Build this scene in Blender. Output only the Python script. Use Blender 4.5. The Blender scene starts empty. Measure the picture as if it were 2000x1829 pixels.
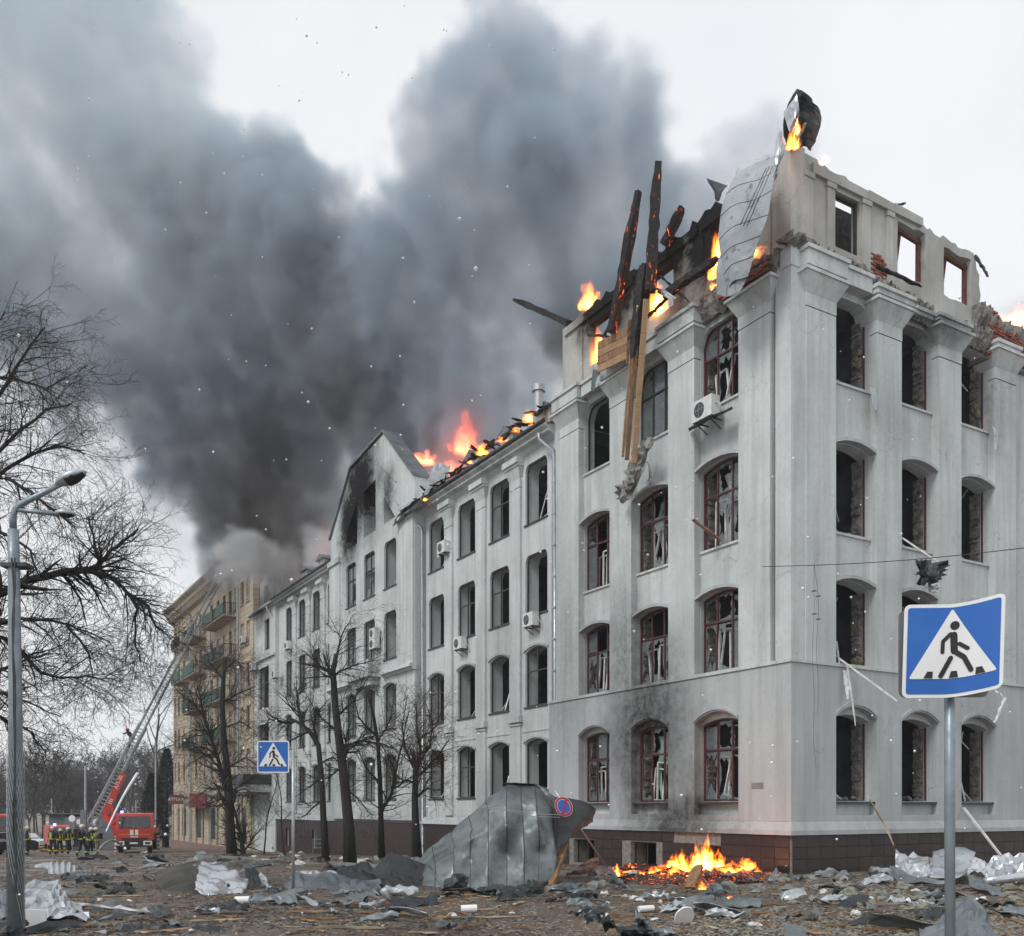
import bpy, bmesh, math, random
import numpy as np
from mathutils import Vector, Matrix, noise
from mathutils.geometry import tessellate_polygon

# ------------------------------------------------------------ scene, camera, light
S = bpy.context.scene
HAZE = True
COL = S.collection
F, HY = 1850.0, 1580.0          # focal length and horizon row of the photograph (pixels of the 2000 px frame)
EYE = 1.95
cd = bpy.data.cameras.new('camera'); cam = bpy.data.objects.new('camera', cd); COL.objects.link(cam)
cam.location = (0, 0, EYE); cam.rotation_euler = (math.radians(90), 0, 0)
cd.sensor_width = 36; cd.sensor_fit = 'HORIZONTAL'; cd.lens = 36 * F / 2000
cd.shift_y = (HY - 914.5) / 2000; cd.clip_start = 0.1; cd.clip_end = 3000
S.camera = cam

W = bpy.data.worlds.new('World'); S.world = W; W.use_nodes = True
SUN_EL, SUN_AZ = math.radians(45), math.radians(222)
wn = W.node_tree; wn.nodes.clear()
wo = wn.nodes.new('ShaderNodeOutputWorld'); sky = wn.nodes.new('ShaderNodeTexSky')
sky.sky_type = 'NISHITA'; sky.sun_disc = False; sky.sun_elevation = SUN_EL; sky.sun_rotation = SUN_AZ
bg1 = wn.nodes.new('ShaderNodeBackground'); bg1.inputs[1].default_value = 0.1
wn.links.new(sky.outputs[0], bg1.inputs[0])
bg2 = wn.nodes.new('ShaderNodeBackground'); bg2.inputs[1].default_value = 1.0
tc = wn.nodes.new('ShaderNodeTexCoord'); nz = wn.nodes.new('ShaderNodeTexNoise')
nz.inputs['Scale'].default_value = 1.7; nz.inputs['Detail'].default_value = 5; nz.inputs['Roughness'].default_value = .55
wn.links.new(tc.outputs['Generated'], nz.inputs['Vector'])
cr = wn.nodes.new('ShaderNodeValToRGB')
cr.color_ramp.elements[0].position = .32; cr.color_ramp.elements[0].color = (.76, .79, .825, 1)
cr.color_ramp.elements[1].position = .62; cr.color_ramp.elements[1].color = (.96, .97, .985, 1)
wn.links.new(nz.outputs[0], cr.inputs[0]); wn.links.new(cr.outputs[0], bg2.inputs[0])
mx = wn.nodes.new('ShaderNodeMixShader'); mx.inputs[0].default_value = .88
wn.links.new(bg1.outputs[0], mx.inputs[1]); wn.links.new(bg2.outputs[0], mx.inputs[2]); wn.links.new(mx.outputs[0], wo.inputs[0])

sl = bpy.data.lights.new('sun', 'SUN'); sl.energy = 1.75; sl.angle = math.radians(18); sl.color = (1, .985, .96)
so = bpy.data.objects.new('sun', sl); COL.objects.link(so)
def sun_dir(el, az): return Vector((math.sin(az) * math.cos(el), math.cos(az) * math.cos(el), math.sin(el)))
so.rotation_euler = sun_dir(SUN_EL, SUN_AZ).to_track_quat('Z', 'Y').to_euler()
S.view_settings.view_transform = 'Standard'; S.view_settings.look = 'None'
S.view_settings.gamma = 1; S.view_settings.use_curve_mapping = False; S.view_settings.exposure = 0.12
S.render.engine = 'CYCLES'
cy = S.cycles
cy.use_denoising = True; cy.volume_bounces = 1; cy.max_bounces = 6; cy.diffuse_bounces = 3; cy.glossy_bounces = 3
cy.transparent_max_bounces = 24; cy.transmission_bounces = 4; cy.sample_clamp_indirect = 6
cy.volume_step_rate = 1.0; cy.volume_max_steps = 256
cy.use_adaptive_sampling = True; cy.adaptive_threshold = 0.025

# ------------------------------------------------------------ helpers
rnd = random.Random(7)
def gz(x, y):
    """height of the ground: level near the camera, falling away down the street"""
    d = min(max(y - 26, 0), 100)
    z = -0.032 * d * d / (d + 3) if d > 0 else 0
    return z + .03 * noise.noise(Vector((x * .25, y * .25, 0)))
def P(px, py, Y):                       # a world point at distance Y seen in the photograph at px, py
    return Vector(((px - 1000) / F * Y, Y, EYE + (HY - py) / F * Y))
def G(px, py, lift=0):                  # the ground point seen at px, py
    k = (py - HY) / F; Y = EYE / k
    for _ in range(60):
        z = gz((px - 1000) / F * Y, Y); Y += (((EYE - z) / k) - Y) * .3
    x = (px - 1000) / F * Y
    return Vector((x, Y, gz(x, Y) + lift))

def where(x, y):
    c = 'by the street lamp' if x < 300 else 'left of the small crossing sign' if x < 560 else 'between the small sign and the tent-like sheet' if x < 850 else 'in front of the tent-like sheet' if x < 1150 else 'in front of the ground fire' if x < 1500 else 'left of the big bent sign' if x < 1860 else 'right of the big bent sign'
    return c + (', far off' if y < 1695 else ', farther row' if y < 1735 else ', middle row' if y < 1780 else ', nearest row')
def props(o, label=None, cat=None, group=None, kind=None):
    if label: o['label'] = label
    if cat: o['category'] = cat
    if group: o['group'] = group
    if kind: o['kind'] = kind
    return o
def empty(name, loc=(0, 0, 0), rz=0, **k):
    o = bpy.data.objects.new(name, None); COL.objects.link(o); o.location = loc; o.rotation_euler = (0, 0, rz)
    o.empty_display_size = .2
    return props(o, **k)
def link_mesh(name, me, parent=None, **k):
    o = bpy.data.objects.new(name, me); COL.objects.link(o)
    if parent: o.parent = parent
    return props(o, **k)

class MB:
    """collects shapes for one mesh"""
    def __init__(s): s.v = []; s.f = []; s.m = []; s.mi = 0
    def add(s, vs, fs):
        n = len(s.v); s.v += [tuple(x) for x in vs]; s.f += [tuple(i + n for i in f) for f in fs]; s.m += [s.mi] * len(fs)
    def box(s, x0, x1, y0, y1, z0, z1):
        s.add([(x0,y0,z0),(x1,y0,z0),(x1,y1,z0),(x0,y1,z0),(x0,y0,z1),(x1,y0,z1),(x1,y1,z1),(x0,y1,z1)],
              [(0,3,2,1),(4,5,6,7),(0,1,5,4),(1,2,6,5),(2,3,7,6),(3,0,4,7)])
    def hexa(s, p):     # eight corners, bottom four then top four
        s.add(p, [(0,3,2,1),(4,5,6,7),(0,1,5,4),(1,2,6,5),(2,3,7,6),(3,0,4,7)])
    def bar(s, p, q, w, h=None, up=(0, 0, 1)):
        p, q = Vector(p), Vector(q); h = h or w; d = (q - p)
        if d.length < 1e-6: return
        d.normalize(); u = Vector(up)
        if abs(d.dot(u)) > .98: u = Vector((1, 0, 0))
        a = d.cross(u).normalized() * w / 2; b = a.cross(d).normalized() * h / 2
        s.hexa([p-a-b, p+a-b, p+a+b, p-a+b, q-a-b, q+a-b, q+a+b, q-a+b])
    def tube(s, pts, rad, n=8, cap=True):
        pts = [Vector(p) for p in pts]
        if not hasattr(rad, '__len__'): rad = [rad] * len(pts)
        vs = []; fs = []; ref = Vector((.31, .17, .93))
        for i, p in enumerate(pts):
            t = (pts[min(i+1, len(pts)-1)] - pts[max(i-1, 0)])
            if t.length < 1e-9: t = Vector((0, 0, 1))
            t.normalize(); a = t.cross(ref)
            if a.length < .1: a = t.cross(Vector((1, 0, 0)))
            a.normalize(); b = t.cross(a); ref = b.cross(t) if False else ref
            for k in range(n):
                an = 2 * math.pi * k / n; vs.append(p + (a * math.cos(an) + b * math.sin(an)) * rad[i])
        for i in range(len(pts) - 1):
            for k in range(n):
                fs.append((i*n+k, i*n+(k+1) % n, (i+1)*n+(k+1) % n, (i+1)*n+k))
        if cap:
            fs.append(tuple(range(n))[::-1]); fs.append(tuple(range((len(pts)-1)*n, len(pts)*n)))
        s.add(vs, fs)
    def sphere(s, c, r, n=8, m=6, sc=(1, 1, 1)):
        c = Vector(c); vs = []; fs = []
        for j in range(m + 1):
            th = math.pi * j / m
            for i in range(n):
                ph = 2 * math.pi * i / n
                vs.append((c.x + r*sc[0]*math.sin(th)*math.cos(ph), c.y + r*sc[1]*math.sin(th)*math.sin(ph), c.z + r*sc[2]*math.cos(th)))
        for j in range(m):
            for i in range(n):
                fs.append((j*n+i, (j+1)*n+i, (j+1)*n+(i+1) % n, j*n+(i+1) % n))
        s.add(vs, fs)
    def prism(s, poly, t0, t1, mp):
        """poly = list of 2-D points, extruded from t0 to t1; mp(s, z, t) gives the 3-D point"""
        n = len(poly)
        tri = tessellate_polygon([[Vector((p[0], p[1], 0)) for p in poly]])
        vs = [mp(p[0], p[1], t0) for p in poly] + [mp(p[0], p[1], t1) for p in poly]
        fs = [tuple(t) for t in tri] + [tuple(i + n for i in t) for t in tri]
        fs += [(i, (i+1) % n, n+(i+1) % n, n+i) for i in range(n)]
        s.add(vs, fs)
    def build(s, name, mat, parent=None, smooth=False, **k):
        me = bpy.data.meshes.new(name); me.from_pydata(s.v, [], s.f)
        for mm in (mat if isinstance(mat, (list, tuple)) else [mat]): me.materials.append(mm)
        if s.mi: me.polygons.foreach_set('material_index', s.m)
        bm = bmesh.new(); bm.from_mesh(me); bmesh.ops.recalc_face_normals(bm, faces=bm.faces); bm.to_mesh(me); bm.free()
        if smooth: me.polygons.foreach_set('use_smooth', [True] * len(me.polygons))
        me.update()
        return link_mesh(name, me, parent, **k)

# ------------------------------------------------------------ materials
class NT:
    def __init__(s, name):
        s.mat = bpy.data.materials.new(name); s.mat.use_nodes = True; s.t = s.mat.node_tree; s.t.nodes.clear()
        s.out = s.n('ShaderNodeOutputMaterial')
    def n(s, ty, **k):
        x = s.t.nodes.new(ty)
        for a, b in k.items(): setattr(x, a, b)
        return x
    def l(s, a, b): s.t.links.new(a, b)
    def setin(s, sock, v):
        if hasattr(v, 'is_output'): s.l(v, sock)
        else: sock.default_value = v
    def math(s, op, a, b=0.0, c=0.0, clamp=False):
        x = s.n('ShaderNodeMath', operation=op, use_clamp=clamp)
        s.setin(x.inputs[0], a); s.setin(x.inputs[1], b); s.setin(x.inputs[2], c); return x.outputs[0]
    def vmath(s, op, a, b=(0, 0, 0), sc=None):
        x = s.n('ShaderNodeVectorMath', operation=op); s.setin(x.inputs[0], a); s.setin(x.inputs[1], b)
        if sc is not None: s.setin(x.inputs['Scale'], sc)
        return x.outputs[1] if op in ('LENGTH', 'DISTANCE', 'DOT_PRODUCT') else x.outputs[0]
    def coord(s, obj=None, kind='Object'):
        x = s.n('ShaderNodeTexCoord')
        if obj: x.object = obj
        return x.outputs[kind]
    def noise(s, vec, scale=5, detail=4, rough=.55, dist=0, dim='3D'):
        x = s.n('ShaderNodeTexNoise', noise_dimensions=dim); s.l(vec, x.inputs['Vector'])
        x.inputs['Scale'].default_value = scale; x.inputs['Detail'].default_value = detail
        x.inputs['Roughness'].default_value = rough; x.inputs['Distortion'].default_value = dist
        return x.outputs[0]
    def ramp(s, fac, stops):
        x = s.n('ShaderNodeValToRGB'); e = x.color_ramp.elements
        while len(e) < len(stops): e.new(.5)
        for q, (p, c) in zip(e, stops):
            q.position = p; q.color = (c, c, c, 1) if not hasattr(c, '__len__') else tuple(c) + ((1,) if len(c) == 3 else ())
        s.l(fac, x.inputs[0]); return x.outputs[0]
    def mix(s, fac, a, b, mode='MIX'):
        x = s.n('ShaderNodeMix', data_type='RGBA', blend_type=mode); s.setin(x.inputs[0], fac)
        for sock, v in ((x.inputs[6], a), (x.inputs[7], b)):
            if hasattr(v, '__len__') and not hasattr(v, 'is_output') and len(v) == 3: v = tuple(v) + (1,)
            s.setin(sock, v)
        return x.outputs[2]
    def mr(s, v, a, b, c=0., d=1., smooth=True):
        x = s.n('ShaderNodeMapRange', interpolation_type='SMOOTHSTEP' if smooth else 'LINEAR'); s.l(v, x.inputs[0])
        for i, q in enumerate((a, b, c, d)): x.inputs[i+1].default_value = q
        return x.outputs[0]
    def mapping(s, vec, scale=(1, 1, 1), rot=(0, 0, 0)):
        x = s.n('ShaderNodeMapping'); s.l(vec, x.inputs[0]); x.inputs['Scale'].default_value = scale
        x.inputs['Rotation'].default_value = rot; return x.outputs[0]
    def bump(s, h, strength=.3, dist=.02):
        x = s.n('ShaderNodeBump'); s.l(h, x.inputs['Height']); x.inputs['Strength'].default_value = strength
        x.inputs['Distance'].default_value = dist; return x.outputs[0]
    def bsdf(s, base, rough=.8, metal=0, normal=None, alpha=None, spec=None, emit=None, estr=0):
        x = s.n('ShaderNodeBsdfPrincipled')
        if hasattr(base, '__len__') and not hasattr(base, 'is_output') and len(base) == 3: base = tuple(base) + (1,)
        s.setin(x.inputs['Base Color'], base); s.setin(x.inputs['Roughness'], rough); s.setin(x.inputs['Metallic'], metal)
        if normal: s.l(normal, x.inputs['Normal'])
        if alpha is not None: s.setin(x.inputs['Alpha'], alpha)
        if spec is not None: x.inputs['Specular IOR Level'].default_value = spec
        if emit is not None:
            if hasattr(emit, '__len__') and not hasattr(emit, 'is_output') and len(emit) == 3: emit = tuple(emit) + (1,)
            s.setin(x.inputs['Emission Color'], emit); s.setin(x.inputs['Emission Strength'], estr)
        s.l(x.outputs[0], s.out.inputs[0]); return x

def simple(name, c1, c2=None, rough=.8, metal=0, scale=3, bump=.2, bscale=20, detail=5, stretch=(1, 1, 1), bd=.01, coord='Object', vary=0):
    m = NT(name); co = m.coord(kind=coord); co2 = m.mapping(co, stretch)
    if vary:
        oi = m.n('ShaderNodeObjectInfo'); co2 = m.vmath('ADD', co2, m.vmath('SCALE', oi.outputs['Location'], sc=3.7))
    c2 = c2 or tuple(x * .7 for x in c1)
    col = m.mix(m.ramp(m.noise(co2, scale, detail), [(.32, 0), (.68, 1)]), c1, c2)
    if vary:
        col = m.mix(1., col, m.ramp(oi.outputs['Random'], [(0, 1 - vary), (1, 1 + vary)]), 'MULTIPLY')
    n = m.bump(m.noise(co2, bscale, 3), bump, bd) if bump else None
    rr = m.mr(m.noise(co2, scale * 2, 3), .3, .7, max(rough - .12, .05), min(rough + .12, 1)) 
    m.bsdf(col, rr, metal, n); return m.mat
# ============================================================ THE WHITE BUILDING
U = Vector((-.5094, .8605, 0)); V = Vector((.8605, .5094, 0)); C0 = Vector((8.516, 28.9, 0))
RZ = math.atan2(V.y, V.x)
BLD = empty('office_building', C0, RZ, label='long white four-storey office block with blown-out windows and burning attic, seen from its corner', cat='building')
APT = empty('apartment_building', C0 + U * 60, RZ, label='cream stone apartment block with green balconies beyond the white office block', cat='building')
def loc2world(a, b, z): return C0 + V * a + U * b + Vector((0, 0, z))
def pl(s, z, t): return (-t, s, z)       # street (left) facade: t = distance out of the wall
def pr(s, z, t): return (s, -t, z)       # right facade

def wall_material(name, base, base2, soot, pale=None):
    m = NT(name); co = m.coord(BLD)
    big = m.noise(co, .35, 5, .6); fine = m.noise(co, 6, 6, .65)
    st = m.noise(m.mapping(co, (2.6, 2.6, .16)), 1.1, 6, .6)
    col = m.mix(m.ramp(big, [(.35, 0), (.7, 1)]), base, base2)
    col = m.mix(m.math('MULTIPLY', m.ramp(st, [(.44, 0), (.76, 1)]), .55), col, (.26, .27, .26))
    col = m.mix(m.math('MULTIPLY', m.ramp(fine, [(.50, 0), (.72, 1)]), .30), col, (.30, .31, .31))
    spots = m.noise(co, 23, 2, .5)
    col = m.mix(m.math('MULTIPLY', m.ramp(spots, [(.70, 0), (.74, 1)]), .35), col, (.12, .12, .12))
    # plaster chips
    chips = m.ramp(m.noise(co, 1.3, 8, .75), [(.655, 0), (.665, 1)])
    col = m.mix(m.math('MULTIPLY', chips, .6), col, (.30, .28, .25))
    # shrapnel pits
    for sc_, d_ in ((1.1, .045), (2.7, .06)):
        pv_ = m.n('ShaderNodeTexVoronoi'); pv_.inputs['Scale'].default_value = sc_; m.l(m.vmath('ADD', co, m.vmath('SCALE', m.n('ShaderNodeTexNoise').outputs[1], sc=.0)), pv_.inputs['Vector'])
        pit = m.math('MULTIPLY', m.mr(pv_.outputs['Distance'], d_ * .6, d_, 1, 0), m.ramp(m.noise(co, .45, 3), [(.50, 0), (.56, 1)]))
        col = m.mix(m.math('MULTIPLY', pit, .75), col, (.12, .09, .075))
    # fine cracks
    vo = m.n('ShaderNodeTexVoronoi', feature='DISTANCE_TO_EDGE'); vo.inputs['Scale'].default_value = .42
    wob = m.n('ShaderNodeTexNoise'); wob.inputs['Scale'].default_value = 1.6; wob.inputs['Detail'].default_value = 8; m.l(co, wob.inputs['Vector'])
    m.l(m.vmath('ADD', co, m.vmath('SCALE', wob.outputs[1], sc=1.6)), vo.inputs['Vector'])
    crk = m.math('MULTIPLY', m.mr(vo.outputs['Distance'], .0, .006, 1, 0), m.ramp(m.noise(co, .5, 2), [(.5, 0), (.58, 1)]))
    col = m.mix(m.math('MULTIPLY', crk, .55), col, (.1, .1, .1))
    wn_ = m.n('ShaderNodeTexNoise'); wn_.inputs['Scale'].default_value = 1.5; wn_.inputs['Detail'].default_value = 5
    m.l(co, wn_.inputs['Vector']); warp = m.vmath('SCALE', m.vmath('SUBTRACT', wn_.outputs[1], (.5, .5, .5)), sc=1.3)
    tot = None
    for (c, r, k) in soot:
        r = (max(r[0], 3.), r[1], r[2]) if c[0] < 1.2 else (r[0], 3., r[2])
        d = m.vmath('LENGTH', m.vmath('DIVIDE', m.vmath('SUBTRACT', m.vmath('ADD', co, warp), c), r))
        v = m.math('MULTIPLY', m.mr(d, .12, 1.15, 1, 0), k)
        tot = v if tot is None else m.math('MAXIMUM', tot, v)
    if tot is not None:
        g = m.mr(m.noise(co, 3, 5, .7), .3, .7, .75, 1.1)
        tot = m.math('MULTIPLY', tot, g, clamp=True)
        col = m.mix(tot, col, (.012, .012, .013))
    n = m.bump(m.math('ADD', m.math('MULTIPLY', m.noise(co, 30, 4, .6), .5), m.math('MULTIPLY', m.noise(co, 2.2, 4), 1.0)), .35, .02)
    m.bsdf(col, .95, 0, n, spec=.15); return m.mat
SOOT = [((0, 5.4, 1.5), (3, 3.2, 1.9), .85), ((0, 2.4, 20.2), (3, 1.2, 1.6), .5), ((-.1, 7.0, 4.9), (1.9, 3.6, 4.8), .86), ((-.1, 7.4, 3.2), (1.9, 1.9, 3.6), .78), ((0, 8.4, 7.6), (1.5, 1.7, 4.2), .6), ((0, 12, 8), (1.5, 3.5, 6), .3), ((0, 18, 8), (1.5, 5, 6), .16), ((0, 10, 13), (1.5, 2, 3), .2), ((-.1, 5.0, 3.0), (1, 1.6, 1.8), .5),
        ((.3, 9.8, 22.1), (1, 3.2, 2.1), 1.5), ((.3, 6.8, 22.3), (1, 3.2, 2.3), 1.5), ((.3, 4.0, 21.8), (1, 2.3, 2.9), 1.5), ((.3, 5.6, 20.4), (1, 1.6, 2.2), .8), ((.3, 8.2, 21), (1, 1.0, 1.6), .4),
        ((-.2, 34.9, 22.0), (2.5, 3.9, 4.2), 1.3), ((-.2, 36.7, 20.2), (2.5, 2.6, 3.9), 1.3), ((-.2, 30.6, 20.4), (2, 1.2, 2.2), .9), ((-.2, 33.4, 19.4), (2, 3.6, 2.0), .55), ((-.2, 32.0, 21.6), (2, 1.6, 1.6), .6),
        ((7.2, 0, 18.4), (1.9, 1.2, .9), .6), ((10.7, -.1, 16.5), (1.2, 1, 2.2), .35), ((4.6, 0, 14.6), (1.3, 1, 2.0), .22), ((0.1, 2.6, 18.9), (1, 1.6, .8), .7),
        ((.4, 50, 18.4), (2, 9, 1.0), .5), ((.2, 20, 18.7), (1.5, 8, .5), .5), ((.3, 58, 18.4), (2, 3, 2.5), .75), ((0, 4.0, .9), (1, 2.4, 1.2), .6)]
M_wall = wall_material('white_stucco', (.575, .605, .60), (.43, .46, .455), SOOT)
M_attic = wall_material('attic_plaster', (.47, .47, .445), (.25, .24, .215), SOOT)
M_band = wall_material('lower_storey_stucco', (.46, .485, .49), (.37, .395, .40), SOOT)
M_reveal = simple('window_reveal_plaster', (.56, .58, .60), (.44, .46, .48), .9, scale=1.5)
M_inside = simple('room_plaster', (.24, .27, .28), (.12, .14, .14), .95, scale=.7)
M_inside_dark = simple('dark_room_plaster', (.10, .115, .12), (.04, .045, .05), .95, scale=.7)  # darker tone of the room plaster, for partitions and back walls
M_rubble_edge = simple('broken_masonry', (.27, .26, .24), (.09, .08, .075), .95, scale=5, bump=1, bscale=9, bd=.08)
M_brick = simple('red_brick', (.30, .075, .045), (.16, .05, .035), .9, scale=9, bump=.5, bscale=40, vary=.35)
M_mortar = simple('grey_mortar', (.26, .245, .22), (.14, .13, .12), .95, scale=6, bump=.8, bscale=15, bd=.03)
M_tile = simple('maroon_granite', (.040, .023, .021), (.022, .014, .014), .42, scale=7, bump=.15, bscale=60, vary=.25)
M_maroon = simple('maroon_window_paint', (.085, .018, .026), (.06, .014, .02), .5, scale=6, bump=.1)
M_darkframe = simple('dark_window_paint', (.035, .033, .035), (.02, .02, .02), .55, scale=6, bump=.1)
M_whiteframe = simple('white_plastic_frame', (.70, .71, .71), (.45, .45, .44), .5, scale=5, bump=.1)
M_wood = simple('raw_timber', (.36, .23, .12), (.22, .13, .065), .75, scale=2.5, bump=.3, bscale=12, stretch=(1, 1, 8), vary=.3)
M_oldwood = simple('weathered_timber', (.30, .17, .085), (.15, .075, .035), .8, scale=2, bump=.5, bscale=9, stretch=(5, 5, .6))
M_curtain = simple('torn_curtain', (.50, .52, .50), (.3, .32, .31), .95, scale=3)
M_greencurtain = simple('green_curtain', (.30, .42, .36), (.18, .27, .23), .95, scale=3)
M_roofmetal = simple('roof_sheet_grey', (.20, .22, .235), (.11, .125, .13), .5, .35, scale=1.2, bump=.15, bscale=3)
M_char = simple('charred_timber', (.022, .02, .02), (.008, .008, .008), .85, scale=4, bump=1, bscale=14, bd=.05)
M_rust = simple('scorched_red_timber', (.16, .045, .03), (.05, .025, .02), .9, scale=5, bump=.5)
M_wooly = simple('yellow_jamb_wool', (.20, .185, .115), (.11, .10, .07), 1., scale=8, bump=1)
M_zinc = simple('galvanised_pipe', (.42, .45, .47), (.30, .33, .35), .4, .5, scale=3, bump=.05)
M_gutter = simple('dark_gutter', (.06, .065, .07), (.03, .032, .035), .5, .3, scale=3)
def glass_mat(name, col, alpha, rough=.12):
    m = NT(name); co = m.coord()
    a = m.mr(m.noise(co, 4, 5, .7), .3, .75, alpha, min(1, alpha + .35))
    m.bsdf(m.mix(m.noise(co, 2, 4), col, tuple(x * .5 for x in col)), rough, 0, m.bump(m.noise(co, 1.6, 2), .12, .02), alpha=a, spec=.8); return m.mat
M_glass = glass_mat('dusty_glass', (.17, .20, .21), .55)
M_shard = glass_mat('broken_glass', (.22, .26, .26), .5, .12)

def arch(s0, s1, z0, z1, rise, n=8):
    """opening outline with a segmental arch head"""
    pts = [(s0, z0), (s1, z0)]
    w = (s1 - s0) / 2; c = (s0 + s1) / 2
    if rise <= 0: return pts + [(s1, z1), (s0, z1)]
    R = (w * w + rise * rise) / (2 * rise)
    a0 = math.asin(min(1, w / R))
    for i in range(n + 1):
        a = a0 - 2 * a0 * i / n
        pts.append((c + R * math.sin(a), z1 - R + R * math.cos(a)))
    return pts
def chamfer(s0, s1, z0, z1, c=.42):
    return [(s0, z0), (s1, z0), (s1, z1 - c), (s1 - c * .35, z1 - c * .25), (s1 - c * .8, z1), (s0 + c * .8, z1), (s0 + c * .35, z1 - c * .25), (s0, z1 - c)]

def holed(mb, mp, outer, holes, t0, t1, jamb=True):
    """a wall slab between t0 (outside) and t1 (inside) with openings cut through it"""
    loops = [outer] + holes
    pts = [p for l in loops for p in l]
    tri = tessellate_polygon([[Vector((p[0], p[1], 0)) for p in l] for l in loops])
    n = len(pts)
    mb.add([mp(p[0], p[1], t0) for p in pts] + [mp(p[0], p[1], t1) for p in pts],
           [tuple(t) for t in tri] + [tuple(i + n for i in t) for t in tri])
    k = 0
    for li, l in enumerate(loops):
        m = len(l)
        mb.add([mp(p[0], p[1], t0) for p in l] + [mp(p[0], p[1], t1) for p in l],
               [(i, (i+1) % m, m + (i+1) % m, m + i) for i in range(m)])

def jagged(pts, step=.5, amp=.12, seed=0, only=None):
    r = random.Random(seed); out = []
    n = len(pts)
    for i in range(n):
        a, b = Vector((*pts[i],)), Vector((*pts[(i+1) % n],)); out.append(tuple(a))
        if only is None or i in only:
            L = (b - a).length; k = int(L / step)
            for j in range(1, k):
                p = a.lerp(b, (j + r.uniform(-.3, .3)) / k); out.append((p.x + r.uniform(-1, 1) * amp * .3, p.y + r.uniform(-1, .4) * amp))
    return out

# ---------------- windows
def clip_top(shape, s):
    """height of the opening's head above s"""
    best = 0
    n = len(shape)
    for i in range(n):
        a, b = shape[i], shape[(i+1) % n]
        if min(a[0], b[0]) - 1e-6 <= s <= max(a[0], b[0]) + 1e-6 and abs(a[0] - b[0]) > 1e-6:
            best = max(best, a[1] + (b[1] - a[1]) * (s - a[0]) / (b[0] - a[0]))
    return best
def cell_shards(mb, mp, s0, s1, z0, z1, t, r, amount=.35):
    c = ((s0 + s1) / 2 + r.uniform(-.15, .15) * (s1 - s0), (z0 + z1) / 2 + r.uniform(-.2, .2) * (z1 - z0)); B = []
    for (a, b, k) in (((s0, z0), (s1, z0), 4), ((s1, z0), (s1, z1), 6), ((s1, z1), (s0, z1), 4), ((s0, z1), (s0, z0), 6)):
        for i in range(k):
            u = i / k; B.append((a[0] + (b[0] - a[0]) * u, a[1] + (b[1] - a[1]) * u))
    I = [(p[0] + (c[0] - p[0]) * q, p[1] + (c[1] - p[1]) * q) for p in B for q in [r.choice([.06, .12, .3, amount, amount * 1.7])]]
    n = len(B)
    mb.add([mp(*p, t) for p in B] + [mp(*p, t) for p in I], [(i, (i+1) % n, n+(i+1) % n, n+i) for i in range(n)])
def sash(mb, mp, s, z, w, h, ang, t, r, tl=.05, tilt=0):
    ca, sa = math.cos(ang), math.sin(ang)
    q = [(0, 0), (w, 0), (w, h), (0, h)]
    Q = [mp(s + x * ca - y * sa, z + x * sa + y * ca, t - tilt * y) for x, y in q]
    for i in range(4): mb.bar(Q[i], Q[(i+1) % 4], .07, .05)
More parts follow.
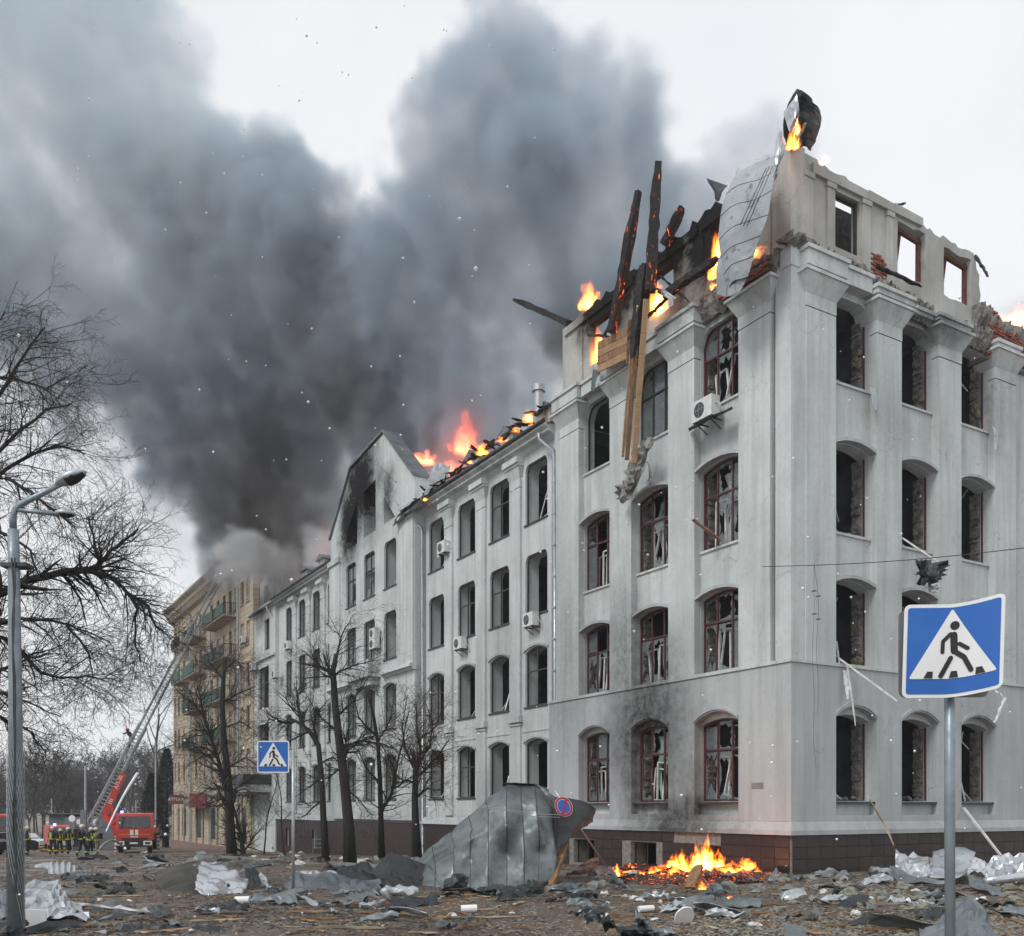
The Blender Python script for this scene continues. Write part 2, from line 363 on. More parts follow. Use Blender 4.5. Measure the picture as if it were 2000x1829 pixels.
def window(mp, shape, t, style, seed, parent=BLD, cols=3, tr=.62):
    r = random.Random(seed)
    s0 = min(p[0] for p in shape); s1 = max(p[0] for p in shape); z0 = min(p[1] for p in shape); z1 = max(p[1] for p in shape)
    w, h = s1 - s0, z1 - z0
    fr = MB(); th = .07 if style in ('maroon', 'dark') else .045
    mat = M_maroon if style in ('maroon', 'strip') else M_darkframe
    n = len(shape); cen = Vector(((s0+s1)/2, (z0+z1)/2))
    def B(a, b, wd=None, tt=0): fr.bar(mp(a[0], a[1], t + tt), mp(b[0], b[1], t + tt), wd or th, .06)
    def ins(p, d=.04):
        v = Vector((cen.x - p[0], cen.y - p[1])); return (p[0] + math.copysign(d, v.x) if abs(v.x) > .1 else p[0], p[1] + math.copysign(d, v.y) if abs(v.y) > .1 else p[1])
    lost = set()
    if style == 'strip': lost = {0, 1, 2} | {i for i in range(2, n) if r.random() < .6}; lost.discard(0) ; lost = lost | {0}
    for i in range(n):
        if style == 'strip':
            # only the jamb away from the corner keeps its maroon post
            if not (abs(shape[i][0] - s1) < 1e-6 and abs(shape[(i+1) % n][0] - s1) < 1e-6): continue
        B(ins(shape[i]), ins(shape[(i+1) % n]))
    zt = z0 + h * tr
    xs = [s0 + w * (k + 1) / cols for k in range(cols - 1)]
    if style in ('maroon', 'dark'):
        for k, x in enumerate(xs):
            top = clip_top(shape, x)
            lean = r.uniform(-.10, .10) if r.random() < .3 and style == 'maroon' else 0
            B((x + lean, z0 + .05), (x, top - .04), .06, .004)
        B((s0 + .04, zt), (s1 - .04, zt + (r.uniform(-.06, .06) if style == 'maroon' else 0)), .06, .008)
    elif style == 'mull':
        x = xs[0]; B((x, z0 + .05), (x, clip_top(shape, x) - .04), .05, .004); B((s0 + .04, zt), (s1 - .04, zt), .045, .008)
    o = fr.build('window', mat, parent)
    edges = [s0 + .05] + xs + [s1 - .05]
    if style in ('maroon', 'dark'):
        for k in range(len(edges) - 1):
            a, b = edges[k] + .02, edges[k+1] - .02
            top = min(clip_top(shape, a), clip_top(shape, b)) - .07
            pieces = [(zt + .04, top), (z0 + .08, zt - .04)]
            for q, (c, d) in enumerate(pieces):
                x = r.random()
                if x < ((.45 if q == 0 else .12) if style == 'maroon' else (.75 if q == 0 else .5)):
                    g = MB(); g.prism([(a, c), (b, c), (b, d), (a, d)], t - .01, t - .016, mp); g.build('pane', M_glass, o)
                elif x < .85 or style == 'dark':
                    g = MB(); cell_shards(g, mp, a, b, c, d, t - .012, r, r.uniform(.15, .38)); g.build('broken_pane', M_shard, o)
    if style == 'maroon':
        g = MB(); sash(g, mp, s0 + w * r.uniform(.2, .4), z0 + .05, w * .36, h * .5, r.uniform(-.05, .4), t - .2, r); g.build('fallen_sash', M_whiteframe, o)
        g = MB(); sash(g, mp, s0 + w * r.uniform(.5, .62), z0 + .02, w * .26, h * r.uniform(.42, .6), r.uniform(-.12, .22), t - .28, r); g.build('fallen_sash', M_whiteframe, o)
        if r.random() < .5:
            g = MB(); x = s0 + w * r.uniform(.1, .7); N = 9; L = []
            for i in range(N):
                zz = z1 - .35 - (h - .5) * i / (N - 1); L.append((x + .16 * math.sin(i * .9 + seed), zz, .10 + .12 * r.random() * (1 - i / N) + .03))
            vs = []; 
            for i, (xx, zz, ww) in enumerate(L): vs += [mp(xx - ww, zz, t - .33 + .03 * math.sin(i)), mp(xx, zz, t - .27), mp(xx + ww, zz, t - .34)]
            g.add(vs, [(3*i+j, 3*i+j+1, 3*i+j+4, 3*i+j+3) for i in range(N-1) for j in (0, 1)])
            g.build('torn_curtain', r.choice([M_curtain, M_greencurtain]), o, smooth=True)
    if style == 'strip':
        g = MB()
        for k in range(r.randint(2, 4)):       # ceiling laths and wires hanging inside
            x = s0 + w * r.uniform(.05, .8); zz = z1 - r.uniform(.1, .5); g.bar(mp(x, zz, t - r.uniform(.2, 1.2)), mp(x + r.uniform(-.6, .6), zz - r.uniform(.4, 1.9), t - r.uniform(.3, 1.6)), r.uniform(.02, .07), .03)
        g.build('hanging_laths', r.choice([M_whiteframe, M_reveal, M_greencurtain]), o, kind='stuff')
        g = MB()
        for k in range(26): g.sphere(mp(s0 + w * r.random(), z0 + r.uniform(.0, .14), t - r.uniform(.0, .45)), r.uniform(.03, .11), 5, 4, (1, 1, .6))
        g.build('sill_rubble', M_rubble_edge, o, kind='stuff')
        g = MB()
        for k in range(6):                     # insulation torn out of the jamb
            zz = z0 + h * (.15 + .5 * (seed % 3) / 3) + r.uniform(-.35, .35); g.sphere(mp(s1 - r.uniform(.06, .2), zz, t - r.uniform(.05, .3)), r.uniform(.05, .12), 5, 4, (1, 1, 1.4))
        if seed % 2: g.build('torn_wool', M_wooly, o, kind='stuff')
        g = MB(); a_, b_ = s0 + w * r.uniform(.0, .3), s0 + w * r.uniform(.4, .7); q0 = z0 + h * r.uniform(.3, .6)
        g.prism([(a_, q0), (b_, q0 - r.uniform(.2, .6)), (b_ + .1, q0 + r.uniform(.3, .9)), (a_ + .15, q0 + r.uniform(.6, 1.1))], t - 1.5, t - 1.56, mp); g.build('loose_board', r.choice([M_inside, M_reveal]), o)
    if style in ('strip', 'empty'):
        if r.random() < .75:
            g = MB(); zz = z0 + .03; x = s0 + w * r.uniform(.3, .6)
            g.bar(mp(x, zz, t - .15), mp(x + r.uniform(-.3, .4), zz + h * r.uniform(.25, .55), t - .5), .06, .04)
            g.bar(mp(x + .3, zz, t - .1), mp(x - r.uniform(-.2, .5), zz + h * r.uniform(.1, .4), t - .6), .05, .04); g.build('broken_sash', M_whiteframe, o)
    if style == 'strip' or style == 'maroon':
        # ragged, unplastered masonry of the inner reveal on the far side
        g = MB(); N = 30
        for i in range(N):
            a = z0 + (z1 - .25 - z0) * i / N; b = a + (z1 - .25 - z0) / N * .98; d = r.uniform(.03, .11)
            g.add([mp(s1 - .005, a, t - .1), mp(s1 - .005, b, t - .1), mp(s1 - d, b, t - .14), mp(s1 - d * .9, a, t - .13), mp(s1 - .005, a, t - .5), mp(s1 - .005, b, t - .5), mp(s1 - d * 1.2, b, t - .46), mp(s1 - d, a, t - .46)],
                  [(0,1,2,3),(3,2,6,7),(4,5,6,7),(0,3,7,4),(1,2,6,5)])
        g.build('ragged_reveal', M_rubble_edge, o)
    return o

def hood(mp, s0, s1, z, rise, t0, t1, over=.0, th=.11):
    """brick eyebrow over an arched window"""
    g = MB(); sh = arch(s0 - over, s1 + over, z - 1, z, rise)[2:]; mat_ = M_band
    up = [(p[0], p[1] + th) for p in sh]
    for i in range(len(sh) - 1):
        q = [sh[i], sh[i+1], up[i+1], up[i]]
        g.add([mp(*x, t0) for x in q] + [mp(*x, t1) for x in q], [(0,1,2,3),(4,5,6,7),(0,1,5,4),(2,3,7,6)] + ([(1,2,6,5)] if i == len(sh)-2 else []) + ([(0,3,7,4)] if i == 0 else []))
    g.build('arch_hood', M_band, BLD)

def pier(mp, s0, s1, z0, z1, t0, t1, cap=True, cz=17.9, flare=.28):
    g = MB(); sp = lambda a, b, za, zb, ta, tb: g.hexa([mp(a, za, ta), mp(b, za, ta), mp(b, za, tb), mp(a, za, tb), mp(a, zb, ta), mp(b, zb, ta), mp(b, zb, tb), mp(a, zb, tb)])
    top = cz if cap else z1
    sp(s0, s1, z0, top - .42 if cap else top, t1, t0)
    if cap:
        sp(s0 - .012, s1 + .012, top - .39, top, t1, t0 + .012)    # thin groove under the capital
        g.hexa([mp(s0 - .012, top, t1), mp(s1 + .012, top, t1), mp(s1 + .012, top, t0 + .012), mp(s0 - .012, top, t0 + .012),
                mp(s0 - flare, top + .52, t1), mp(s1 + flare, top + .52, t1), mp(s1 + flare, top + .52, t0 + flare), mp(s0 - flare, top + .52, t0 + flare)])
        o = g.build('pier', M_wall, BLD)
        c = MB(); e = flare + .05
        c.hexa([mp(s0 - e, top + .523, t1), mp(s1 + e, top + .523, t1), mp(s1 + e, top + .523, t0 + e), mp(s0 - e, top + .523, t0 + e),
                mp(s0 - e, top + .62, t1), mp(s1 + e, top + .62, t1), mp(s1 + e, top + .62, t0 + e), mp(s0 - e, top + .62, t0 + e)])
        c.build('capital', M_wall, o)
        return o
    return g.build('pier', M_wall, BLD)

def block(name, mp, s0, s1, z0, z1, ta, tb, mat, parent=BLD):
    g = MB(); g.hexa([mp(s0, z0, tb), mp(s1, z0, tb), mp(s1, z0, ta), mp(s0, z0, ta), mp(s0, z1, tb), mp(s1, z1, tb), mp(s1, z1, ta), mp(s0, z1, ta)])
    return g.build(name, mat, parent)

TB = -.29          # wall plane of the bays between the piers
rowsC = [(2.2, 5.0, .2), (6.56, 9.32, .2), (10.84, 13.72, .2), (15.66, 18.4, 0)]
bays_l = [(2.25, 4.38), (5.76, 7.9), (9.26, 11.38)]
bays_r = [(2.0, 3.95), (5.19, 7.14), (8.4, 10.39)]
# ---- corner block: bay walls, first-storey skin, piers
def corner_side(mp, bays, s_end, styles, sd):
    holes = []; shapes = []
    for (a, b) in bays:
        for (z0, z1, rise) in rowsC:
            sh = arch(a + .015, b - .015, z0, z1, rise) if rise else chamfer(a + .015, b - .015, z0, z1, .5)
            holes.append(sh); shapes.append(sh)
    g = MB(); holed(g, mp, [(.14, 1.3), (s_end, 1.3), (s_end, 19.2), (.14, 19.2)], holes, TB, -.78); g.build('wall', M_wall, BLD)
    niches = [arch(a, b, 1.75, 5.22, .36) for (a, b) in bays]
    g = MB(); holed(g, mp, [(.003, 1.56), (s_end, 1.56), (s_end, 6.44), (.003, 6.44)], niches, 0, TB - .004); g.build('lower_storey_skin', M_band, BLD)
    k = 0
    for bi, (a, b) in enumerate(bays):
        for ri in range(4):
            window(mp, shapes[k], TB - .16 if styles[ri][bi] == 'maroon' else TB - .2, styles[ri][bi], sd + k); k += 1
            z0, z1, rise = rowsC[ri]
            if 0 < ri < 3: hood(mp, a + .003, b - .003, z1 + .02, rise, -.015, TB)
            elif ri == 0: hood(mp, a, b, z1 + .275, .36, .045, -.05)
            if ri: block('sill', mp, a + .004, b - .004, z0 - .10, z0 - .02, TB + .06, TB, M_wall)
            else: block('sill', mp, a + .004, b - .004, z0 - .08, z0 - .02, -.06, TB, M_gutter)
        for z0_, z1_, rise_ in rowsC[1:]: pass
STY_L = [['maroon', 'maroon', 'maroon'], ['maroon', 'maroon', 'maroon'], ['maroon', 'maroon', 'maroon'], ['maroon', 'dark', 'empty']]
STY_R = [['strip'] * 3, ['strip'] * 3, ['strip'] * 3, ['strip'] * 3]
corner_side(pl, bays_l, 13.6, STY_L, 100)
corner_side(pr, bays_r, 18.0, STY_R, 200)
for (a, b) in [(.86, 2.25), (4.38, 5.76), (7.9, 9.26), (11.38, 12.75)]: pier(pl, a, b, 6.56, 0, 0, TB)
for (a, b) in [(.66, 2.0), (3.95, 5.19), (7.14, 8.4), (10.39, 11.65)]: pier(pr, a, b, 6.56, 0, 0, TB)
g = MB(); g.box(.05, .87, .05, .67, 6.56, 19.22); g.build('corner_post', M_wall, BLD)
block('ledge', pl, -.05, 13.6, 6.443, 6.557, .05, -.1, M_wall); block('ledge', pr, .1, 18, 6.443, 6.557, .05, -.1, M_wall)
# base moulding and granite plinth
def base_mold(mp, s0, s1, t):
    g = MB(); g.hexa([mp(s0, 1.14, -.1), mp(s1, 1.14, -.1), mp(s1, 1.14, t + .14), mp(s0 - (.14 if s0 < .1 else 0), 1.14, t + .14), mp(s0, 1.28, -.1), mp(s1, 1.28, -.1), mp(s1, 1.28, t + .14), mp(s0 - (.14 if s0 < .1 else 0), 1.28, t + .14)])
    g.hexa([mp(s0, 1.282, -.1), mp(s1, 1.282, -.1), mp(s1, 1.282, t + .1), mp(s0 - (.1 if s0 < .1 else 0), 1.282, t + .1), mp(s0, 1.57, -.1), mp(s1, 1.57, -.1), mp(s1, 1.55, t + .02), mp(s0, 1.55, t + .02)])
    g.build('base_moulding', M_band, BLD)
base_mold(pl, 0, 13.6, 0); base_mold(pr, 0, 18, 0)
base_wins = [(3.0, 4.1), (6.4, 7.9), (10.2, 11.7)]
g = MB(); holed(g, pl, [(.02, -1.6), (13.6, -1.6), (13.6, 1.138), (.02, 1.138)], [[(a, -.25), (b, -.25), (b, .72), (a, .72)] for a, b in base_wins], .02, -.7); g.build('plinth_core', M_mortar, BLD)
g = MB(); holed(g, pr, [(0, -1.6), (18, -1.6), (18, 1.137), (0, 1.137)], [], .021, -.7); g.build('plinth_core', M_mortar, BLD)
tme = {}
def tile(mp, s, z, w, h, side):
    key = (round(w, 2), round(h, 2), side)
    if key not in tme:
        g = MB(); c = .012
        # centred on the origin, faces outwards
        q0 = [(-w/2, -h/2), (w/2, -h/2), (w/2, h/2), (-w/2, h/2)]; q1 = [(-w/2 + c, -h/2 + c), (w/2 - c, -h/2 + c), (w/2 - c, h/2 - c), (-w/2 + c, h/2 - c)]
        g.add([mp(*p, -.01) for p in q0] + [mp(*p, .012) for p in q0] + [mp(*p, .024) for p in q1], [(i, (i+1) % 4, 4+(i+1) % 4, 4+i) for i in range(4)] + [(4+i, 4+(i+1) % 4, 8+(i+1) % 4, 8+i) for i in range(4)] + [(8, 9, 10, 11)])
        me = bpy.data.meshes.new('tile'); me.from_pydata(g.v, [], g.f); me.materials.append(M_tile)
        bm = bmesh.new(); bm.from_mesh(me); bmesh.ops.recalc_face_normals(bm, faces=bm.faces); bm.to_mesh(me); bm.free(); tme[key] = me
    o = link_mesh('tile', tme[key], BLD); o.location = mp(s, z, .03 + rnd.uniform(-.003, .003))
TW, THt = .60, .37
for mp, s_end, side in ((pl, 13.6, 'l'), (pr, 13.0, 'r')):
    n = int(s_end / TW)
    for i in range(n):
        for j in range(4):
            s = .03 + TW * (i + .5); z = 1.13 - THt * (j + .5)
            if side == 'l' and any(a - .25 < s < b + .25 and -.4 < z < .85 for a, b in base_wins): continue
            if side == 'l' and j == 0 and 3.2 < s < 5.6: continue        # tiles lost above the fire
            if side == 'r' and j > 2 and False: continue
            tile(mp, s, z, TW - .008, THt - .008, side)
for a, b in base_wins:
    g = MB(); g.bar(pl(a, -.25, -.2), pl(a, .72, -.2), .06); g.bar(pl((a+b)/2, -.25, -.2), pl((a+b)/2, .72, -.2), .05); g.bar(pl(b, -.25, -.2), pl(b, .72, -.2), .06); g.bar(pl(a, .69, -.2), pl(b, .69, -.2), .06); g.bar(pl(a, -.22, -.2), pl(b, -.22, -.2), .06); g.build('basement_window', M_darkframe, BLD)
# entablature of the corner block
def ent(mp, s0, s1, proj, z0=18.52, z1=19.2, name='entablature', mat=None):
    g = MB(); e = proj
    def sp(za, zb, t, x=0): g.hexa([mp(s0 - x, za, TB), mp(s1 + x, za, TB), mp(s1 + x, za, t), mp(s0 - x, za, t), mp(s0 - x, zb, TB), mp(s1 + x, zb, TB), mp(s1 + x, zb, t), mp(s0 - x, zb, t)])
    sp(z0 + .10, z1 - .12, e); sp(z1 - .118, z1, e + .07, .05)
    return g.build(name, mat or M_wall, BLD)
for (a, b) in [(4.1, 6.05), (7.65, 9.5), (11.1, 13.0)]: ent(pl, a, b, .27)
for (a, b) in [(6.1, 7.6), (9.55, 11.05)]: ent(pl, a, b, .1)
ent(pr, .45, 2.25, .27); ent(pr, 2.3, 3.6, .1); ent(pr, 3.65, 5.45, .27, z1=18.9)
ent(pr, 5.5, 6.8, .05, z1=18.86); ent(pr, 6.85, 8.6, .22, z1=18.84); ent(pr, 10.2, 11.6, .2, z1=18.8)
g = MB(); g.box(.02, .92, .02, .45, 18.6, 19.1); g.build('entablature', M_wall, BLD)
# ragged masonry where the cornice broke off
def ragged_ledge(mp, s0, s1, z0, z1, t0, t1, seed, mat=M_rubble_edge, amp=.13, parent=BLD, name='broken_cornice'):
    g = MB(); r = random.Random(seed); n = max(3, int((s1 - s0) / .09)); rows = []
    for i in range(n + 1):
        s = s0 + (s1 - s0) * i / n
        rows.append([mp(s, z0 + r.uniform(0, amp), t0 + r.uniform(-.04, .04)), mp(s, (z0 + z1) / 2 + r.uniform(-.08, .08), t0 + (t1 - t0) * r.uniform(.25, .9)),
                     mp(s, z1 + r.uniform(-amp, amp * .5), t0 + (t1 - t0) * r.uniform(.2, .9)), mp(s, z1 + r.uniform(-amp * .5, amp * .4), t0 - .45)])
    vs = [q for row in rows for q in row]
    g.add(vs, [(4*i+j, 4*i+j+1, 4*(i+1)+j+1, 4*(i+1)+j) for i in range(n) for j in range(3)])
    g.add([vs[j] for j in range(4)], [(0,1,2,3)]); g.add([vs[4*n+j] for j in range(4)], [(0,1,2,3)])
    return g.build(name, mat, parent)
ragged_ledge(pl, .5, 4.3, 18.5, 19.35, -.12, .25, 1)
ragged_ledge(pr, -.1, 1.1, 19.1, 19.5, -.1, .3, 2)
ragged_ledge(pr, 3.4, 5.6, 18.85, 19.3, -.12, .12, 3)
ragged_ledge(pr, 5.3, 6.9, 18.45, 19.15, -.13, .2, 4); ragged_ledge(pr, 8.5, 10.2, 18.3, 19.1, -.13, .2, 24)
ragged_ledge(pr, 1.2, 3.6, 19.15, 19.55, -.2, .08, 5)
# ---- burnt-out attic storey
AT = -.4
attic_l = [(2.5, 4.0, 20.05, 21.85), (5.95, 7.3, 20.15, 21.75), (9.75, 11.15, 20.0, 21.7)]
attic_r = [(2.42, 3.6, 20.05, 21.85), (5.5, 6.95, 20.1, 21.85), (8.0, 9.55, 20.05, 21.72)]
topl = jagged([(.45, 19.0), (13.15, 19.0), (13.15, 22.45), (.45, 22.6)], .25, .34, 3, only={2})
g = MB(); holed(g, pl, topl, [[(a, c), (b, c), (b, d), (a, d)] for a, b, c, d in attic_l], AT, AT - .35); g.build('attic_wall', M_attic, BLD)
topr = jagged([(.42, 19.0), (10.15, 19.0), (10.05, 21.3), (9.7, 22.0), (.42, 22.6)], .22, .16, 5, only={1, 2, 3})
hl = [[(a, c), (b, c), (b, d), (a, d)] for a, b, c, d in attic_r]
hl[1] = jagged(hl[1], .3, .09, 8); hl[2] = jagged(hl[2], .3, .09, 9)
g = MB(); holed(g, pr, topr, hl, AT, AT - .35); g.build('attic_wall', M_attic, BLD)
g = MB(); g.box(.32, .95, .32, .75, 19.2, 22.62); g.box(.36, .9, .36, .72, 22.62, 22.7); g.build('attic_corner_post', M_attic, BLD)
for (a, b) in [(.96, 1.35), (2.0, 2.35), (3.68, 4.05), (4.9, 5.2)]:
    block('attic_pilaster', pr, a, b, 19.4, 21.8, AT + .07, AT, M_attic)
    block('attic_pilaster_cap', pr, a - .04, b + .04, 21.8, 21.97, AT + .11, AT, M_attic)
for (a, b) in [(1.2, 1.6), (4.3, 4.7), (7.7, 8.1), (11.6, 12.0)]:
    block('attic_pilaster', pl, a, b, 19.4, 21.8, AT + .07, AT, M_attic)
g = MB()
for (a, b) in ((1.3, 3.9), (3.92, 5.2), (5.22, 6.7)): g.hexa([pr(a, 21.98, AT), pr(b, 21.98, AT), pr(b, 21.98, AT + .12), pr(a, 21.98, AT + .12), pr(a, 22.3, AT), pr(b, 22.25, AT), pr(b, 22.25, AT + .12), pr(a, 22.3, AT + .12)])
g.build('frieze', M_attic, BLD)
for a, b in ((.95, 4.4), (4.6, 8.0), (8.2, 12.9)): block('frieze', pl, a, b, 21.98, 22.3, AT + .1, AT, M_attic)
for (a, b, c, d), k in zip(attic_r, range(3)):
    g = MB(); r = random.Random(k)
    if k: 
        g.bar(pr(a + .1, c + .1, AT - .2), pr(a + .5, d - .1, AT - .3), .09); g.bar(pr(b - .12, c, AT - .2), pr(b - .1, d - .1, AT - .2), .12); g.bar(pr(a, d - .12, AT - .2), pr(b, d - .25, AT - .2), .12)
    else:
        g.bar(pr(a + .05, c, AT - .2), pr(a + .05, d, AT - .2), .08); g.bar(pr(b - .05, c, AT - .15), pr(b - .05, d, AT - .15), .08); g.bar(pr(a, d - .05, AT - .15), pr(b, d - .05, AT - .15), .08)
    g.build('burnt_window_frame', M_rust if k else M_darkframe, BLD)
g = MB(); g.box(1.9, 4.7, 1.45, 1.6, 19, 22.3); g.build('attic_dark_backing', M_char, BLD)  # added black board hiding the sky, so the first attic opening looks dark

# ---- middle wing, gable, far wing
rowsM = [(2.5, 5.08, .22, 'a'), (6.55, 9.2, .22, 'a'), (10.65, 13.38, 0, 'c'), (14.8, 17.5, 0, 'c')]
def wing(s0, s1, bays, t, piers, seed, style, skin=True, capz=17.05):
    shapes = []
    for (a, b) in bays:
        for (z0, z1, rise, k) in rowsM: shapes.append(arch(a, b, z0, z1, rise) if rise else chamfer(a, b, z0, z1, .3))
    g = MB(); holed(g, pl, [(s0, 1.3), (s1, 1.3), (s1, 18.2), (s0, 18.2)], shapes, t, t - .72); g.build('wall', M_wall, BLD)
    for i, sh in enumerate(shapes):
        window(pl, sh, t - .12, style(i), seed + i, cols=2, tr=.6)
        z0, z1, rise, k = rowsM[i % 4]; a, b = bays[i // 4]
        if rise: hood(pl, a - .1, b + .1, z1 + .05, rise, t + .07, t, 0, .1)
        block('sill', pl, a - .06, b + .06, z0 - .07, z0 - .005, t + .06, t - .1, M_gutter)
    for (a, b) in piers:
        pier(pl, a, b, 6.2, 0, t + .12, t - .001, True, capz, .16)
        block('pier_base', pl, a - .1, b + .1, 5.9, 6.2, t + .22, t - .001, M_wall)
        block('pilaster', pl, a, b, 1.6, 5.75, t + .1, t - .001, M_wall); block('pilaster_cap', pl, a - .05, b + .05, 5.753, 5.86, t + .15, t - .001, M_wall)
        block('bracket', pl, a - .22, b + .22, 17.68, 17.95, t + .42, t - .001, M_wall)
    for (a, b) in bays: block('panel_moulding', pl, a - .2, b + .3, 5.42, 5.48, t + .03, t - .001, M_wall)
def cornice(s0, s1, t, z=18.2):
    g = MB()
    prof = [(t - .3, z - .25), (t + .02, z - .25), (t + .2, z - .08), (t + .45, z), (t + .45, z + .1), (t + .62, z + .2), (t + .62, z + .3), (t - .3, z + .3)]
    n = len(prof); g.add([pl(s0, q[1], q[0]) for q in prof] + [pl(s1, q[1], q[0]) for q in prof], [(i, (i+1) % n, n+(i+1) % n, n+i) for i in range(n)] + [tuple(range(n)), tuple(range(n, 2*n))])
    g.build('cornice', M_wall, BLD)
    g = MB(); g.tube([pl(s0, z + .37, t + .66), pl(s1, z + .37, t + .66)], .09, 8); g.build('gutter', M_gutter, BLD)
bays_m = [(14.35, 16.2), (17.65, 19.5), (21.0, 22.86), (24.45, 26.3)]
bays_g = [(29.34, 31.1), (32.5, 34.3), (35.6, 37.3)]
bays_f = [(40.9, 42.5), (44.0, 45.66), (47.2, 48.87), (50.4, 52.0)]
wing(13.4, 26.95, bays_m, -.4, [(16.5, 17.4), (19.8, 20.7), (23.35, 24.2)], 300, lambda i: ['empty', 'mull', 'empty', 'empty', 'empty', 'empty', 'mull', 'mull', 'mull', 'empty', 'mull', 'empty', 'empty', 'mull', 'empty', 'empty'][i])
wing(40.2, 53.8, bays_f, -.4, [(42.8, 43.7), (46.0, 46.9), (49.2, 50.1)], 500, lambda i: 'mull')
cornice(13.62, 26.9, -.4); cornice(40.25, 54.6, -.4)
# gable block
gs = []
for (a, b) in bays_g:
    for (z0, z1, rise, k) in rowsM: gs.append(arch(a, b, z0, z1, rise) if rise else chamfer(a, b, z0, z1, .3))
gt = [[(29.5, 18.65), (31.15, 18.65), (31.15, 20.3)], [(32.4, 18.62), (34.3, 18.62), (34.3, 21.4), (32.4, 21.7)], [(35.4, 18.55), (37.15, 18.55), (37.15, 19.7), (35.4, 21.2)]]
outl = [(26.9, 1.3), (40.2, 1.3), (40.2, 19.9), (36.4, 23.5), (31.2, 24.0), (26.9, 20.2)]
g = MB(); holed(g, pl, outl, gs + gt, .2, -.6); g.build('gable_wall', M_wall, BLD)
for i, sh in enumerate(gs):
    window(pl, sh, .06, ['empty', 'empty', 'empty', 'empty', 'mull', 'mull', 'mull', 'dark', 'mull', 'mull', 'dark', 'dark'][i], 400 + i, cols=2)
    z0, z1, rise, k = rowsM[i % 4]; a, b = bays_g[i // 4]
    if rise: hood(pl, a - .1, b + .1, z1 + .05, rise, .27, .2, 0, .1)
    block('sill', pl, a - .06, b + .06, z0 - .07, z0 - .005, .26, .1, M_gutter)
for (a, b) in [(26.9, 28.7), (38.3, 40.2)]:
    block('gable_pier', pl, a, b, 9.95, 18.0, .3, .199, M_wall); block('gable_pier_cap', pl, a - .08, b + .1, 18.0, 18.35, .42, .1, M_wall)
for a, b in ((26.8, 31.0), (36.0, 40.3)):
    g = MB(); g.hexa([pl(a, 9.6, .1), pl(b, 9.6, .1), pl(b, 9.6, .3), pl(a, 9.6, .3), pl(a, 9.75, .1), pl(b, 9.75, .1), pl(b, 9.75, .42), pl(a, 9.75, .42)])
    g.hexa([pl(a, 9.753, .1), pl(b, 9.753, .1), pl(b, 9.753, .55), pl(a, 9.753, .55), pl(a, 9.95, .1), pl(b, 9.95, .1), pl(b, 9.95, .5), pl(a, 9.95, .5)]); g.build('string_course', M_wall, BLD)
block('balcony', pl, 31.6, 35.2, 9.75, 10.5, 1.0, .2, M_wall); block('balcony', pl, 31.9, 34.9, 9.3, 9.748, .75, .2, M_wall)
for s in (31.7, 34.95): block('balcony_post', pl, s - .12, s + .2, 10.5, 10.75, 1.02, .3, M_wall)
g = MB()
for a, b in zip([(40.25, 19.9), (36.42, 23.55), (31.15, 24.06)], [(36.42, 23.55), (31.15, 24.06), (26.85, 20.22)]):
    g.hexa([pl(a[0], a[1], -.7), pl(b[0], b[1], -.7), pl(b[0], b[1], .34), pl(a[0], a[1], .34), pl(a[0], a[1] + .14, -.7), pl(b[0], b[1] + .14, -.7), pl(b[0], b[1] + .14, .34), pl(a[0], a[1] + .14, .34)])
g.build('gable_coping', M_roofmetal, BLD)
for p, q in [((29.3, 20.6), (31.6, 22.2)), ((29.0, 19.2), (30.4, 20.4))]:
    g = MB(); g.bar(pl(*p, .22), pl(*q, .22), .1, .06); g.build('gable_moulding', M_band, BLD)
g = MB(); g.box(1.0, 1.2, 29.0, 38.6, 18.3, 21.2); g.build('gable_dark_backing', M_char, BLD)  # added black board that stops daylight showing through the open gable windows
# side returns of the gable
g = MB(); g.box(-.19, .5, 26.87, 26.9, -1.5, 20.0); g.build('gable_return', M_wall, BLD)
# gable flank and roofs
g = MB(); g.hexa([pl(26.95, 18.2, -.6), pl(27.4, 18.2, -.6), pl(27.4, 18.2, -12), pl(26.95, 18.2, -12), pl(26.95, 20.1, -.6), pl(27.4, 20.1, -.6), pl(27.4, 20.1, -12), pl(26.95, 20.1, -12)]); g.build('gable_side_wall', M_wall, BLD)
g = MB(); g.add([pl(13.6, 18.5, .1), pl(26.9, 18.5, .1), pl(26.9, 21.2, -5.0), pl(13.6, 21.2, -5.0)], [(0,1,2,3)]); g.add([pl(40.25, 18.5, .1), pl(54.2, 18.5, .1), pl(54.2, 21.2, -5), pl(40.25, 21.2, -5)], [(0,1,2,3)])
ro = g.build('roof', M_roofmetal, BLD)
md = ro.modifiers.new('thick', 'SOLIDIFY'); md.thickness = .08
for s in (15.6, 18.9, 22.4, 45.5, 49.3):
    d = MB()
    z = 19.35
    d.hexa([pl(s - .55, z - .5, -1.0), pl(s + .55, z - .5, -1.0), pl(s + .55, z - .5, -2.6), pl(s - .55, z - .5, -2.6), pl(s - .55, z + .6, -1.0), pl(s + .55, z + .6, -1.0), pl(s + .55, z + .6, -2.6), pl(s - .55, z + .6, -2.6)])
    dm = d.build('dormer', M_attic, BLD)
    d = MB(); zt = z + .62
    d.add([pl(s - .75, zt, -.8), pl(s, zt + .42, -.8), pl(s + .75, zt, -.8), pl(s - .75, zt, -2.8), pl(s, zt + .42, -2.8), pl(s + .75, zt, -2.8)], [(0,1,4,3),(1,2,5,4),(0,1,2),(3,4,5),(0,2,5,3)])
    d.build('dormer_roof', M_roofmetal, dm)
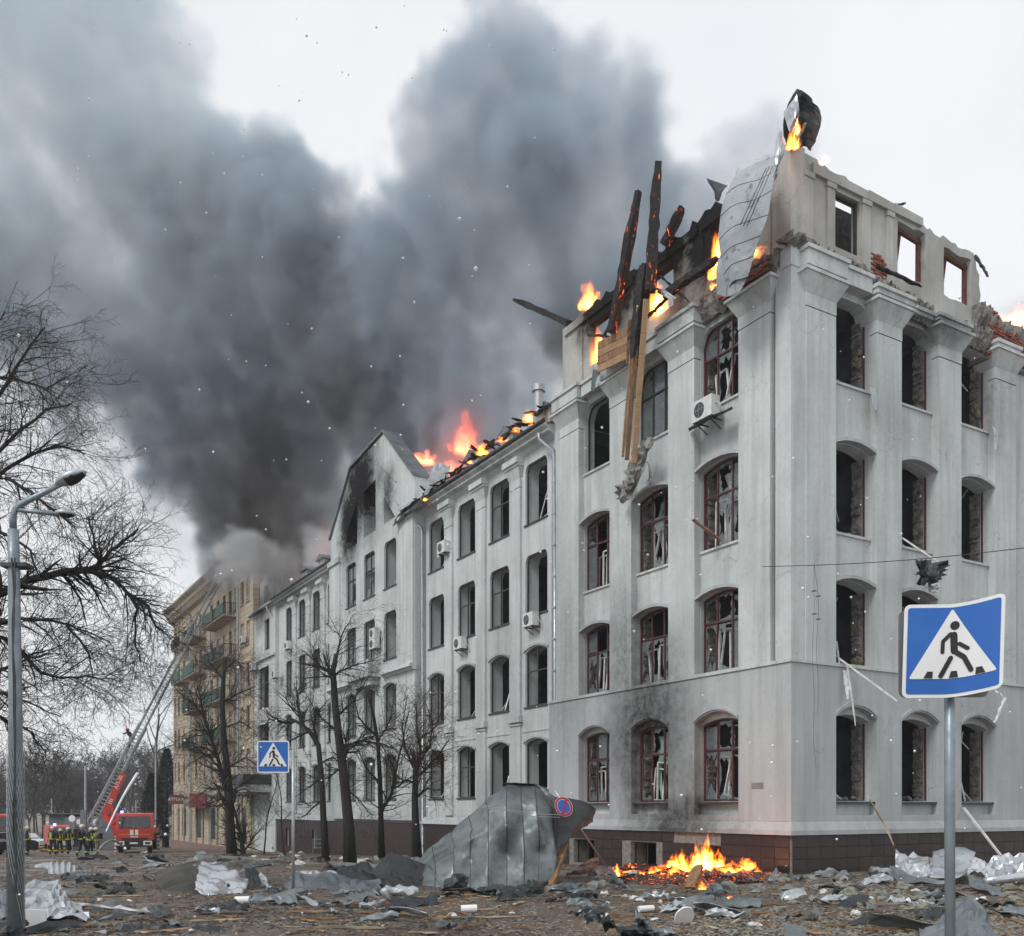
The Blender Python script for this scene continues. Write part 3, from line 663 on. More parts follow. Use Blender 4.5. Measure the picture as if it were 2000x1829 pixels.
# side pavilion beyond the far wing
pav = [[(55.6, 10.2), (58.6, 10.2), (58.6, 13.6), (55.6, 13.6)], [(55.6, 6.0), (58.6, 6.0), (58.6, 8.9), (55.6, 8.9)], [(55.4, 14.9), (56.8, 14.9), (56.8, 17.4), (55.4, 17.4)]]
g = MB(); holed(g, pl, [(53.8, -2), (60.6, -2), (60.6, 18.3), (53.8, 18.3)], pav, -.1, -.6); g.build('pavilion_wall', M_wall, BLD)
for k, sh in enumerate(pav): window(pl, sh, -.3, 'mull', 600 + k, cols=2)
block('pavilion_moulding', pl, 53.8, 60.6, 14.2, 14.4, .1, -.1, M_wall); block('pavilion_cornice', pl, 53.8, 60.8, 18.3, 18.5, .3, -.5, M_wall)
block('entrance_canopy', pl, 54.8, 60.4, 3.9, 4.7, 2.2, -.1, M_gutter); block('entrance_lintel', pl, 54.9, 60.3, 3.3, 3.897, 2.0, -.1, M_wall)
# burnt attic over the pavilion
g = MB(); holed(g, pl, jagged([(54.0, 18.5), (60.4, 18.5), (60.4, 21.6), (54, 21.2)], .4, .5, 77, only={1, 2, 3}), [[(55, 18.9), (56.2, 18.9), (56.2, 20.6), (55, 20.6)], [(57.5, 18.9), (58.8, 18.9), (58.8, 20.6), (57.5, 20.6)]], -.6, -.9); g.build('attic_wall', M_attic, BLD)
# long plinth
g = MB()
lw = [(15.2, 16.2), (18.2, 19.2), (21.6, 22.6), (29.8, 30.9), (32.9, 34), (36, 37), (44.2, 45.2), (50.4, 51.4)]
holed(g, pl, [(13.6, -2.2), (53.8, -2.2), (53.8, 1.3), (13.6, 1.3)], [[(a, -.9), (b, -.9), (b, .45), (a, .45)] for a, b in lw], -.2, -.9); g.build('granite_plinth', M_tile, BLD)
g = MB(); g.hexa([pl(13.6, 1.14, -.3), pl(53.8, 1.14, -.3), pl(53.8, 1.14, -.05), pl(13.6, 1.14, -.05), pl(13.6, 1.5, -.3), pl(53.8, 1.5, -.3), pl(53.8, 1.45, -.22), pl(13.6, 1.45, -.22)]); g.build('base_moulding', M_band, BLD)
block('gable_plinth', pl, 26.87, 40.23, -2.2, 1.1, .28, -.1, M_tile)
for a, b in lw:
    if 28 < a < 38: continue
    g = MB(); g.bar(pl(a, -.9, -.4), pl(a, .45, -.4), .08); g.bar(pl(b, -.9, -.4), pl(b, .45, -.4), .08); g.bar(pl((a+b)/2, -.9, -.4), pl((a+b)/2, .45, -.4), .06); g.bar(pl(a, .42, -.4), pl(b, .42, -.4), .08); g.build('basement_window', M_whiteframe, BLD)
# floors, partitions, back walls
for k, z in enumerate((.95, 5.35, 9.8, 14.25, 18.6)):
    g = MB()
    g.box(.7, 12, .7, 13.5, z, z + .32)
    g.box(.7, 17.8, .7, 12, z - .003, z + .31) if False else None
    g.box(12.003, 17.8, .7, 12, z, z + .32)
    if k < 4 or True: g.box(.9, 12, 13.503, 60, z - .3 if k == 4 else z, z + .3 if k < 4 else z)
    g.build('floor_slab', M_inside, BLD)
g = MB()
g.box(5.6, 5.8, 5.6, 60, -1, 18.0); g.box(6, 17.8, 5.4, 5.6, -1, 18.5)
for b in (4.9, 8.5, 13.5, 20.2, 26.8, 34.9, 40.2, 46.6, 53.8): g.box(.75, 5.6, b, b + .2, -1, 18.0)
for a in (4.45, 7.7, 11.0): g.box(a, a + .2, .8, 5.4, -1, 18.4)
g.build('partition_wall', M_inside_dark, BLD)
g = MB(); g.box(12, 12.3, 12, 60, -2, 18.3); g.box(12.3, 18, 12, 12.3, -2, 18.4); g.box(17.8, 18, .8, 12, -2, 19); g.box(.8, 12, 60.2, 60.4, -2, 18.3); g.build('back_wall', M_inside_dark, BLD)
# inner attic brick wall, broken, at the right end
def brickwork(mp, s0, s1, z0, zt, t0, seed, depth=.12, parent=BLD, maxn=300, backing=True):
    """courses of single bricks, each its own object; zt(s) is the broken upper edge"""
    r = random.Random(seed); bl, bh = .26, .085
    key = ('brick', mp is pl)
    if key not in tme:
        g = MB(); g.hexa([mp(-.12, -.034, -depth), mp(.12, -.034, -depth), mp(.12, -.034, 0), mp(-.12, -.034, 0), mp(-.115, .034, -depth), mp(.12, .034, -depth), mp(.118, .034, -.004), mp(-.12, .034, 0)])
        me = bpy.data.meshes.new('brick'); me.from_pydata(g.v, [], g.f); me.materials.append(M_brick); tme[key] = me
    n = 0; z = z0 + bh / 2; row = 0
    while z < 40 and n < maxn:
        s = s0 + (row % 2) * bl / 2; any_ = False
        while s < s1:
            if z < zt(s) + r.uniform(-.05, .05):
                any_ = True
                if r.random() > .07:
                    o = link_mesh('brick', tme[key], parent); o.location = mp(s, z, t0 + r.uniform(-.02, .035)); n += 1
                    o.rotation_euler = (r.uniform(-.03, .03), r.uniform(-.03, .03), r.uniform(-.04, .04))
                    if n >= maxn: break
            s += bl
        if not any_: break
        z += bh; row += 1
brickwork(pr, 10.15, 13.0, 18.3, lambda s: 19.75 - (s - 10.1) * .22 + .2 * math.sin(s * 5), -.02, 5, maxn=150)
g = MB(); holed(g, pr, jagged([(10.1, 18.2), (17.6, 18.2), (17.6, 18.7), (10.1, 19.6)], .3, .12, 12, only={2}), [], -.1, -.9); g.build('broken_brick_wall', M_mortar, BLD)
brickwork(pl, .95, 3.0, 18.75, lambda s: 19.25 + .15 * math.sin(s * 3.1), .16, 6, maxn=40)
brickwork(pr, 9.05, 9.95, 19.3, lambda s: 20.9 + .5 * math.sin(s * 4), AT + .035, 9, maxn=60, depth=.03) if False else brickwork(pr, 4.25, 4.85, 19.45, lambda s: 20.5 + .3 * math.sin(s * 9), AT + .03, 9, maxn=26)
ragged_ledge(pr, 10.0, 14.5, 19.1, 19.75, -.1, .1, 15, M_mortar)
ragged_ledge(pr, 9.6, 10.4, 19.2, 20.1, -.3, .15, 16)
# downpipes
def downpipe(s, t, z0, z1, zt=18.2):
    g = MB(); pts = [pl(s + .0, zt, t + .55), pl(s, zt - .25, t + .5), pl(s - .55, zt - .85, t + .14), pl(s - .55, zt - 1.1, t + .12), pl(s - .55, z0, t + .12), pl(s - .75, z0 - .2, t + .3)]
    g.tube(pts, .085, 10); o = g.build('downpipe', M_zinc, BLD, smooth=True)
    g = MB()
    for z in np.arange(z0 + .5, zt - 1.2, 1.35): g.tube([pl(s - .55, z, t + .12), pl(s - .55, z + .07, t + .12)], .105, 10)
    g.build('pipe_collar', M_zinc, o)
downpipe(14.15, -.36, 6.0, 18.0); downpipe(27.25, -.28, -.6, 18.0); downpipe(55.0, -.3, -1, 18.0)
# name plate by the corner
block('wall_plate', pl, 1.15, 1.65, 2.6, 2.78, .02, 0, simple('grey_plate', (.25, .25, .24)))
# ============================================================ APARTMENT BLOCK
def fac(px, py, t=0, side='l'):
    """world point on a facade plane of the white building, t metres out from it, seen at px, py"""
    k = (px - 1000) / F
    if side == 'l':
        a = -t; X0 = C0.x + V.x * a; Y0 = C0.y + V.y * a
        b = (X0 - k * Y0) / (k * U.y - U.x); Y = Y0 + U.y * b
    else:
        b = -t; X0 = C0.x + U.x * b; Y0 = C0.y + U.y * b
        a = (k * Y0 - X0) / (V.x - k * V.y); Y = Y0 + V.y * a
    return P(px, py, Y)
def stone_mat():
    m = NT('cream_stone'); co = m.coord(APT)
    br = m.n('ShaderNodeTexBrick'); sw = m.n('ShaderNodeSeparateXYZ'); m.l(co, sw.inputs[0]); cb = m.n('ShaderNodeCombineXYZ')
    m.l(sw.outputs[1], cb.inputs[0]); m.l(sw.outputs[2], cb.inputs[1]); m.l(cb.outputs[0], br.inputs['Vector'])
    br.inputs['Scale'].default_value = 1.0; br.inputs['Brick Width'].default_value = .95; br.inputs['Row Height'].default_value = .42; br.inputs['Mortar Size'].default_value = .025
    br.inputs['Color1'].default_value = (.54, .455, .33, 1); br.inputs['Color2'].default_value = (.45, .375, .275, 1); br.inputs['Mortar'].default_value = (.30, .26, .2, 1)
    dirt = m.ramp(m.noise(m.mapping(co, (.5, .5, .12)), 1.2, 6, .6), [(.42, 0), (.7, 1)])
    col = m.mix(m.math('MULTIPLY', dirt, .5), br.outputs[0], (.20, .18, .16))
    m.bsdf(col, .9, 0, m.bump(br.outputs['Fac'], -.4, .02)); return m.mat
M_stone = stone_mat()
M_trim = simple('cream_stucco_trim', (.42, .36, .28), (.28, .24, .20), .9, scale=1.5)
M_green = simple('green_balcony_panel', (.012, .10, .065), (.008, .05, .04), .6, scale=3, vary=.2)
M_winfar = glass_mat('dark_window_glass', (.035, .04, .045), .97, .15)
M_red = simple('red_sign_paint', (.20, .03, .04), (.15, .03, .03), .5)
fl = [4.4, 8.1, 11.8, 15.5, 19.2]
cols = [1.5, 3.4, 5.6, 7.6, 9.8, 12.2, 14.8, 17.6, 19.6, 21.6, 24.6, 27.6, 30.4, 32.2]
hs = []
for c in cols:
    for z in fl: hs.append([(c - .5, z + .7), (c + .5, z + .7), (c + .5, z + 2.75), (c - .5, z + 2.75)])
g = MB(); holed(g, pl, [(-.15, -3.2), (33.3, -3.2), (33.3, 23.3), (-.15, 23.3)], hs, 0, -.5); g.build('stone_wall', M_stone, APT)
for h in hs:
    (a, z0), (b, z1) = h[0], h[2]
    g = MB(); g.bar(pl(a+.04, z0, -.2), pl(a+.04, z1, -.2), .08); g.bar(pl(b-.04, z0, -.2), pl(b-.04, z1, -.2), .08); g.bar(pl((a+b)/2, z0, -.2), pl((a+b)/2, z1, -.2), .06); g.bar(pl(a, z1-.04, -.2), pl(b, z1-.04, -.2), .08); g.bar(pl(a, z0+1.4, -.2), pl(b, z0+1.4, -.2), .06)
    w = g.build('window', M_whiteframe if rnd.random() < .6 else M_darkframe, APT)
    g = MB(); g.prism([(a, z0), (b, z0), (b, z1), (a, z1)], -.23, -.235, pl); g.build('pane', M_winfar, w)
    block('window_sill', pl, a - .08, b + .08, z0 - .1, z0, .1, -.1, M_trim, APT)
def balcony(s0, s1, z, green):
    g = MB(); g.hexa([pl(s0, z - .2, 0), pl(s1, z - .2, 0), pl(s1, z - .12, 1.2), pl(s0, z - .12, 1.2), pl(s0, z, 0), pl(s1, z, 0), pl(s1, z, 1.25), pl(s0, z, 1.25)])
    o = g.build('balcony', M_trim, APT)
    g = MB(); 
    for q0, q1 in ((pl(s0, z + 1.05, 0), pl(s0, z + 1.05, 1.2)), (pl(s0, z + 1.05, 1.2), pl(s1, z + 1.05, 1.2)), (pl(s1, z + 1.05, 1.2), pl(s1, z + 1.05, 0))):
        g.bar(q0, q1, .06); n = int((Vector(q1) - Vector(q0)).length / .16)
        for i in range(n + 1):
            p = Vector(q0).lerp(Vector(q1), i / n); g.bar(p, p - Vector((0, 0, 1.05)), .025)
    g.build('railing', M_darkframe, o)
    k = int((s1 - s0) / 1.3)
    for i in range(k):
        if rnd.random() < green:
            a = s0 + .05 + i * (s1 - s0 - .1) / k; g = MB(); g.prism([(a, z + .08), (a + (s1-s0)/k - .05, z + .08), (a + (s1-s0)/k - .05, z + .98), (a, z + .98)], 1.27, 1.255, pl); g.build('balcony_panel', M_green, o)
for z in fl[1:]: balcony(5.0, 13.4, z + .1, .85); balcony(17.0, 22.6, z + .1, .7)
balcony(24.0, 28.2, fl[4] + .1, .3); balcony(24.0, 28.2, fl[3] + .1, .5)
g = MB()
prof = [(-.5, 23.1), (.05, 23.1), (.3, 23.5), (.7, 23.75), (.75, 24.1), (1.1, 24.4), (1.1, 24.6), (-.5, 24.7)]
n = len(prof); g.add([pl(-.3, q[1], q[0]) for q in prof] + [pl(34.0, q[1], q[0]) for q in prof], [(i, (i+1) % n, n+(i+1) % n, n+i) for i in range(n)] + [tuple(range(n)), tuple(range(n, 2*n))])
g.build('cornice', M_trim, APT)
g = MB()
for i in range(60): s = .2 + i * .56; g.hexa([pl(s, 23.2, .1), pl(s + .3, 23.2, .1), pl(s + .3, 23.2, .5), pl(s, 23.2, .5), pl(s, 23.56, .1), pl(s + .3, 23.56, .1), pl(s + .3, 23.7, .62), pl(s, 23.7, .62)])
g.build('dentils', M_trim, APT, kind='stuff')
for s in (4.0, 14.3, 23.2):
    g = MB(); g.tube([pl(s, 23.2, .9), pl(s, 22.4, .25), pl(s, -1.5, .2)], .09, 8); g.build('downpipe', M_zinc, APT)
g = MB(); g.box(.5, 14, -.1, 33.3, 23.0, 23.2); g.box(13.5, 14, -.1, 33.3, -3, 23.0); g.box(.5, 14, 33.0, 33.3, -3, 23); g.box(.5, 14, -.1, .2, -3, 23); g.box(4, 4.2, .5, 32.8, -3, 23); g.build('side_wall', M_trim, APT)
for i, (a, b) in enumerate([(2.0, 4.5), (6.5, 9.5), (12.0, 15), (18.0, 21.0), (26.5, 28.4), (30, 31.2)]):
    block('shop_window', pl, a, b, -1.0, 2.0, .05, .0, M_winfar, APT)
block('ground_floor_band', pl, -.1, 33.3, 3.2, 3.5, .25, 0, M_trim, APT); block('granite_base', pl, -.1, 33.3, -3.2, -1.6, .3, 0, simple('pink_granite', (.26, .15, .13), (.18, .11, .10), .6), APT)
for s in range(0, 34, 3): block('pilaster', pl, s + .05, s + .5, -1.6, 3.2, .16, 0, M_trim, APT)
block('shop_awning', pl, 15, 21, 2.2, 2.7, 1.3, .0, M_roofmetal, APT)

def sign_board(name, loc, rz, w, h, mat, **k):
    g = MB(); g.box(-w/2, w/2, -.08, .08, 0, h); o = g.build(name, mat, None, **k); o.location = loc; o.rotation_euler = (0, 0, rz); return o
def text_part(txt, parent, size, loc, rot, mat, name='lettering', ext=.006):
    c = bpy.data.curves.new(name, 'FONT'); c.body = txt; c.size = size; c.extrude = ext; c.align_x = 'CENTER'; c.align_y = 'CENTER'; c.resolution_u = 3
    t_ = bpy.data.objects.new('t', c); me = bpy.data.meshes.new_from_object(t_); bpy.data.objects.remove(t_); me.materials.clear(); me.materials.append(mat)
    o = link_mesh(name, me, parent); o.location = loc; o.rotation_euler = rot; return o
M_signwhite = simple('sign_white', (.78, .78, .78), (.7, .7, .7), .5, bump=0)
sb = sign_board('shop_sign', P(344, 1571, 101), 0, 1.5, 1.0, M_red, label='red shop sign sticking out at the far end of the cream apartment block', cat='sign')
text_part('АПТЕКА', sb, .42, (0, -.1, .5), (math.pi/2, 0, 0), M_signwhite)
sb = sign_board('shop_sign', P(387, 1578, 92), RZ + math.pi/2 + .4, 2.6, 1.4, M_red, label='red shop panel above the awning of the cream apartment block', cat='sign')

# ============================================================ TREES
def bark(name, c1, c2):
    return simple(name, c1, c2, .95, scale=3, bump=.8, bscale=12, stretch=(3, 3, .6), bd=.03)
M_bark = bark('wet_black_bark', (.030, .027, .025), (.012, .011, .010))
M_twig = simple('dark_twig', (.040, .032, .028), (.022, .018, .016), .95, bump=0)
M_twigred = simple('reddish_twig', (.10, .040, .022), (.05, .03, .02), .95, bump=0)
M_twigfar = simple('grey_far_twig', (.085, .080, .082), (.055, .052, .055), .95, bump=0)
def pts_tubes(mb, segs):
    for pts, rads, n in segs: mb.tube(pts, rads, n, cap=False)
def grow(out, p, d, L, r, lev, R, pr_):
    n = max(3, int(L / pr_.get('seg', .35))) if lev < 3 else 3
    n = min(n, 10); pts = [p.copy()]; rads = [r]; d = d.normalized()
    for i in range(n):
        w = pr_['wander'] * (1 + .4 * lev)
        d = (d + Vector((R.gauss(0, w), R.gauss(0, w), R.gauss(0, w) + pr_['up'][min(lev, len(pr_['up'])-1)]))).normalized()
        p = p + d * (L / n); pts.append(p.copy()); rads.append(max(r * (1 - .75 * (i + 1) / n), .003 if lev > 1 else .005))
        if lev < pr_['max'] and i >= pr_.get('bare', [0, 0, 0, 0])[min(lev, 3)]:
            for c in range(pr_['kids'][lev] if R.random() < .8 else 0):
                ax = d.cross(Vector((R.gauss(0, 1), R.gauss(0, 1), R.gauss(0, 1)))).normalized()
                nd = Matrix.Rotation(R.uniform(.5, 1.15), 3, ax) @ d
                grow(out, p, nd, L * R.uniform(.35, .62) * (1 - .4 * i / n), rads[-1] * R.uniform(.5, .75), lev + 1, R, pr_)
    out.append((lev, pts, rads, (6 if lev == 0 else 5 if lev == 1 else 3)))
def make_tree(base, seed, label, group=None, trunk=None, limbs=(), H=8., r=.16, prm=None, twig=None, name='bare_tree', cat='tree', barkm=None):
    """trunk: list of world points; limbs: list of lists of world points"""
    R = random.Random(seed); twig = twig or M_twig; barkm = barkm or M_bark
    pr_ = dict(wander=.10, up=[.03, .02, 0, -.01], max=3, kids=[1, 1, 2, 2], seg=.35, bare=[2, 1, 0, 0]); pr_.update(prm or {})
    root = empty(name, base, label=label, cat=cat, group=group); base = Vector(base)
    mi = lambda q: q - base
    tw = MB(); 
    if trunk is None:
        n = 8; p = base.copy() - Vector((0, 0, .2)); trunk = [p.copy()]; d = Vector((R.uniform(-.08, .08), R.uniform(-.08, .08), 1))
        for i in range(n): d = (d + Vector((R.gauss(0, .06), R.gauss(0, .06), .05))).normalized(); p = p + d * (H / n); trunk.append(p.copy())
    def tr_r(i, n, r): return r * (1 - .62 * i / n) + (.25 * r if i == 0 else 0)
    g = MB(); g.tube([mi(q) for q in trunk], [tr_r(i, len(trunk) - 1, r) for i in range(len(trunk))], 9); g.build('trunk', barkm, root, smooth=True)
    starts = []
    for L in limbs:
        rr = L[0] if not isinstance(L[0], Vector) else r * .45; P_ = L[1:] if not isinstance(L[0], Vector) else L
        # smooth the limb a little
        q = []
        for a, b in zip(P_[:-1], P_[1:]):
            for u in (0, .33, .66): q.append(a.lerp(b, u) + Vector((R.gauss(0, .02), R.gauss(0, .02), R.gauss(0, .02))) * (1 if u else 0))
        q.append(P_[-1]); rad = [max(rr * (1 - .8 * i / (len(q) - 1)), .008) for i in range(len(q))]
        g = MB(); g.tube([mi(x) for x in q], rad, 7)
        o_ = []
        lt = sum((a - b).length for a, b in zip(q[:-1], q[1:]))
        for i in range(1, len(q)):
            for _ in range(pr_.get('side', 2)):
                d = (q[i] - q[i-1]).normalized(); ax = d.cross(Vector((R.gauss(0, 1), R.gauss(0, 1), R.gauss(0, 1)))).normalized()
                nd = Matrix.Rotation(R.uniform(.4, 1.2), 3, ax) @ d
                grow(o_, q[i].lerp(q[i-1], R.random()), nd, pr_.get('slen', .9) * R.uniform(.5, 1.3), rad[i] * R.uniform(.3, .6), 1, R, pr_)
        for lev, pts, rads, nn in o_: (g if lev <= 1 else tw).tube([mi(x) for x in pts], rads, nn, cap=False)
        g.build('branch', barkm, root)
    if not limbs or pr_.get('both'):
        n = len(trunk); nb = pr_.get('nb', 12)
        for k in range(nb):
            u = pr_.get('from', .35) + (1 - pr_.get('from', .35)) * (k + R.random()) / nb; i = min(int(u * (n - 1)), n - 2); f_ = u * (n - 1) - i
            p = trunk[i].lerp(trunk[i+1], f_); az = k * 2.4 + R.random(); el = R.uniform(*pr_.get('el', (.3, 1.0)))
            nd = Vector((math.cos(az) * math.cos(el), math.sin(az) * math.cos(el), math.sin(el))); o_ = []
            grow(o_, p, nd, pr_.get('blen', H * .35) * R.uniform(.7, 1.15) * (1.15 - .5 * u), tr_r(u * (n-1), n - 1, r) * .55, 0, R, pr_)
            g = MB()
            for lev, pts, rads, nn in o_: (g if lev <= 1 else tw).tube([mi(x) for x in pts], rads, nn, cap=False)
            g.build('branch', barkm, root)
    if tw.v: tw.build('twigs', twig, root, kind='stuff')
    return root
TY = 19.5
def q(*pp, Y=TY): return [P(x, y, Y + (z[0] if z else 0)) for (x, y, *z) in pp]
big = dict(max=3, kids=[1, 2, 2, 1], side=3, slen=1.05, wander=.11, up=[0, -.01, -.02, -.03], seg=.28, bare=[0, 0, 0, 0])
limbs = [[.11] + q((-190, 1270), (-90, 1195), (0, 1160), (70, 1130), (130, 1115), (175, 1112), (197, 1097), (228, 1070), (270, 1033)),
         [.05] + q((175, 1112), (215, 1125), (250, 1160), (268, 1190), (263, 1250), (272, 1290)),
         [.045] + q((250, 1160), (290, 1185), (305, 1225), (335, 1248)),
         [.04] + q((195, 1097), (185, 1065), (178, 1035), (170, 1010)),
         [.055] + q((-190, 1340), (-60, 1235), (40, 1208), (100, 1212), (150, 1228), (215, 1255)),
         [.03] + q((130, 1222), (165, 1265), (180, 1310), (178, 1330)),
         [.06] + q((-190, 1420), (-40, 1330), (0, 1310), (60, 1285), (105, 1277)),
         [.05] + q((-60, 1225, .5), (20, 1250, .4), (80, 1315), (120, 1325), (170, 1320), (240, 1334)),
         [.06] + q((-190, 1000, 1), (-90, 1000, 1), (0, 1040, .6), (60, 1075), (78, 1128)),
         [.07] + q((-190, 1100), (-120, 950), (-60, 860), (0, 770), (50, 690), (85, 640)),
         [.06] + q((-160, 1050, -.6), (-60, 930, -.6), (20, 860, -.6), (90, 800, -.4), (140, 790, -.4)),
         [.06] + q((-170, 1080, .8), (-40, 960, .8), (40, 900, .8), (110, 870, .8), (165, 880, .8)),
         [.05] + q((-180, 900, .5), (-90, 760, .5), (-30, 670, .5), (10, 610, .5)),
         [.05] + q((-100, 940, -1), (0, 930, -1), (60, 960, -1), (110, 1000, -1), (150, 1030, -1)),
         [.05] + q((-90, 1380, .5), (0, 1400, .5), (60, 1430, .5), (90, 1470, .5)),
         [.045] + q((-90, 1340, -.4), (-10, 1350, -.4), (50, 1370, -.4), (120, 1400, -.4)),
         [.05] + q((-160, 800, 0), (-60, 740, 0), (30, 740, 0), (90, 760, 0), (130, 740, 0))]
make_tree(P(-230, 1760, 20), 5, 'big bare tree at the left edge with long branches arching over the street lamp', trunk=[P(-235, 1775, 20), P(-225, 1600, 20), P(-205, 1400, TY), P(-190, 1200, TY), P(-185, 1000, TY), P(-175, 800, TY), P(-165, 600, TY)], limbs=limbs, r=.3, prm=big)
def at_base(px, py): return G(px, py)
def LQ(b, pts): return [P(x, y, b.y + (z[0] if z else 0)) for (x, y, *z) in pts]
mid = dict(max=3, kids=[1, 2, 2, 2], side=3, slen=1.5, wander=.12, up=[.02, .01, -.01, -.02], seg=.4, bare=[1, 0, 0, 0])
grp = 'bare street trees along the kerb'
b = at_base(683, 1690)
make_tree(b, 11, 'tallest street tree, thick dark trunk with a sawn-off top', grp, trunk=LQ(b, [(684, 1695), (680, 1600), (672, 1520), (662, 1440), (655, 1380), (650, 1310), (657, 1278)]),
    limbs=[[.09] + LQ(b, [(652, 1330), (640, 1310), (620, 1300), (608, 1275)]), [.10] + LQ(b, [(668, 1490), (678, 1460), (700, 1448), (740, 1452), (775, 1465)]), [.06] + LQ(b, [(655, 1400), (690, 1370), (715, 1330)]),
           [.05] + LQ(b, [(656, 1290), (668, 1240), (690, 1200)]), [.05] + LQ(b, [(660, 1430), (625, 1400), (600, 1360)]), [.05] + LQ(b, [(666, 1500), (640, 1520), (600, 1530)]), [.05] + LQ(b, [(653, 1320), (690, 1300), (730, 1290)]),
           [.04] + LQ(b, [(672, 1540), (700, 1560), (730, 1600)])], r=.24, prm=dict(mid, side=3, slen=1.3))
b = at_base(636, 1682)
make_tree(b, 12, 'street tree with a curved trunk leaning left, beside the tallest one', grp, trunk=LQ(b, [(637, 1685), (632, 1600), (628, 1520), (622, 1455), (605, 1430), (590, 1415), (570, 1405)]),
    limbs=[[.07] + LQ(b, [(575, 1410), (550, 1412), (525, 1405), (505, 1440)]), [.09] + LQ(b, [(590, 1415), (582, 1380), (580, 1350), (598, 1335)]), [.06] + LQ(b, [(620, 1450), (612, 1420), (620, 1390), (650, 1360)]),
           [.05] + LQ(b, [(600, 1430), (560, 1450), (530, 1480)]), [.05] + LQ(b, [(628, 1520), (600, 1540), (570, 1560)]), [.05] + LQ(b, [(626, 1490), (650, 1480), (680, 1500)]), [.05] + LQ(b, [(630, 1560), (600, 1590), (580, 1600)])], r=.17, prm=dict(mid, side=3, slen=1.2))
b = at_base(745, 1688)
make_tree(b, 13, 'slim forked street tree with a yellow scrap caught in it', grp, trunk=LQ(b, [(745, 1675), (744, 1600), (742, 1520), (738, 1450), (730, 1400), (718, 1350)]),
    limbs=[[.08] + LQ(b, [(744, 1590), (765, 1550), (775, 1500), (790, 1430), (800, 1380)]), [.05] + LQ(b, [(742, 1530), (715, 1500), (700, 1460)]), [.05] + LQ(b, [(736, 1440), (700, 1400), (690, 1360)]), [.04] + LQ(b, [(738, 1450), (760, 1410), (770, 1370)]), [.04] + LQ(b, [(770, 1540), (800, 1520), (830, 1510)])], r=.13, prm=dict(mid, side=3, slen=1.2))
b = at_base(814, 1684)
make_tree(b, 14, 'stout pollarded street tree with reddish twigs, nearest the collapsed roof sheet', grp, trunk=LQ(b, [(815, 1690), (812, 1620), (810, 1560), (812, 1500), (806, 1470)]),
    limbs=[[.09] + LQ(b, [(812, 1500), (822, 1470), (815, 1430), (812, 1370)]), [.08] + LQ(b, [(812, 1520), (835, 1500), (860, 1470), (880, 1440)]), [.08] + LQ(b, [(810, 1560), (835, 1540), (862, 1545)]), [.07] + LQ(b, [(808, 1500), (790, 1460), (785, 1420), (795, 1360)]),
           [.06] + LQ(b, [(812, 1500), (840, 1460), (845, 1410), (830, 1370)]), [.06] + LQ(b, [(808, 1530), (780, 1520), (760, 1500)]), [.05] + LQ(b, [(815, 1450), (850, 1420), (865, 1380)])], r=.22, prm=dict(mid, side=3, slen=1.3), twig=M_twigred)
b = at_base(452, 1672)
make_tree(b, 15, 'dense dark tree with two trunks in front of the cream apartment block', None, trunk=LQ(b, [(453, 1675), (450, 1600), (448, 1540), (438, 1450), (434, 1380), (436, 1330), (440, 1290)]),
    limbs=[[.17] + LQ(b, [(452, 1600), (440, 1540), (425, 1480), (408, 1430), (392, 1370), (385, 1340)]), [.18] + LQ(b, [(476, 1672, .3), (470, 1630, .3), (455, 1570)]), [.07] + LQ(b, [(440, 1370), (465, 1355), (500, 1340)]), [.06] + LQ(b, [(400, 1400), (375, 1370), (345, 1350)]),
           [.06] + LQ(b, [(412, 1430), (380, 1425), (352, 1440)]), [.06] + LQ(b, [(437, 1420), (470, 1410), (500, 1430)]), [.06] + LQ(b, [(445, 1500), (480, 1480), (510, 1500)]), [.06] + LQ(b, [(425, 1470), (390, 1480), (360, 1500)]), [.06] + LQ(b, [(436, 1330), (415, 1300), (400, 1290)]),
           [.05] + LQ(b, [(438, 1310), (460, 1290), (470, 1300)]), [.05] + LQ(b, [(450, 1550), (480, 1540), (505, 1560)]), [.05] + LQ(b, [(440, 1540), (405, 1540), (380, 1560)])], r=.28, prm=dict(mid, side=5, slen=2.0, kids=[1, 2, 2, 2]))
for k, (x, y, h) in enumerate([(515, 1669, 5.2), (557, 1671, 5.6)]):
    make_tree(at_base(x, y), 30 + k, ['left one of the two thin saplings near the entrance canopy', 'thin sapling right behind the left crossing sign pole'][k], 'young saplings', H=h, r=.06, prm=dict(nb=12, max=2, kids=[1, 2, 2], blen=1.8, el=(.7, 1.2), **{'from': .35}))
# bare trees beyond the fire engine
far = dict(nb=14, max=3, kids=[1, 2, 1, 1], el=(.5, 1.2), seg=1.2, wander=.14, **{'from': .3})
for k, (x, Y, h) in enumerate([(322, 118, 17), (352, 125, 16), (296, 135, 13), (255, 150, 12)]):
    make_tree((P(x, 1580, Y).x, Y, gz(0, Y)), 50 + k, ['tall bare tree behind the conifers by the far end of the cream block', 'bare tree partly hidden by the end of the cream block', 'bare tree just left of the conifers', 'bare tree in the haze behind the fire engine boom'][k], 'bare trees beyond the fire engine', H=h, r=.3, prm=dict(far, blen=h * .42), twig=M_twigfar, barkm=M_twigfar)
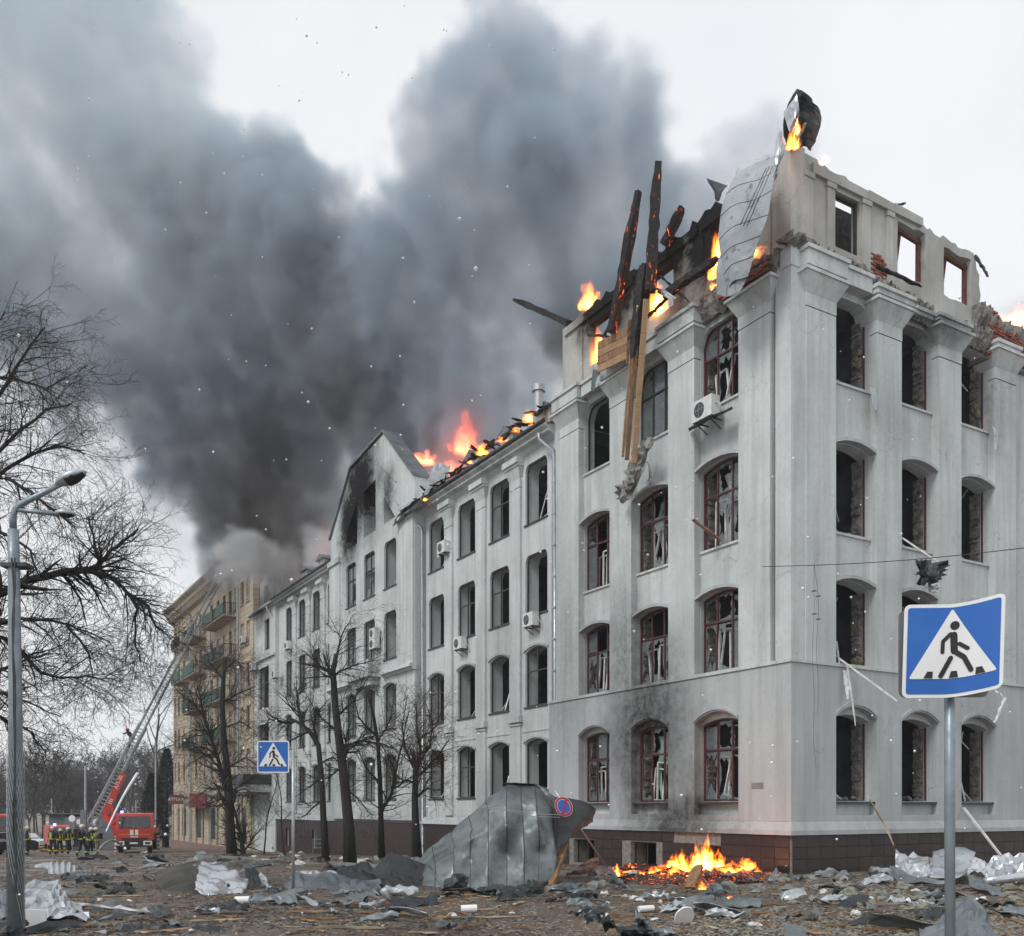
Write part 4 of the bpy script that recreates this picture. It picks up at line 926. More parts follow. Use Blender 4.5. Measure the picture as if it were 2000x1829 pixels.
# distant wood
R = random.Random(4); g = MB()
for k in range(64):
    x = R.uniform(-150, 330); Y = R.uniform(150, 210); h = R.uniform(7, 12) + (2 if x > 60 else 0); X = (x - 1000) / F * Y; z = gz(0, Y); out = []
    grow(out, Vector((X, Y, z)), Vector((0, 0, 1)), h, .2, 0, R, dict(wander=.07, up=[.1, .03, .02, 0], max=3, kids=[4, 2, 2, 1], seg=1.0, bare=[2, 0, 0, 0]))
    for lev, pts, rads, nn in out: g.tube(pts, [max(a, .03) for a in rads], 3, cap=False)
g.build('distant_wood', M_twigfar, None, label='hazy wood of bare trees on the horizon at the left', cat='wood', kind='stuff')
M_needle = simple('dark_spruce_needles', (.026, .040, .036), (.012, .02, .018), .95, scale=2, bump=0)
def conifer(px, Y, top, w, seed, label):
    base = Vector(((px - 1000) / F * Y, Y, gz(0, Y))); H = EYE + (HY - top) / F * Y - base.z; R = random.Random(seed)
    o = empty('spruce_tree', base, label=label, cat='tree', group='spruces behind the fire engine')
    g = MB(); g.tube([(0, 0, -.3), (0, 0, H)], [.28, .03], 8); g.build('trunk', M_bark, o)
    g = MB(); n = 5200
    for i in range(n):
        u = R.random() ** .75; z = H * (.12 + .88 * u); rr = w * (1 - u) ** .8 * (.55 + .45 * R.random()) + .05; a = R.random() * 6.283
        rr *= .8 + .35 * math.sin(a * 5 + u * 30) * .5 + .1 * math.sin(u * 60)
        p = Vector((math.cos(a) * rr, math.sin(a) * rr, z - rr * .25)); s = R.uniform(.14, .4)
        d1 = Vector((math.cos(a), math.sin(a), R.uniform(-.6, .2))) * s; d2 = Vector((-math.sin(a), math.cos(a), R.uniform(-.4, .4))) * s * .5
        g.add([p - d2, p + d2, p + d1], [(0, 1, 2)])
    g.build('foliage', M_needle, o, kind='stuff')
conifer(296, 112, 1510, 2.5, 1, 'left, lower spruce behind the fire engine'); conifer(326, 114, 1462, 2.9, 2, 'right, taller spruce beside the cream apartment block')
# ============================================================ AIR CONDITIONERS
M_acw = simple('white_ac_casing', (.66, .67, .66), (.5, .5, .49), .55, scale=4, bump=.05)
M_fan = simple('dark_fan_grille', (.03, .035, .035), (.02, .02, .02), .5)
def ac(px, py, t, label, w=.85, scale=1.0):
    c = fac(px, py, t + .2); r = empty('air_conditioner', c, RZ, label=label, cat='air conditioner', group='air conditioner units on the street wall')
    g = MB(); h = .6 * scale; w *= scale; d = .32 * scale
    g.box(-d/2, d/2, -w/2, w/2, -h/2, h/2); g.build('casing', M_acw, r)
    g = MB(); n = 20; rr = .22 * scale; cy_ = w * .12
    g.add([(-d/2 - .012, cy_ + rr * math.cos(6.283*i/n), rr * math.sin(6.283*i/n)) for i in range(n)] + [(-d/2 + .01, cy_ + rr * math.cos(6.283*i/n), rr * math.sin(6.283*i/n)) for i in range(n)], [tuple(range(n))] + [(i, (i+1) % n, n+(i+1) % n, n+i) for i in range(n)])
    fo = g.build('fan', M_fan, r)
    g = MB()
    for k in range(1, 4): g.tube([(-d/2 - .02, cy_ + rr*k/3.2 * math.cos(6.283*i/16), rr*k/3.2 * math.sin(6.283*i/16)) for i in range(17)], .006, 4, cap=False)
    g.bar((-d/2 - .02, cy_ - rr, 0), (-d/2 - .02, cy_ + rr, 0), .012); g.bar((-d/2 - .02, cy_, -rr), (-d/2 - .02, cy_, rr), .012); g.build('fan_guard', M_zinc, fo)
    g = MB()
    for s in (-w*.33, w*.33): g.bar((-d/2, s, -h/2 - .025), (d/2 + .25, s, -h/2 - .025), .04); g.bar((-d/2 + .05, s, -h/2 - .03), (d/2 + .2, s, -h/2 - .32), .03)
    g.build('bracket', M_darkframe, r)
    g = MB(); g.tube([(0, -w/2, .1), (0, -w/2 - .12, .05), (.15, -w/2 - .2, -.2), (.3, -w/2 - .1, -.55)], .018, 5); g.build('hose', M_whiteframe, r)
ac(1378, 801, 0, 'large white air conditioner under the top maroon window nearest the corner', scale=1.15)
ac(866, 1070, -.3, 'air conditioner beside the top-floor window right of the gable block')
ac(1036, 1211, -.3, 'air conditioner below the third-floor window nearest the long downpipe')
ac(898, 1257, -.3, 'air conditioner between the second and third floors, middle of the wing')
ac(731, 1238, .3, 'upper one of two stacked air conditioners on the gable block'); ac(731, 1258, .3, 'lower one of two stacked air conditioners on the gable block')
ac(562, 1261, -.25, 'small air conditioner on the far wing beside its downpipe'); ac(537, 1317, .0, 'small air conditioner on the side pavilion below its smoky window')
ac(474, 1250, .1, 'small air conditioner on the cream block right of the upper balcony'); ac(493, 1303, .1, 'small air conditioner on the cream block next to the white pavilion')

# ============================================================ SHEETS, BEAMS, PLANKS
def metal(name, c1, c2, rough, metal_, dirt=(.06, .06, .055), seams=False, vary=.12, soot=.0):
    m = NT(name); co = m.coord()
    oi = m.n('ShaderNodeObjectInfo'); co = m.vmath('ADD', co, m.vmath('SCALE', oi.outputs['Location'], sc=1.9))
    col = m.mix(m.ramp(m.noise(co, .9, 5), [(.4, 0), (.65, 1)]), c1, c2)
    col = m.mix(m.ramp(m.noise(co, 2.4, 6, .7), [(.56, 0), (.68, .75)]), col, dirt)
    if soot: col = m.mix(m.math('MULTIPLY', m.ramp(m.noise(co, .7, 5, .7), [(.48, 0), (.60, 1)]), soot), col, (.02, .02, .02))
    rg_ = m.mr(m.noise(co, 3, 5), .3, .7, rough - .1, rough + .22)
    n = m.bump(m.math('ADD', m.noise(co, 1.2, 2, .5), m.math('MULTIPLY', m.noise(co, 9, 4), .12)), .22, .06)
    m.bsdf(col, rg_, metal_, n); return m.mat
M_galv = metal('pale_galvanised_sheet', (.50, .53, .55), (.36, .39, .42), .38, .55)
M_silver = metal('crumpled_silver_sheet', (.62, .64, .66), (.45, .47, .50), .30, .75, dirt=(.16, .13, .10))
M_green2 = metal('grey_green_roof_sheet', (.19, .215, .22), (.12, .14, .145), .42, .4, dirt=(.07, .075, .07), soot=.45)
M_darksheet = metal('dark_roof_sheet', (.045, .052, .055), (.028, .032, .036), .45, .35, dirt=(.03, .028, .025))
M_midsheet = metal('mid_grey_roof_sheet', (.20, .225, .24), (.13, .15, .165), .42, .45)
M_brownsheet = metal('brown_corrugated_sheet', (.10, .095, .08), (.06, .055, .05), .6, .2)
M_slate = metal('grey_corrugated_slate', (.16, .165, .165), (.11, .115, .115), .8, .0)
M_seam = M_darkframe
def cr_interp(P4, u):
    a, b, c, d = P4; return .5 * ((2 * b) + (c - a) * u + (2*a - 5*b + 4*c - d) * u*u + (3*b - a - 3*c + d) * u**3)
def spline(pts, u):
    n = len(pts) - 1; x = u * n; i = min(int(x), n - 1); f_ = x - i
    g = lambda k: pts[k] if 0 <= k <= n else (2*pts[0] - pts[1] if k < 0 else 2*pts[n] - pts[n-1])
    return cr_interp((g(i-1), g(i), g(i+1), g(i+2)), f_)
def sheet(ctrl, mat, label, cat='metal sheet', group=None, nu=28, nv=18, crumple=.06, cell=.5, corr=0, corr_n=8, seams=0, seed=0, name='roof_sheet', thick=.006, sharp=True, dir_='u', ragged=.0, linear=False, parts=True, smooth=False):
    """a bent metal sheet through a grid of world points (rows of equal length), creased and dented"""
    R = random.Random(seed); rows = [[Vector(p) for p in r_] for r_ in ctrl]
    def lin(pts, u):
        n = len(pts) - 1; x = u * n; i = min(int(x), n - 1); return pts[i].lerp(pts[i+1], x - i)
    sf = lin if linear else spline
    if not corr and not smooth and not seams: nu, nv = max(5, int(nu * .62)), max(4, int(nv * .68))
    base = sum((p for r_ in rows for p in r_), Vector()) / sum(len(r_) for r_ in rows)
    def S0(u, v): return sf([sf(r_, u) for r_ in rows], v)
    e = 1e-3; vs = []
    for j in range(nv + 1):
        for i in range(nu + 1):
            u, v = i / nu, j / nv
            if ragged:
                if j in (0, nv): v += ragged * (noise.noise(Vector((u * 9, seed, j))) ) * (1 if j == 0 else -1) * .5 + 0
                if i in (0, nu): u += ragged * (noise.noise(Vector((v * 9, seed + 5, i)))) * .5
                u = min(max(u, -.02), 1.02) if not linear else min(max(u, 0), 1); v = min(max(v, 0), 1)
            p = S0(u, v); du = S0(min(u + e, 1), v) - S0(max(u - e, 0), v); dv = S0(u, min(v + e, 1)) - S0(u, max(v - e, 0)); n = du.cross(dv)
            n = n.normalized() if n.length > 0 else Vector((0, 0, 1))
            q_ = p / cell + Vector((seed * 3.1, 0, 0))
            d_, pt = noise.voronoi(q_)[:2]
            c = (d_[0] - .5) * crumple * 1.6 + (1 - 2.4 * abs(noise.noise(q_ * .9))) * crumple * .9 + (R.gauss(0, .35) * crumple if not corr and not smooth else 0)
            if corr: c += corr * math.sin((u if dir_ == 'u' else v) * corr_n * 2 * math.pi)
            vs.append(p + n * c - base)
    me = bpy.data.meshes.new(name); me.from_pydata([tuple(v) for v in vs], [], [t3 for j in range(nv) for i in range(nu) for t3 in (((j*(nu+1)+i, j*(nu+1)+i+1, (j+1)*(nu+1)+i+1), (j*(nu+1)+i, (j+1)*(nu+1)+i+1, (j+1)*(nu+1)+i)) if R.random() < .5 else ((j*(nu+1)+i, j*(nu+1)+i+1, (j+1)*(nu+1)+i), (j*(nu+1)+i+1, (j+1)*(nu+1)+i+1, (j+1)*(nu+1)+i)))])
    me.materials.append(mat)
    if corr or smooth: me.polygons.foreach_set('use_smooth', [True] * len(me.polygons))
    o = link_mesh(name, me, None, label=label, cat=cat, group=group); o.location = base
    md = o.modifiers.new('thickness', 'SOLIDIFY'); md.thickness = thick; md.offset = 0
    if seams:
        for k in range(1, seams + 1):
            g = MB(); i = round(nu * k / (seams + 1)); L = []
            for j in range(nv + 1):
                a = vs[j*(nu+1)+i] if dir_ == 'u' else None
                L.append(a)
            if dir_ != 'u':
                j = round(nv * k / (seams + 1)); L = [vs[j*(nu+1)+i2] for i2 in range(nu + 1)]
            g.tube(L, .014, 4); g.build('standing_seam', M_seam, o)
    return o
def Gq(rows, lift=.05):
    """rows of (px, py[, height above the ground]) -> world points on or above the ground"""
    return [[G(p[0], p[1]) + Vector((0, 0, lift + (p[2] if len(p) > 2 else 0))) for p in r_] for r_ in rows]
def Pq(rows): return [[P(*p) for p in r_] for r_ in rows]
def Fq(rows, side='l'): return [[fac(p[0], p[1], p[2], side) for p in r_] for r_ in rows]
def beam(p, q_, w, h, mat, label, cat='beam', group=None, name='burnt_beam', rough=.03, seed=0, n=10, taper=.6):
    """an irregular timber from p to q"""
    R = random.Random(seed); p, q_ = Vector(p), Vector(q_); d = (q_ - p); L = d.length; d.normalize()
    a = d.cross(Vector((0, 0, 1)))
    a = a.normalized() if a.length > .1 else Vector((1, 0, 0)); b_ = d.cross(a).normalized(); g = MB(); vs = []
    for i in range(n + 1):
        u = i / n; k = 1 if u < .7 else 1 - (1 - taper) * (u - .7) / .3
        c = d * L * u + a * R.gauss(0, rough * .3)
        for sx, sy in ((-1, -1), (1, -1), (1, 1), (-1, 1)): vs.append(c + a * sx * (w/2 * k + R.gauss(0, rough * .4)) + b_ * sy * (h/2 * k + R.gauss(0, rough * .4)))
    g.add(vs, [(4*i+k, 4*i+(k+1) % 4, 4*(i+1)+(k+1) % 4, 4*(i+1)+k) for i in range(n) for k in range(4)] + [(0, 1, 2, 3), (4*n, 4*n+1, 4*n+2, 4*n+3)])
    o = g.build(name, mat, None, label=label, cat=cat, group=group); o.location = p; return o
# ============================================================ GROUND
def ground_material():
    m = NT('littered_asphalt'); co = m.coord(kind='Object')
    big = m.noise(co, .18, 5, .6); mid = m.noise(co, 1.1, 6, .65); fine = m.noise(co, 14, 5, .7); vf = m.noise(co, 45, 3, .7)
    col = m.mix(m.ramp(big, [(.4, 0), (.6, 1)]), (.060, .052, .045), (.105, .075, .050))
    col = m.mix(m.ramp(mid, [(.45, 0), (.65, 1)]), col, (.085, .080, .075))
    col = m.mix(m.ramp(fine, [(.52, 0), (.62, 1)]), col, (.15, .095, .055))
    col = m.mix(m.ramp(vf, [(.60, 0), (.66, 1)]), col, (.30, .26, .20))
    wet = m.ramp(m.noise(co, .45, 4, .6), [(.48, 0), (.56, 1)])
    rough = m.mr(wet, 0, 1, .85, .38)
    n = m.bump(m.math('ADD', fine, m.math('MULTIPLY', vf, .5)), .5, .03)
    m.bsdf(col, rough, 0, n); return m.mat
M_ground = ground_material()
def grid_sheet():
    xs = list(np.arange(-60, 60.1, 1.0)); ys = list(np.arange(-8, 110, 1.0)) + [130, 180, 260, 400, 700, 1200]
    xs = [-900, -400, -200, -100] + xs + [100, 200, 400, 900]
    vs = [(x, y, gz(x, y)) for y in ys for x in xs]; nx = len(xs)
    fs = [(j*nx+i, j*nx+i+1, (j+1)*nx+i+1, (j+1)*nx+i) for j in range(len(ys)-1) for i in range(nx-1)]
    me = bpy.data.meshes.new('ground'); me.from_pydata(vs, [], fs); me.materials.append(M_ground)
    me.polygons.foreach_set('use_smooth', [True] * len(me.polygons))
    link_mesh('ground', me, kind='structure')
grid_sheet()
# ============================================================ SIGNS
M_sblue = simple('sign_blue', (.016, .13, .46), (.012, .105, .40), .35, scale=1.5, bump=.06)
M_sred = simple('sign_red', (.42, .02, .03), (.35, .02, .03), .4, bump=0)
M_sblack = simple('sign_black', (.012, .012, .014), (.01, .01, .01), .5, bump=0)
M_sback = simple('sign_back_grey', (.20, .20, .22), (.16, .16, .18), .5, .3)
M_pole = simple('galvanised_sign_post', (.26, .31, .34), (.19, .23, .255), .45, .45, scale=5, bump=.1)
def rrect(w, h, r, n=6):
    out = []
    for cx, cy_, a0 in ((w/2 - r, h/2 - r, 0), (-w/2 + r, h/2 - r, 90), (-w/2 + r, -h/2 + r, 180), (w/2 - r, -h/2 + r, 270)):
        for i in range(n + 1): a = math.radians(a0 + 90 * i / n); out.append((cx + r * math.cos(a), cy_ + r * math.sin(a)))
    return out
def flat(poly, y, bend, thick=.0, dens=.03):
    """a flat shape facing -Y, cut into fine strips so it can follow a bent board"""
    bm = bmesh.new(); vs = [bm.verts.new((p[0], y, p[1])) for p in poly]
    tri = tessellate_polygon([[Vector((p[0], p[1], 0)) for p in poly]])
    for t in tri:
        try: bm.faces.new([vs[i] for i in t])
        except ValueError: pass
    if bend:
        x0 = min(p[0] for p in poly); x1 = max(p[0] for p in poly); x = x0 + dens
        while x < x1:
            bmesh.ops.bisect_plane(bm, geom=bm.verts[:] + bm.edges[:] + bm.faces[:], plane_co=(x, 0, 0), plane_no=(1, 0, 0)); x += dens
        for v in bm.verts: v.co = Vector(bend(v.co.x, v.co.y, v.co.z))
    bmesh.ops.recalc_face_normals(bm, faces=bm.faces)
    return bm
def flat_obj(name, poly, y, mat, parent, bend=None, thick=0.002):
    bm = flat(poly, y, bend); me = bpy.data.meshes.new(name); bm.to_mesh(me); bm.free(); me.materials.append(mat)
    o = link_mesh(name, me, parent); md = o.modifiers.new('thickness', 'SOLIDIFY'); md.thickness = thick; md.offset = 0; return o
def limb(p, q_, w):
    p, q_ = Vector(p), Vector(q_); d = (q_ - p).normalized(); n = Vector((-d.y, d.x)) * w / 2; out = []
    a = math.atan2(d.y, d.x)
    for c, s in ((q_, 0), (p, math.pi)):
        for i in range(5): t = a + s - math.pi/2 + math.pi * i / 4; out.append((c.x + math.cos(t) * w/2, c.y + math.sin(t) * w/2))
    return out
def crossing_sign(root, bend=None, s=.7):
    k = s
    flat_obj('sign_border', rrect(k, k, .045), 0, M_signwhite, root, bend, .004)
    flat_obj('blue_field', rrect(k * .925, k * .925, .02), -.0045, M_sblue, root, bend)
    tri = [(0, .375), (-.36, -.25), (.36, -.25)]
    T = [(x * k / .7 * .84 * 1.02, y * k / .7 * .84) for x, y in tri]
    # rounded triangle
    out = []
    for i in range(3):
        a, b, c = Vector(T[i-1]), Vector(T[i]), Vector(T[(i+1) % 3]); r_ = .02
        p0 = b + (a - b).normalized() * r_; p1 = b + (c - b).normalized() * r_
        for u in (0, .5, 1): out.append(tuple((1-u)**2 * p0 + 2*u*(1-u) * b + u*u * p1))
    tr = flat_obj('white_triangle', out, -.009, M_signwhite, root, bend)
    m = k / .7; Q = lambda x, y: (x * m, y * m)
    y = -.0135
    hd = [(m * (.018 + .033 * math.cos(6.283*i/14)), m * (.185 + .033 * math.sin(6.283*i/14))) for i in range(14)]
    flat_obj('walker_head', hd, y, M_sblack, root, bend)
    W_ = lambda a, b, w: [(x, z) for x, z in limb(Q(*a), Q(*b), w * m)]
    flat_obj('walker_body', W_((.012, .115), (.018, -.005), .05), y, M_sblack, root, bend)
    flat_obj('walker_arm', W_((-.01, .125), (-.065, .07), .028), y - .0006, M_sblack, root, bend); flat_obj('walker_arm', W_((-.065, .07), (-.067, -.01), .028), y - .001, M_sblack, root, bend)
    flat_obj('walker_arm', W_((.052, .045), (.11, .0), .028), y, M_sblack, root, bend)
    flat_obj('walker_leg', W_((-.005, -.055), (-.075, -.19), .034), y - .0006, M_sblack, root, bend)
    flat_obj('walker_leg', W_((.022, -.01), (.085, -.06), .036), y - .001, M_sblack, root, bend); flat_obj('walker_leg', W_((.085, -.06), (.135, -.165), .034), y - .0014, M_sblack, root, bend)
    for x, a, b in ((-.165, -.01, .03), (.02, -.01, .01), (.20, -.04, .005)):
        flat_obj('crossing_bar', [Q(x - .035 + min(a,0)*0, -.205), Q(x + .03, -.205), Q(x + .02 + (.012 if x < 0 else -.012 if x > .1 else 0), -.155), Q(x - .02 + (.012 if x < 0 else -.012 if x > .1 else 0), -.155)], y, M_sblack, root, bend)
# bent sign, front right
Ys = 7.1; c = P(1857, 1272, Ys)
def bend1(x, y, z):
    w = x / .35; t = max(0, w + .1)
    return (x - .012 * max(0, w) ** 2 + .02 * (z / .35) * (-1 if True else 1) * -.5, y - .10 * t ** 1.6, z + .055 * (t ** 1.5) + (.012 if w < 0 else 0) * 0 - .0 * z)
r = empty('crossing_sign', c, -.05, label='large bent blue pedestrian crossing sign on a grey post, front right', cat='road sign')
crossing_sign(r, bend1)
g = MB(); g.prism(rrect(.665, .66, .05), 0, .004, lambda s, z, t: (s - .035, .05 + t, z - .012)); g.build('second_sign_back', M_sback, r)
g = MB(); g.tube([(.028, .09, .3), (.028, .09, -1.2), (.035, .09, -3.2)], .0385, 14); g.build('post', M_pole, r, smooth=True)
g = MB(); g.box(-.03, .09, .0, .14, -.2, -.17); g.box(-.03, .09, .0, .14, .15, .18); g.build('clamp', M_zinc, r)
# flat sign, left
c = P(533.5, 1478.5, 20.7); r = empty('crossing_sign', c, 0, label='smaller flat blue pedestrian crossing sign left of the middle, beside its thin post', cat='road sign'); crossing_sign(r, None)
g = MB(); gzv = G(572, 1755).z - c.z
g.tube([(.43, .03, .34), (.43, .03, gzv - .2)], .036, 12); g.build('post', M_zinc, r, smooth=True)
g = MB(); g.bar((-.2, .04, .2), (.45, .04, .2), .03); g.bar((-.2, .04, -.2), (.45, .04, -.2), .03); g.build('clamp', M_zinc, r)
# no-stopping sign on a leaning pole
pa = P(1101, 1576, 24.2); pb = G(1190, 1700)
r = empty('no_stopping_sign', pa, 0, label='round blue and red no-stopping sign knocked askew on a leaning pole', cat='road sign')
disc = lambda rr, n=28: [(rr * math.cos(6.283*i/n) * .80 * (1 if 1 else 1), rr * math.sin(6.283*i/n)) for i in range(n)]
rot = lambda pp, a: [(x * math.cos(a) - y * math.sin(a), x * math.sin(a) + y * math.cos(a)) for x, y in pp]
A = .55
flat_obj('sign_border', rot(disc(.27), A), 0, M_signwhite, r, None, .004); flat_obj('red_ring', rot(disc(.262), A), -.005, M_sred, r); flat_obj('white_ring', rot(disc(.2), A), -.010, M_signwhite, r); flat_obj('blue_field', rot(disc(.19), A), -.015, M_sblue, r)
flat_obj('red_slash', [(-.06, -.22), (.0, -.23), (.09, .2), (.04, .22)], -.020, M_sred, r)
g = MB(); g.tube([(-.22, .08, .42), (.1, .05, -.1), tuple(pb - pa)], .03, 10); g.build('pole', M_zinc, r, smooth=True)

# ============================================================ STREET LAMP
Yl = 14.6; base = P(31, 1822, Yl); base.z = gz(base.x, base.y)
r = empty('street_lamp', base, label='tall grey street lamp with two heads and mesh wrapped round its foot', cat='street lamp')
T = lambda px, py, dy=0: P(px, py, Yl + dy) - base
g = MB(); g.tube([(0, 0, -.1)] + [tuple(T(x, y)) for x, y in ((30, 1350), (27, 1100), (26, 1035))], [.12, .095, .085, .08], 12); g.tube([tuple(T(26, 1035)), tuple(T(25, 1015)), tuple(T(29, 997)), tuple(T(40, 985)), tuple(T(80, 966)), tuple(T(122, 944))], [.055, .055, .05, .05, .045, .04], 10)
g.build('pole', M_pole, r, smooth=True)
g = MB(); g.tube([tuple(T(31, 996)), tuple(T(60, 999)), tuple(T(112, 1004))], .035, 8); g.build('arm', M_pole, r, smooth=True)
def lamp_head(p, q_, w, h):
    p, q_ = Vector(p), Vector(q_); d = q_ - p; g = MB(); n = 10; L = []
    for i in range(n + 1):
        u = i / n; s = math.sin(math.pi * min(1, u * .93 + .05)) ** .55; L.append((p + d * u, s))
    dn = d.normalized(); side = Vector((0, 1, 0)); up = side.cross(dn); up = up if up.z > 0 else -up
    vs = []
    for c, s in L:
        for k in range(10):
            a = 6.283 * k / 10; vs.append(c + side * math.cos(a) * w * s + up * math.sin(a) * h * s * (1 if math.sin(a) > 0 else .55))
    g.add(vs, [(10*i+k, 10*i+(k+1) % 10, 10*(i+1)+(k+1) % 10, 10*(i+1)+k) for i in range(n) for k in range(10)] + [tuple(range(10)), tuple(range(10*n, 10*n+10))])
    o = g.build('lamp_head', M_galv, r, smooth=True)
    g = MB(); vs = []
    for u in (.35, .6, .93):
        c, s = p + d * u, math.sin(math.pi * min(1, u * .93 + .05)) ** .55
        for k in range(7): a = math.pi + math.pi * k / 6; vs.append(c + side * math.cos(a) * w * s * .92 + up * (math.sin(a) * h * s * .75 - h * .12))
    g.add(vs, [(7*i+k, 7*i+k+1, 7*(i+1)+k+1, 7*(i+1)+k) for i in range(2) for k in range(6)]); g.build('lamp_glass', M_fan, o, smooth=True)
lamp_head(T(110, 948), T(168, 921), .15, .11); lamp_head(T(108, 1004), T(146, 1004), .12, .075)
g = MB(); wr = .128
for k in range(12):
    for s in (-1, 1):
        pts = [(wr * math.cos(6.283 * k / 20 + s * z * 1.6), wr * math.sin(6.283 * k / 20 + s * z * 1.6), z) for z in np.linspace(.1, 2.9, 18)]; g.tube(pts, .004, 3, cap=False)
g.build('wire_mesh', M_zinc, r)
for dx, seed in ((-.02, 1), (.10, 2)):
    g = MB(); R = random.Random(seed); pts = [tuple(T(24 + 100 * dx * .1 + (z - 1100) * .008 + R.uniform(-2, 4), z, -.14)) for z in range(1090, 1800, 60)]; g.tube(pts, .013, 5); g.build('cable', M_gutter, r)
g = MB(); g.box(-.18, .22, -.12, .12, T(25, 1110).z, T(25, 1110).z + .06); g.build('bracket', M_gutter, r)
M_hang = metal('hanging_grey_sheet', (.36, .39, .41), (.27, .30, .32), .5, .25)
# ============================================================ COLLAPSED ROOF SHEETS ON THE GROUND
sheet(Pq([[(812,1680,26.2),(842,1652,26),(880,1622,25.8),(915,1592,25.6),(950,1562,25.4),(990,1529,25.2),(1018,1530,25.2),(1045,1531,25.2),(1072,1541,25.2)],
          [(811,1690,25.6),(845,1664,25.2),(884,1640,24.9),(918,1612,24.7),(952,1584,24.3),(988,1570,24.1),(1018,1568,24.3),(1048,1570,24.2),(1080,1582,24.5)],
          [(811,1700,25.0),(848,1682,24.4),(886,1664,24.5),(918,1640,24.0),(953,1616,24.1),(990,1614,23.8),(1022,1612,24.1),(1052,1616,23.9),(1086,1630,24.3)],
          [(812,1712,24.4),(848,1700,24.1),(886,1690,23.8),(918,1682,24.1),(953,1672,23.7),(990,1670,24.1),(1024,1666,23.7),(1054,1672,24.0),(1088,1676,24)],
          [(814,1726,24.0),(850,1734,23.5),(886,1738,23.5),(918,1738,23.3),(954,1740,23.3),(990,1740,23.2),(1024,1738,23.4),(1052,1730,23.6),(1084,1722,24)]]),
      M_green2, 'big collapsed grey-green roof sheet standing like a tent on the ground, with vertical seams', nu=56, nv=28, crumple=.05, cell=.75, seams=7, seed=3, linear=True, smooth=True)
sheet(Pq([[(985,1532,25.05),(1030,1532,25.05),(1068,1541,25.05)],[(960,1600,26.5),(1020,1600,26.5),(1080,1610,26.5)],[(930,1690,27.5),(1010,1690,27.6),(1080,1690,27.6)]]), M_darksheet, 'dark rear slope of the tent-like roof sheet, mostly hidden behind it', seed=4, nu=16, nv=12)
sheet(Pq([[(1050,1533,25.0),(1085,1556,24.7),(1125,1560,25.0),(1150,1568,25.3),(1166,1580,25.6)],
          [(1066,1580,24.7),(1092,1596,24.3),(1125,1592,24.7),(1148,1594,25.1),(1160,1606,25.4)],
          [(1082,1650,24.3),(1090,1655,24.1),(1112,1638,24.4),(1128,1622,24.8),(1146,1612,25.1)]]), M_darksheet, 'dark torn flap of roof sheet hanging at the right of the big tent-like sheet', nu=14, nv=10, crumple=.03, seed=5, linear=True)
beam(G(1076, 1732), P(1106, 1648, 24.6), .16, .12, M_oldwood, 'weathered post propping up the right side of the big collapsed sheet', 'beam', name='wooden_post')
for k, (y0, y1) in enumerate(((1577, 1592), (1580, 1597))):
    g = MB(); g.tube([P(942, y0 - 2, 23.9), P(985, y0 + 3, 23.75), P(1040, y1 - 2, 23.8), P(1094, y1, 23.9)], .008, 5); g.build('slack_cable', M_zinc, None, label=['upper', 'lower'][k] + ' slack cable stretched across the big collapsed roof sheet', cat='cable', group='cables across the sheet')
sheet(Pq([[(656,1700,25.2),(690,1688,25),(716,1684,24.8),(735,1697,24.6)],[(664,1716,24.4),(700,1722,24.2),(740,1728,24),(765,1736,23.8)]]), M_darksheet, 'dark folded sheet lying left of the upright black fold', seed=6, nu=18, nv=9, crumple=.05)
sheet(Pq([[(700,1693,24.6),(728,1700,24.3),(760,1662,24.9),(800,1678,24.8),(835,1688,24.8)],[(735,1714,24),(752,1716,23.8),(775,1705,24.3),(810,1712,24.2),(840,1716,24.2)],[(752,1736,23.5),(780,1736,23.6),(800,1738,23.6),(826,1738,23.6),(850,1738,23.6)]]), M_darksheet, 'black box-like folded roof sheet with a raised corner', seed=7, nu=24, nv=12, crumple=.03, linear=True)
beam(P(838, 1690, 24.2), G(868, 1744), .05, .04, M_roofmetal, 'metal strip leaning off the black folded sheet', 'metal strip', name='metal_strip')
sheet(Pq([[(560,1712,23.8),(600,1702,24.2),(650,1706,24.3),(700,1712,24.1),(740,1722,23.9)],[(555,1740,22.6),(600,1745,22.4),(650,1745,22.4),(700,1742,22.5),(750,1742,22.6)]]), M_midsheet, 'long low crumpled grey sheet between the left sign and the black fold', seed=8, nu=30, nv=9, crumple=.09, cell=.4, ragged=.1)
sheet(Pq([[(578,1702,25),(610,1699,25.2),(650,1702,25.2),(690,1706,25)],[(580,1722,24.2),(615,1722,24.3),(655,1722,24.3),(690,1724,24.2)]]), M_silver, 'bright crumpled foil sheet on top of the low grey one', seed=9, nu=22, nv=8, crumple=.08, cell=.35, ragged=.1)
sheet(Pq([[(300,1706,24),(325,1695,24),(350,1688,24),(372,1686,24.2),(388,1702,24)],[(315,1740,22.8),(340,1728,23),(362,1722,23.1),(380,1722,23.2),(392,1735,23)],[(330,1756,21.6),(350,1757,21.6),(368,1757,21.6),(385,1756,21.6),(398,1757,21.6)]]), M_brownsheet, 'brown corrugated sheet curling up beside the crumpled silver sheet', corr=.05, corr_n=4.5, dir_='v', seed=10, nu=26, nv=30, crumple=.02)
sheet(Pq([[(392,1682,23.2),(420,1688,23),(450,1695,23),(482,1712,23)],[(384,1712,22.4),(415,1716,22.2),(448,1722,22.2),(484,1728,22.3)],[(380,1738,21.6),(410,1752,21.2),(436,1768,21),(460,1764,21.2)]]), M_silver, 'crumpled silver corrugated sheet, shiniest piece left of the sign post', corr=.035, corr_n=4, dir_='v', seed=11, nu=28, nv=30, crumple=.085, cell=.33)
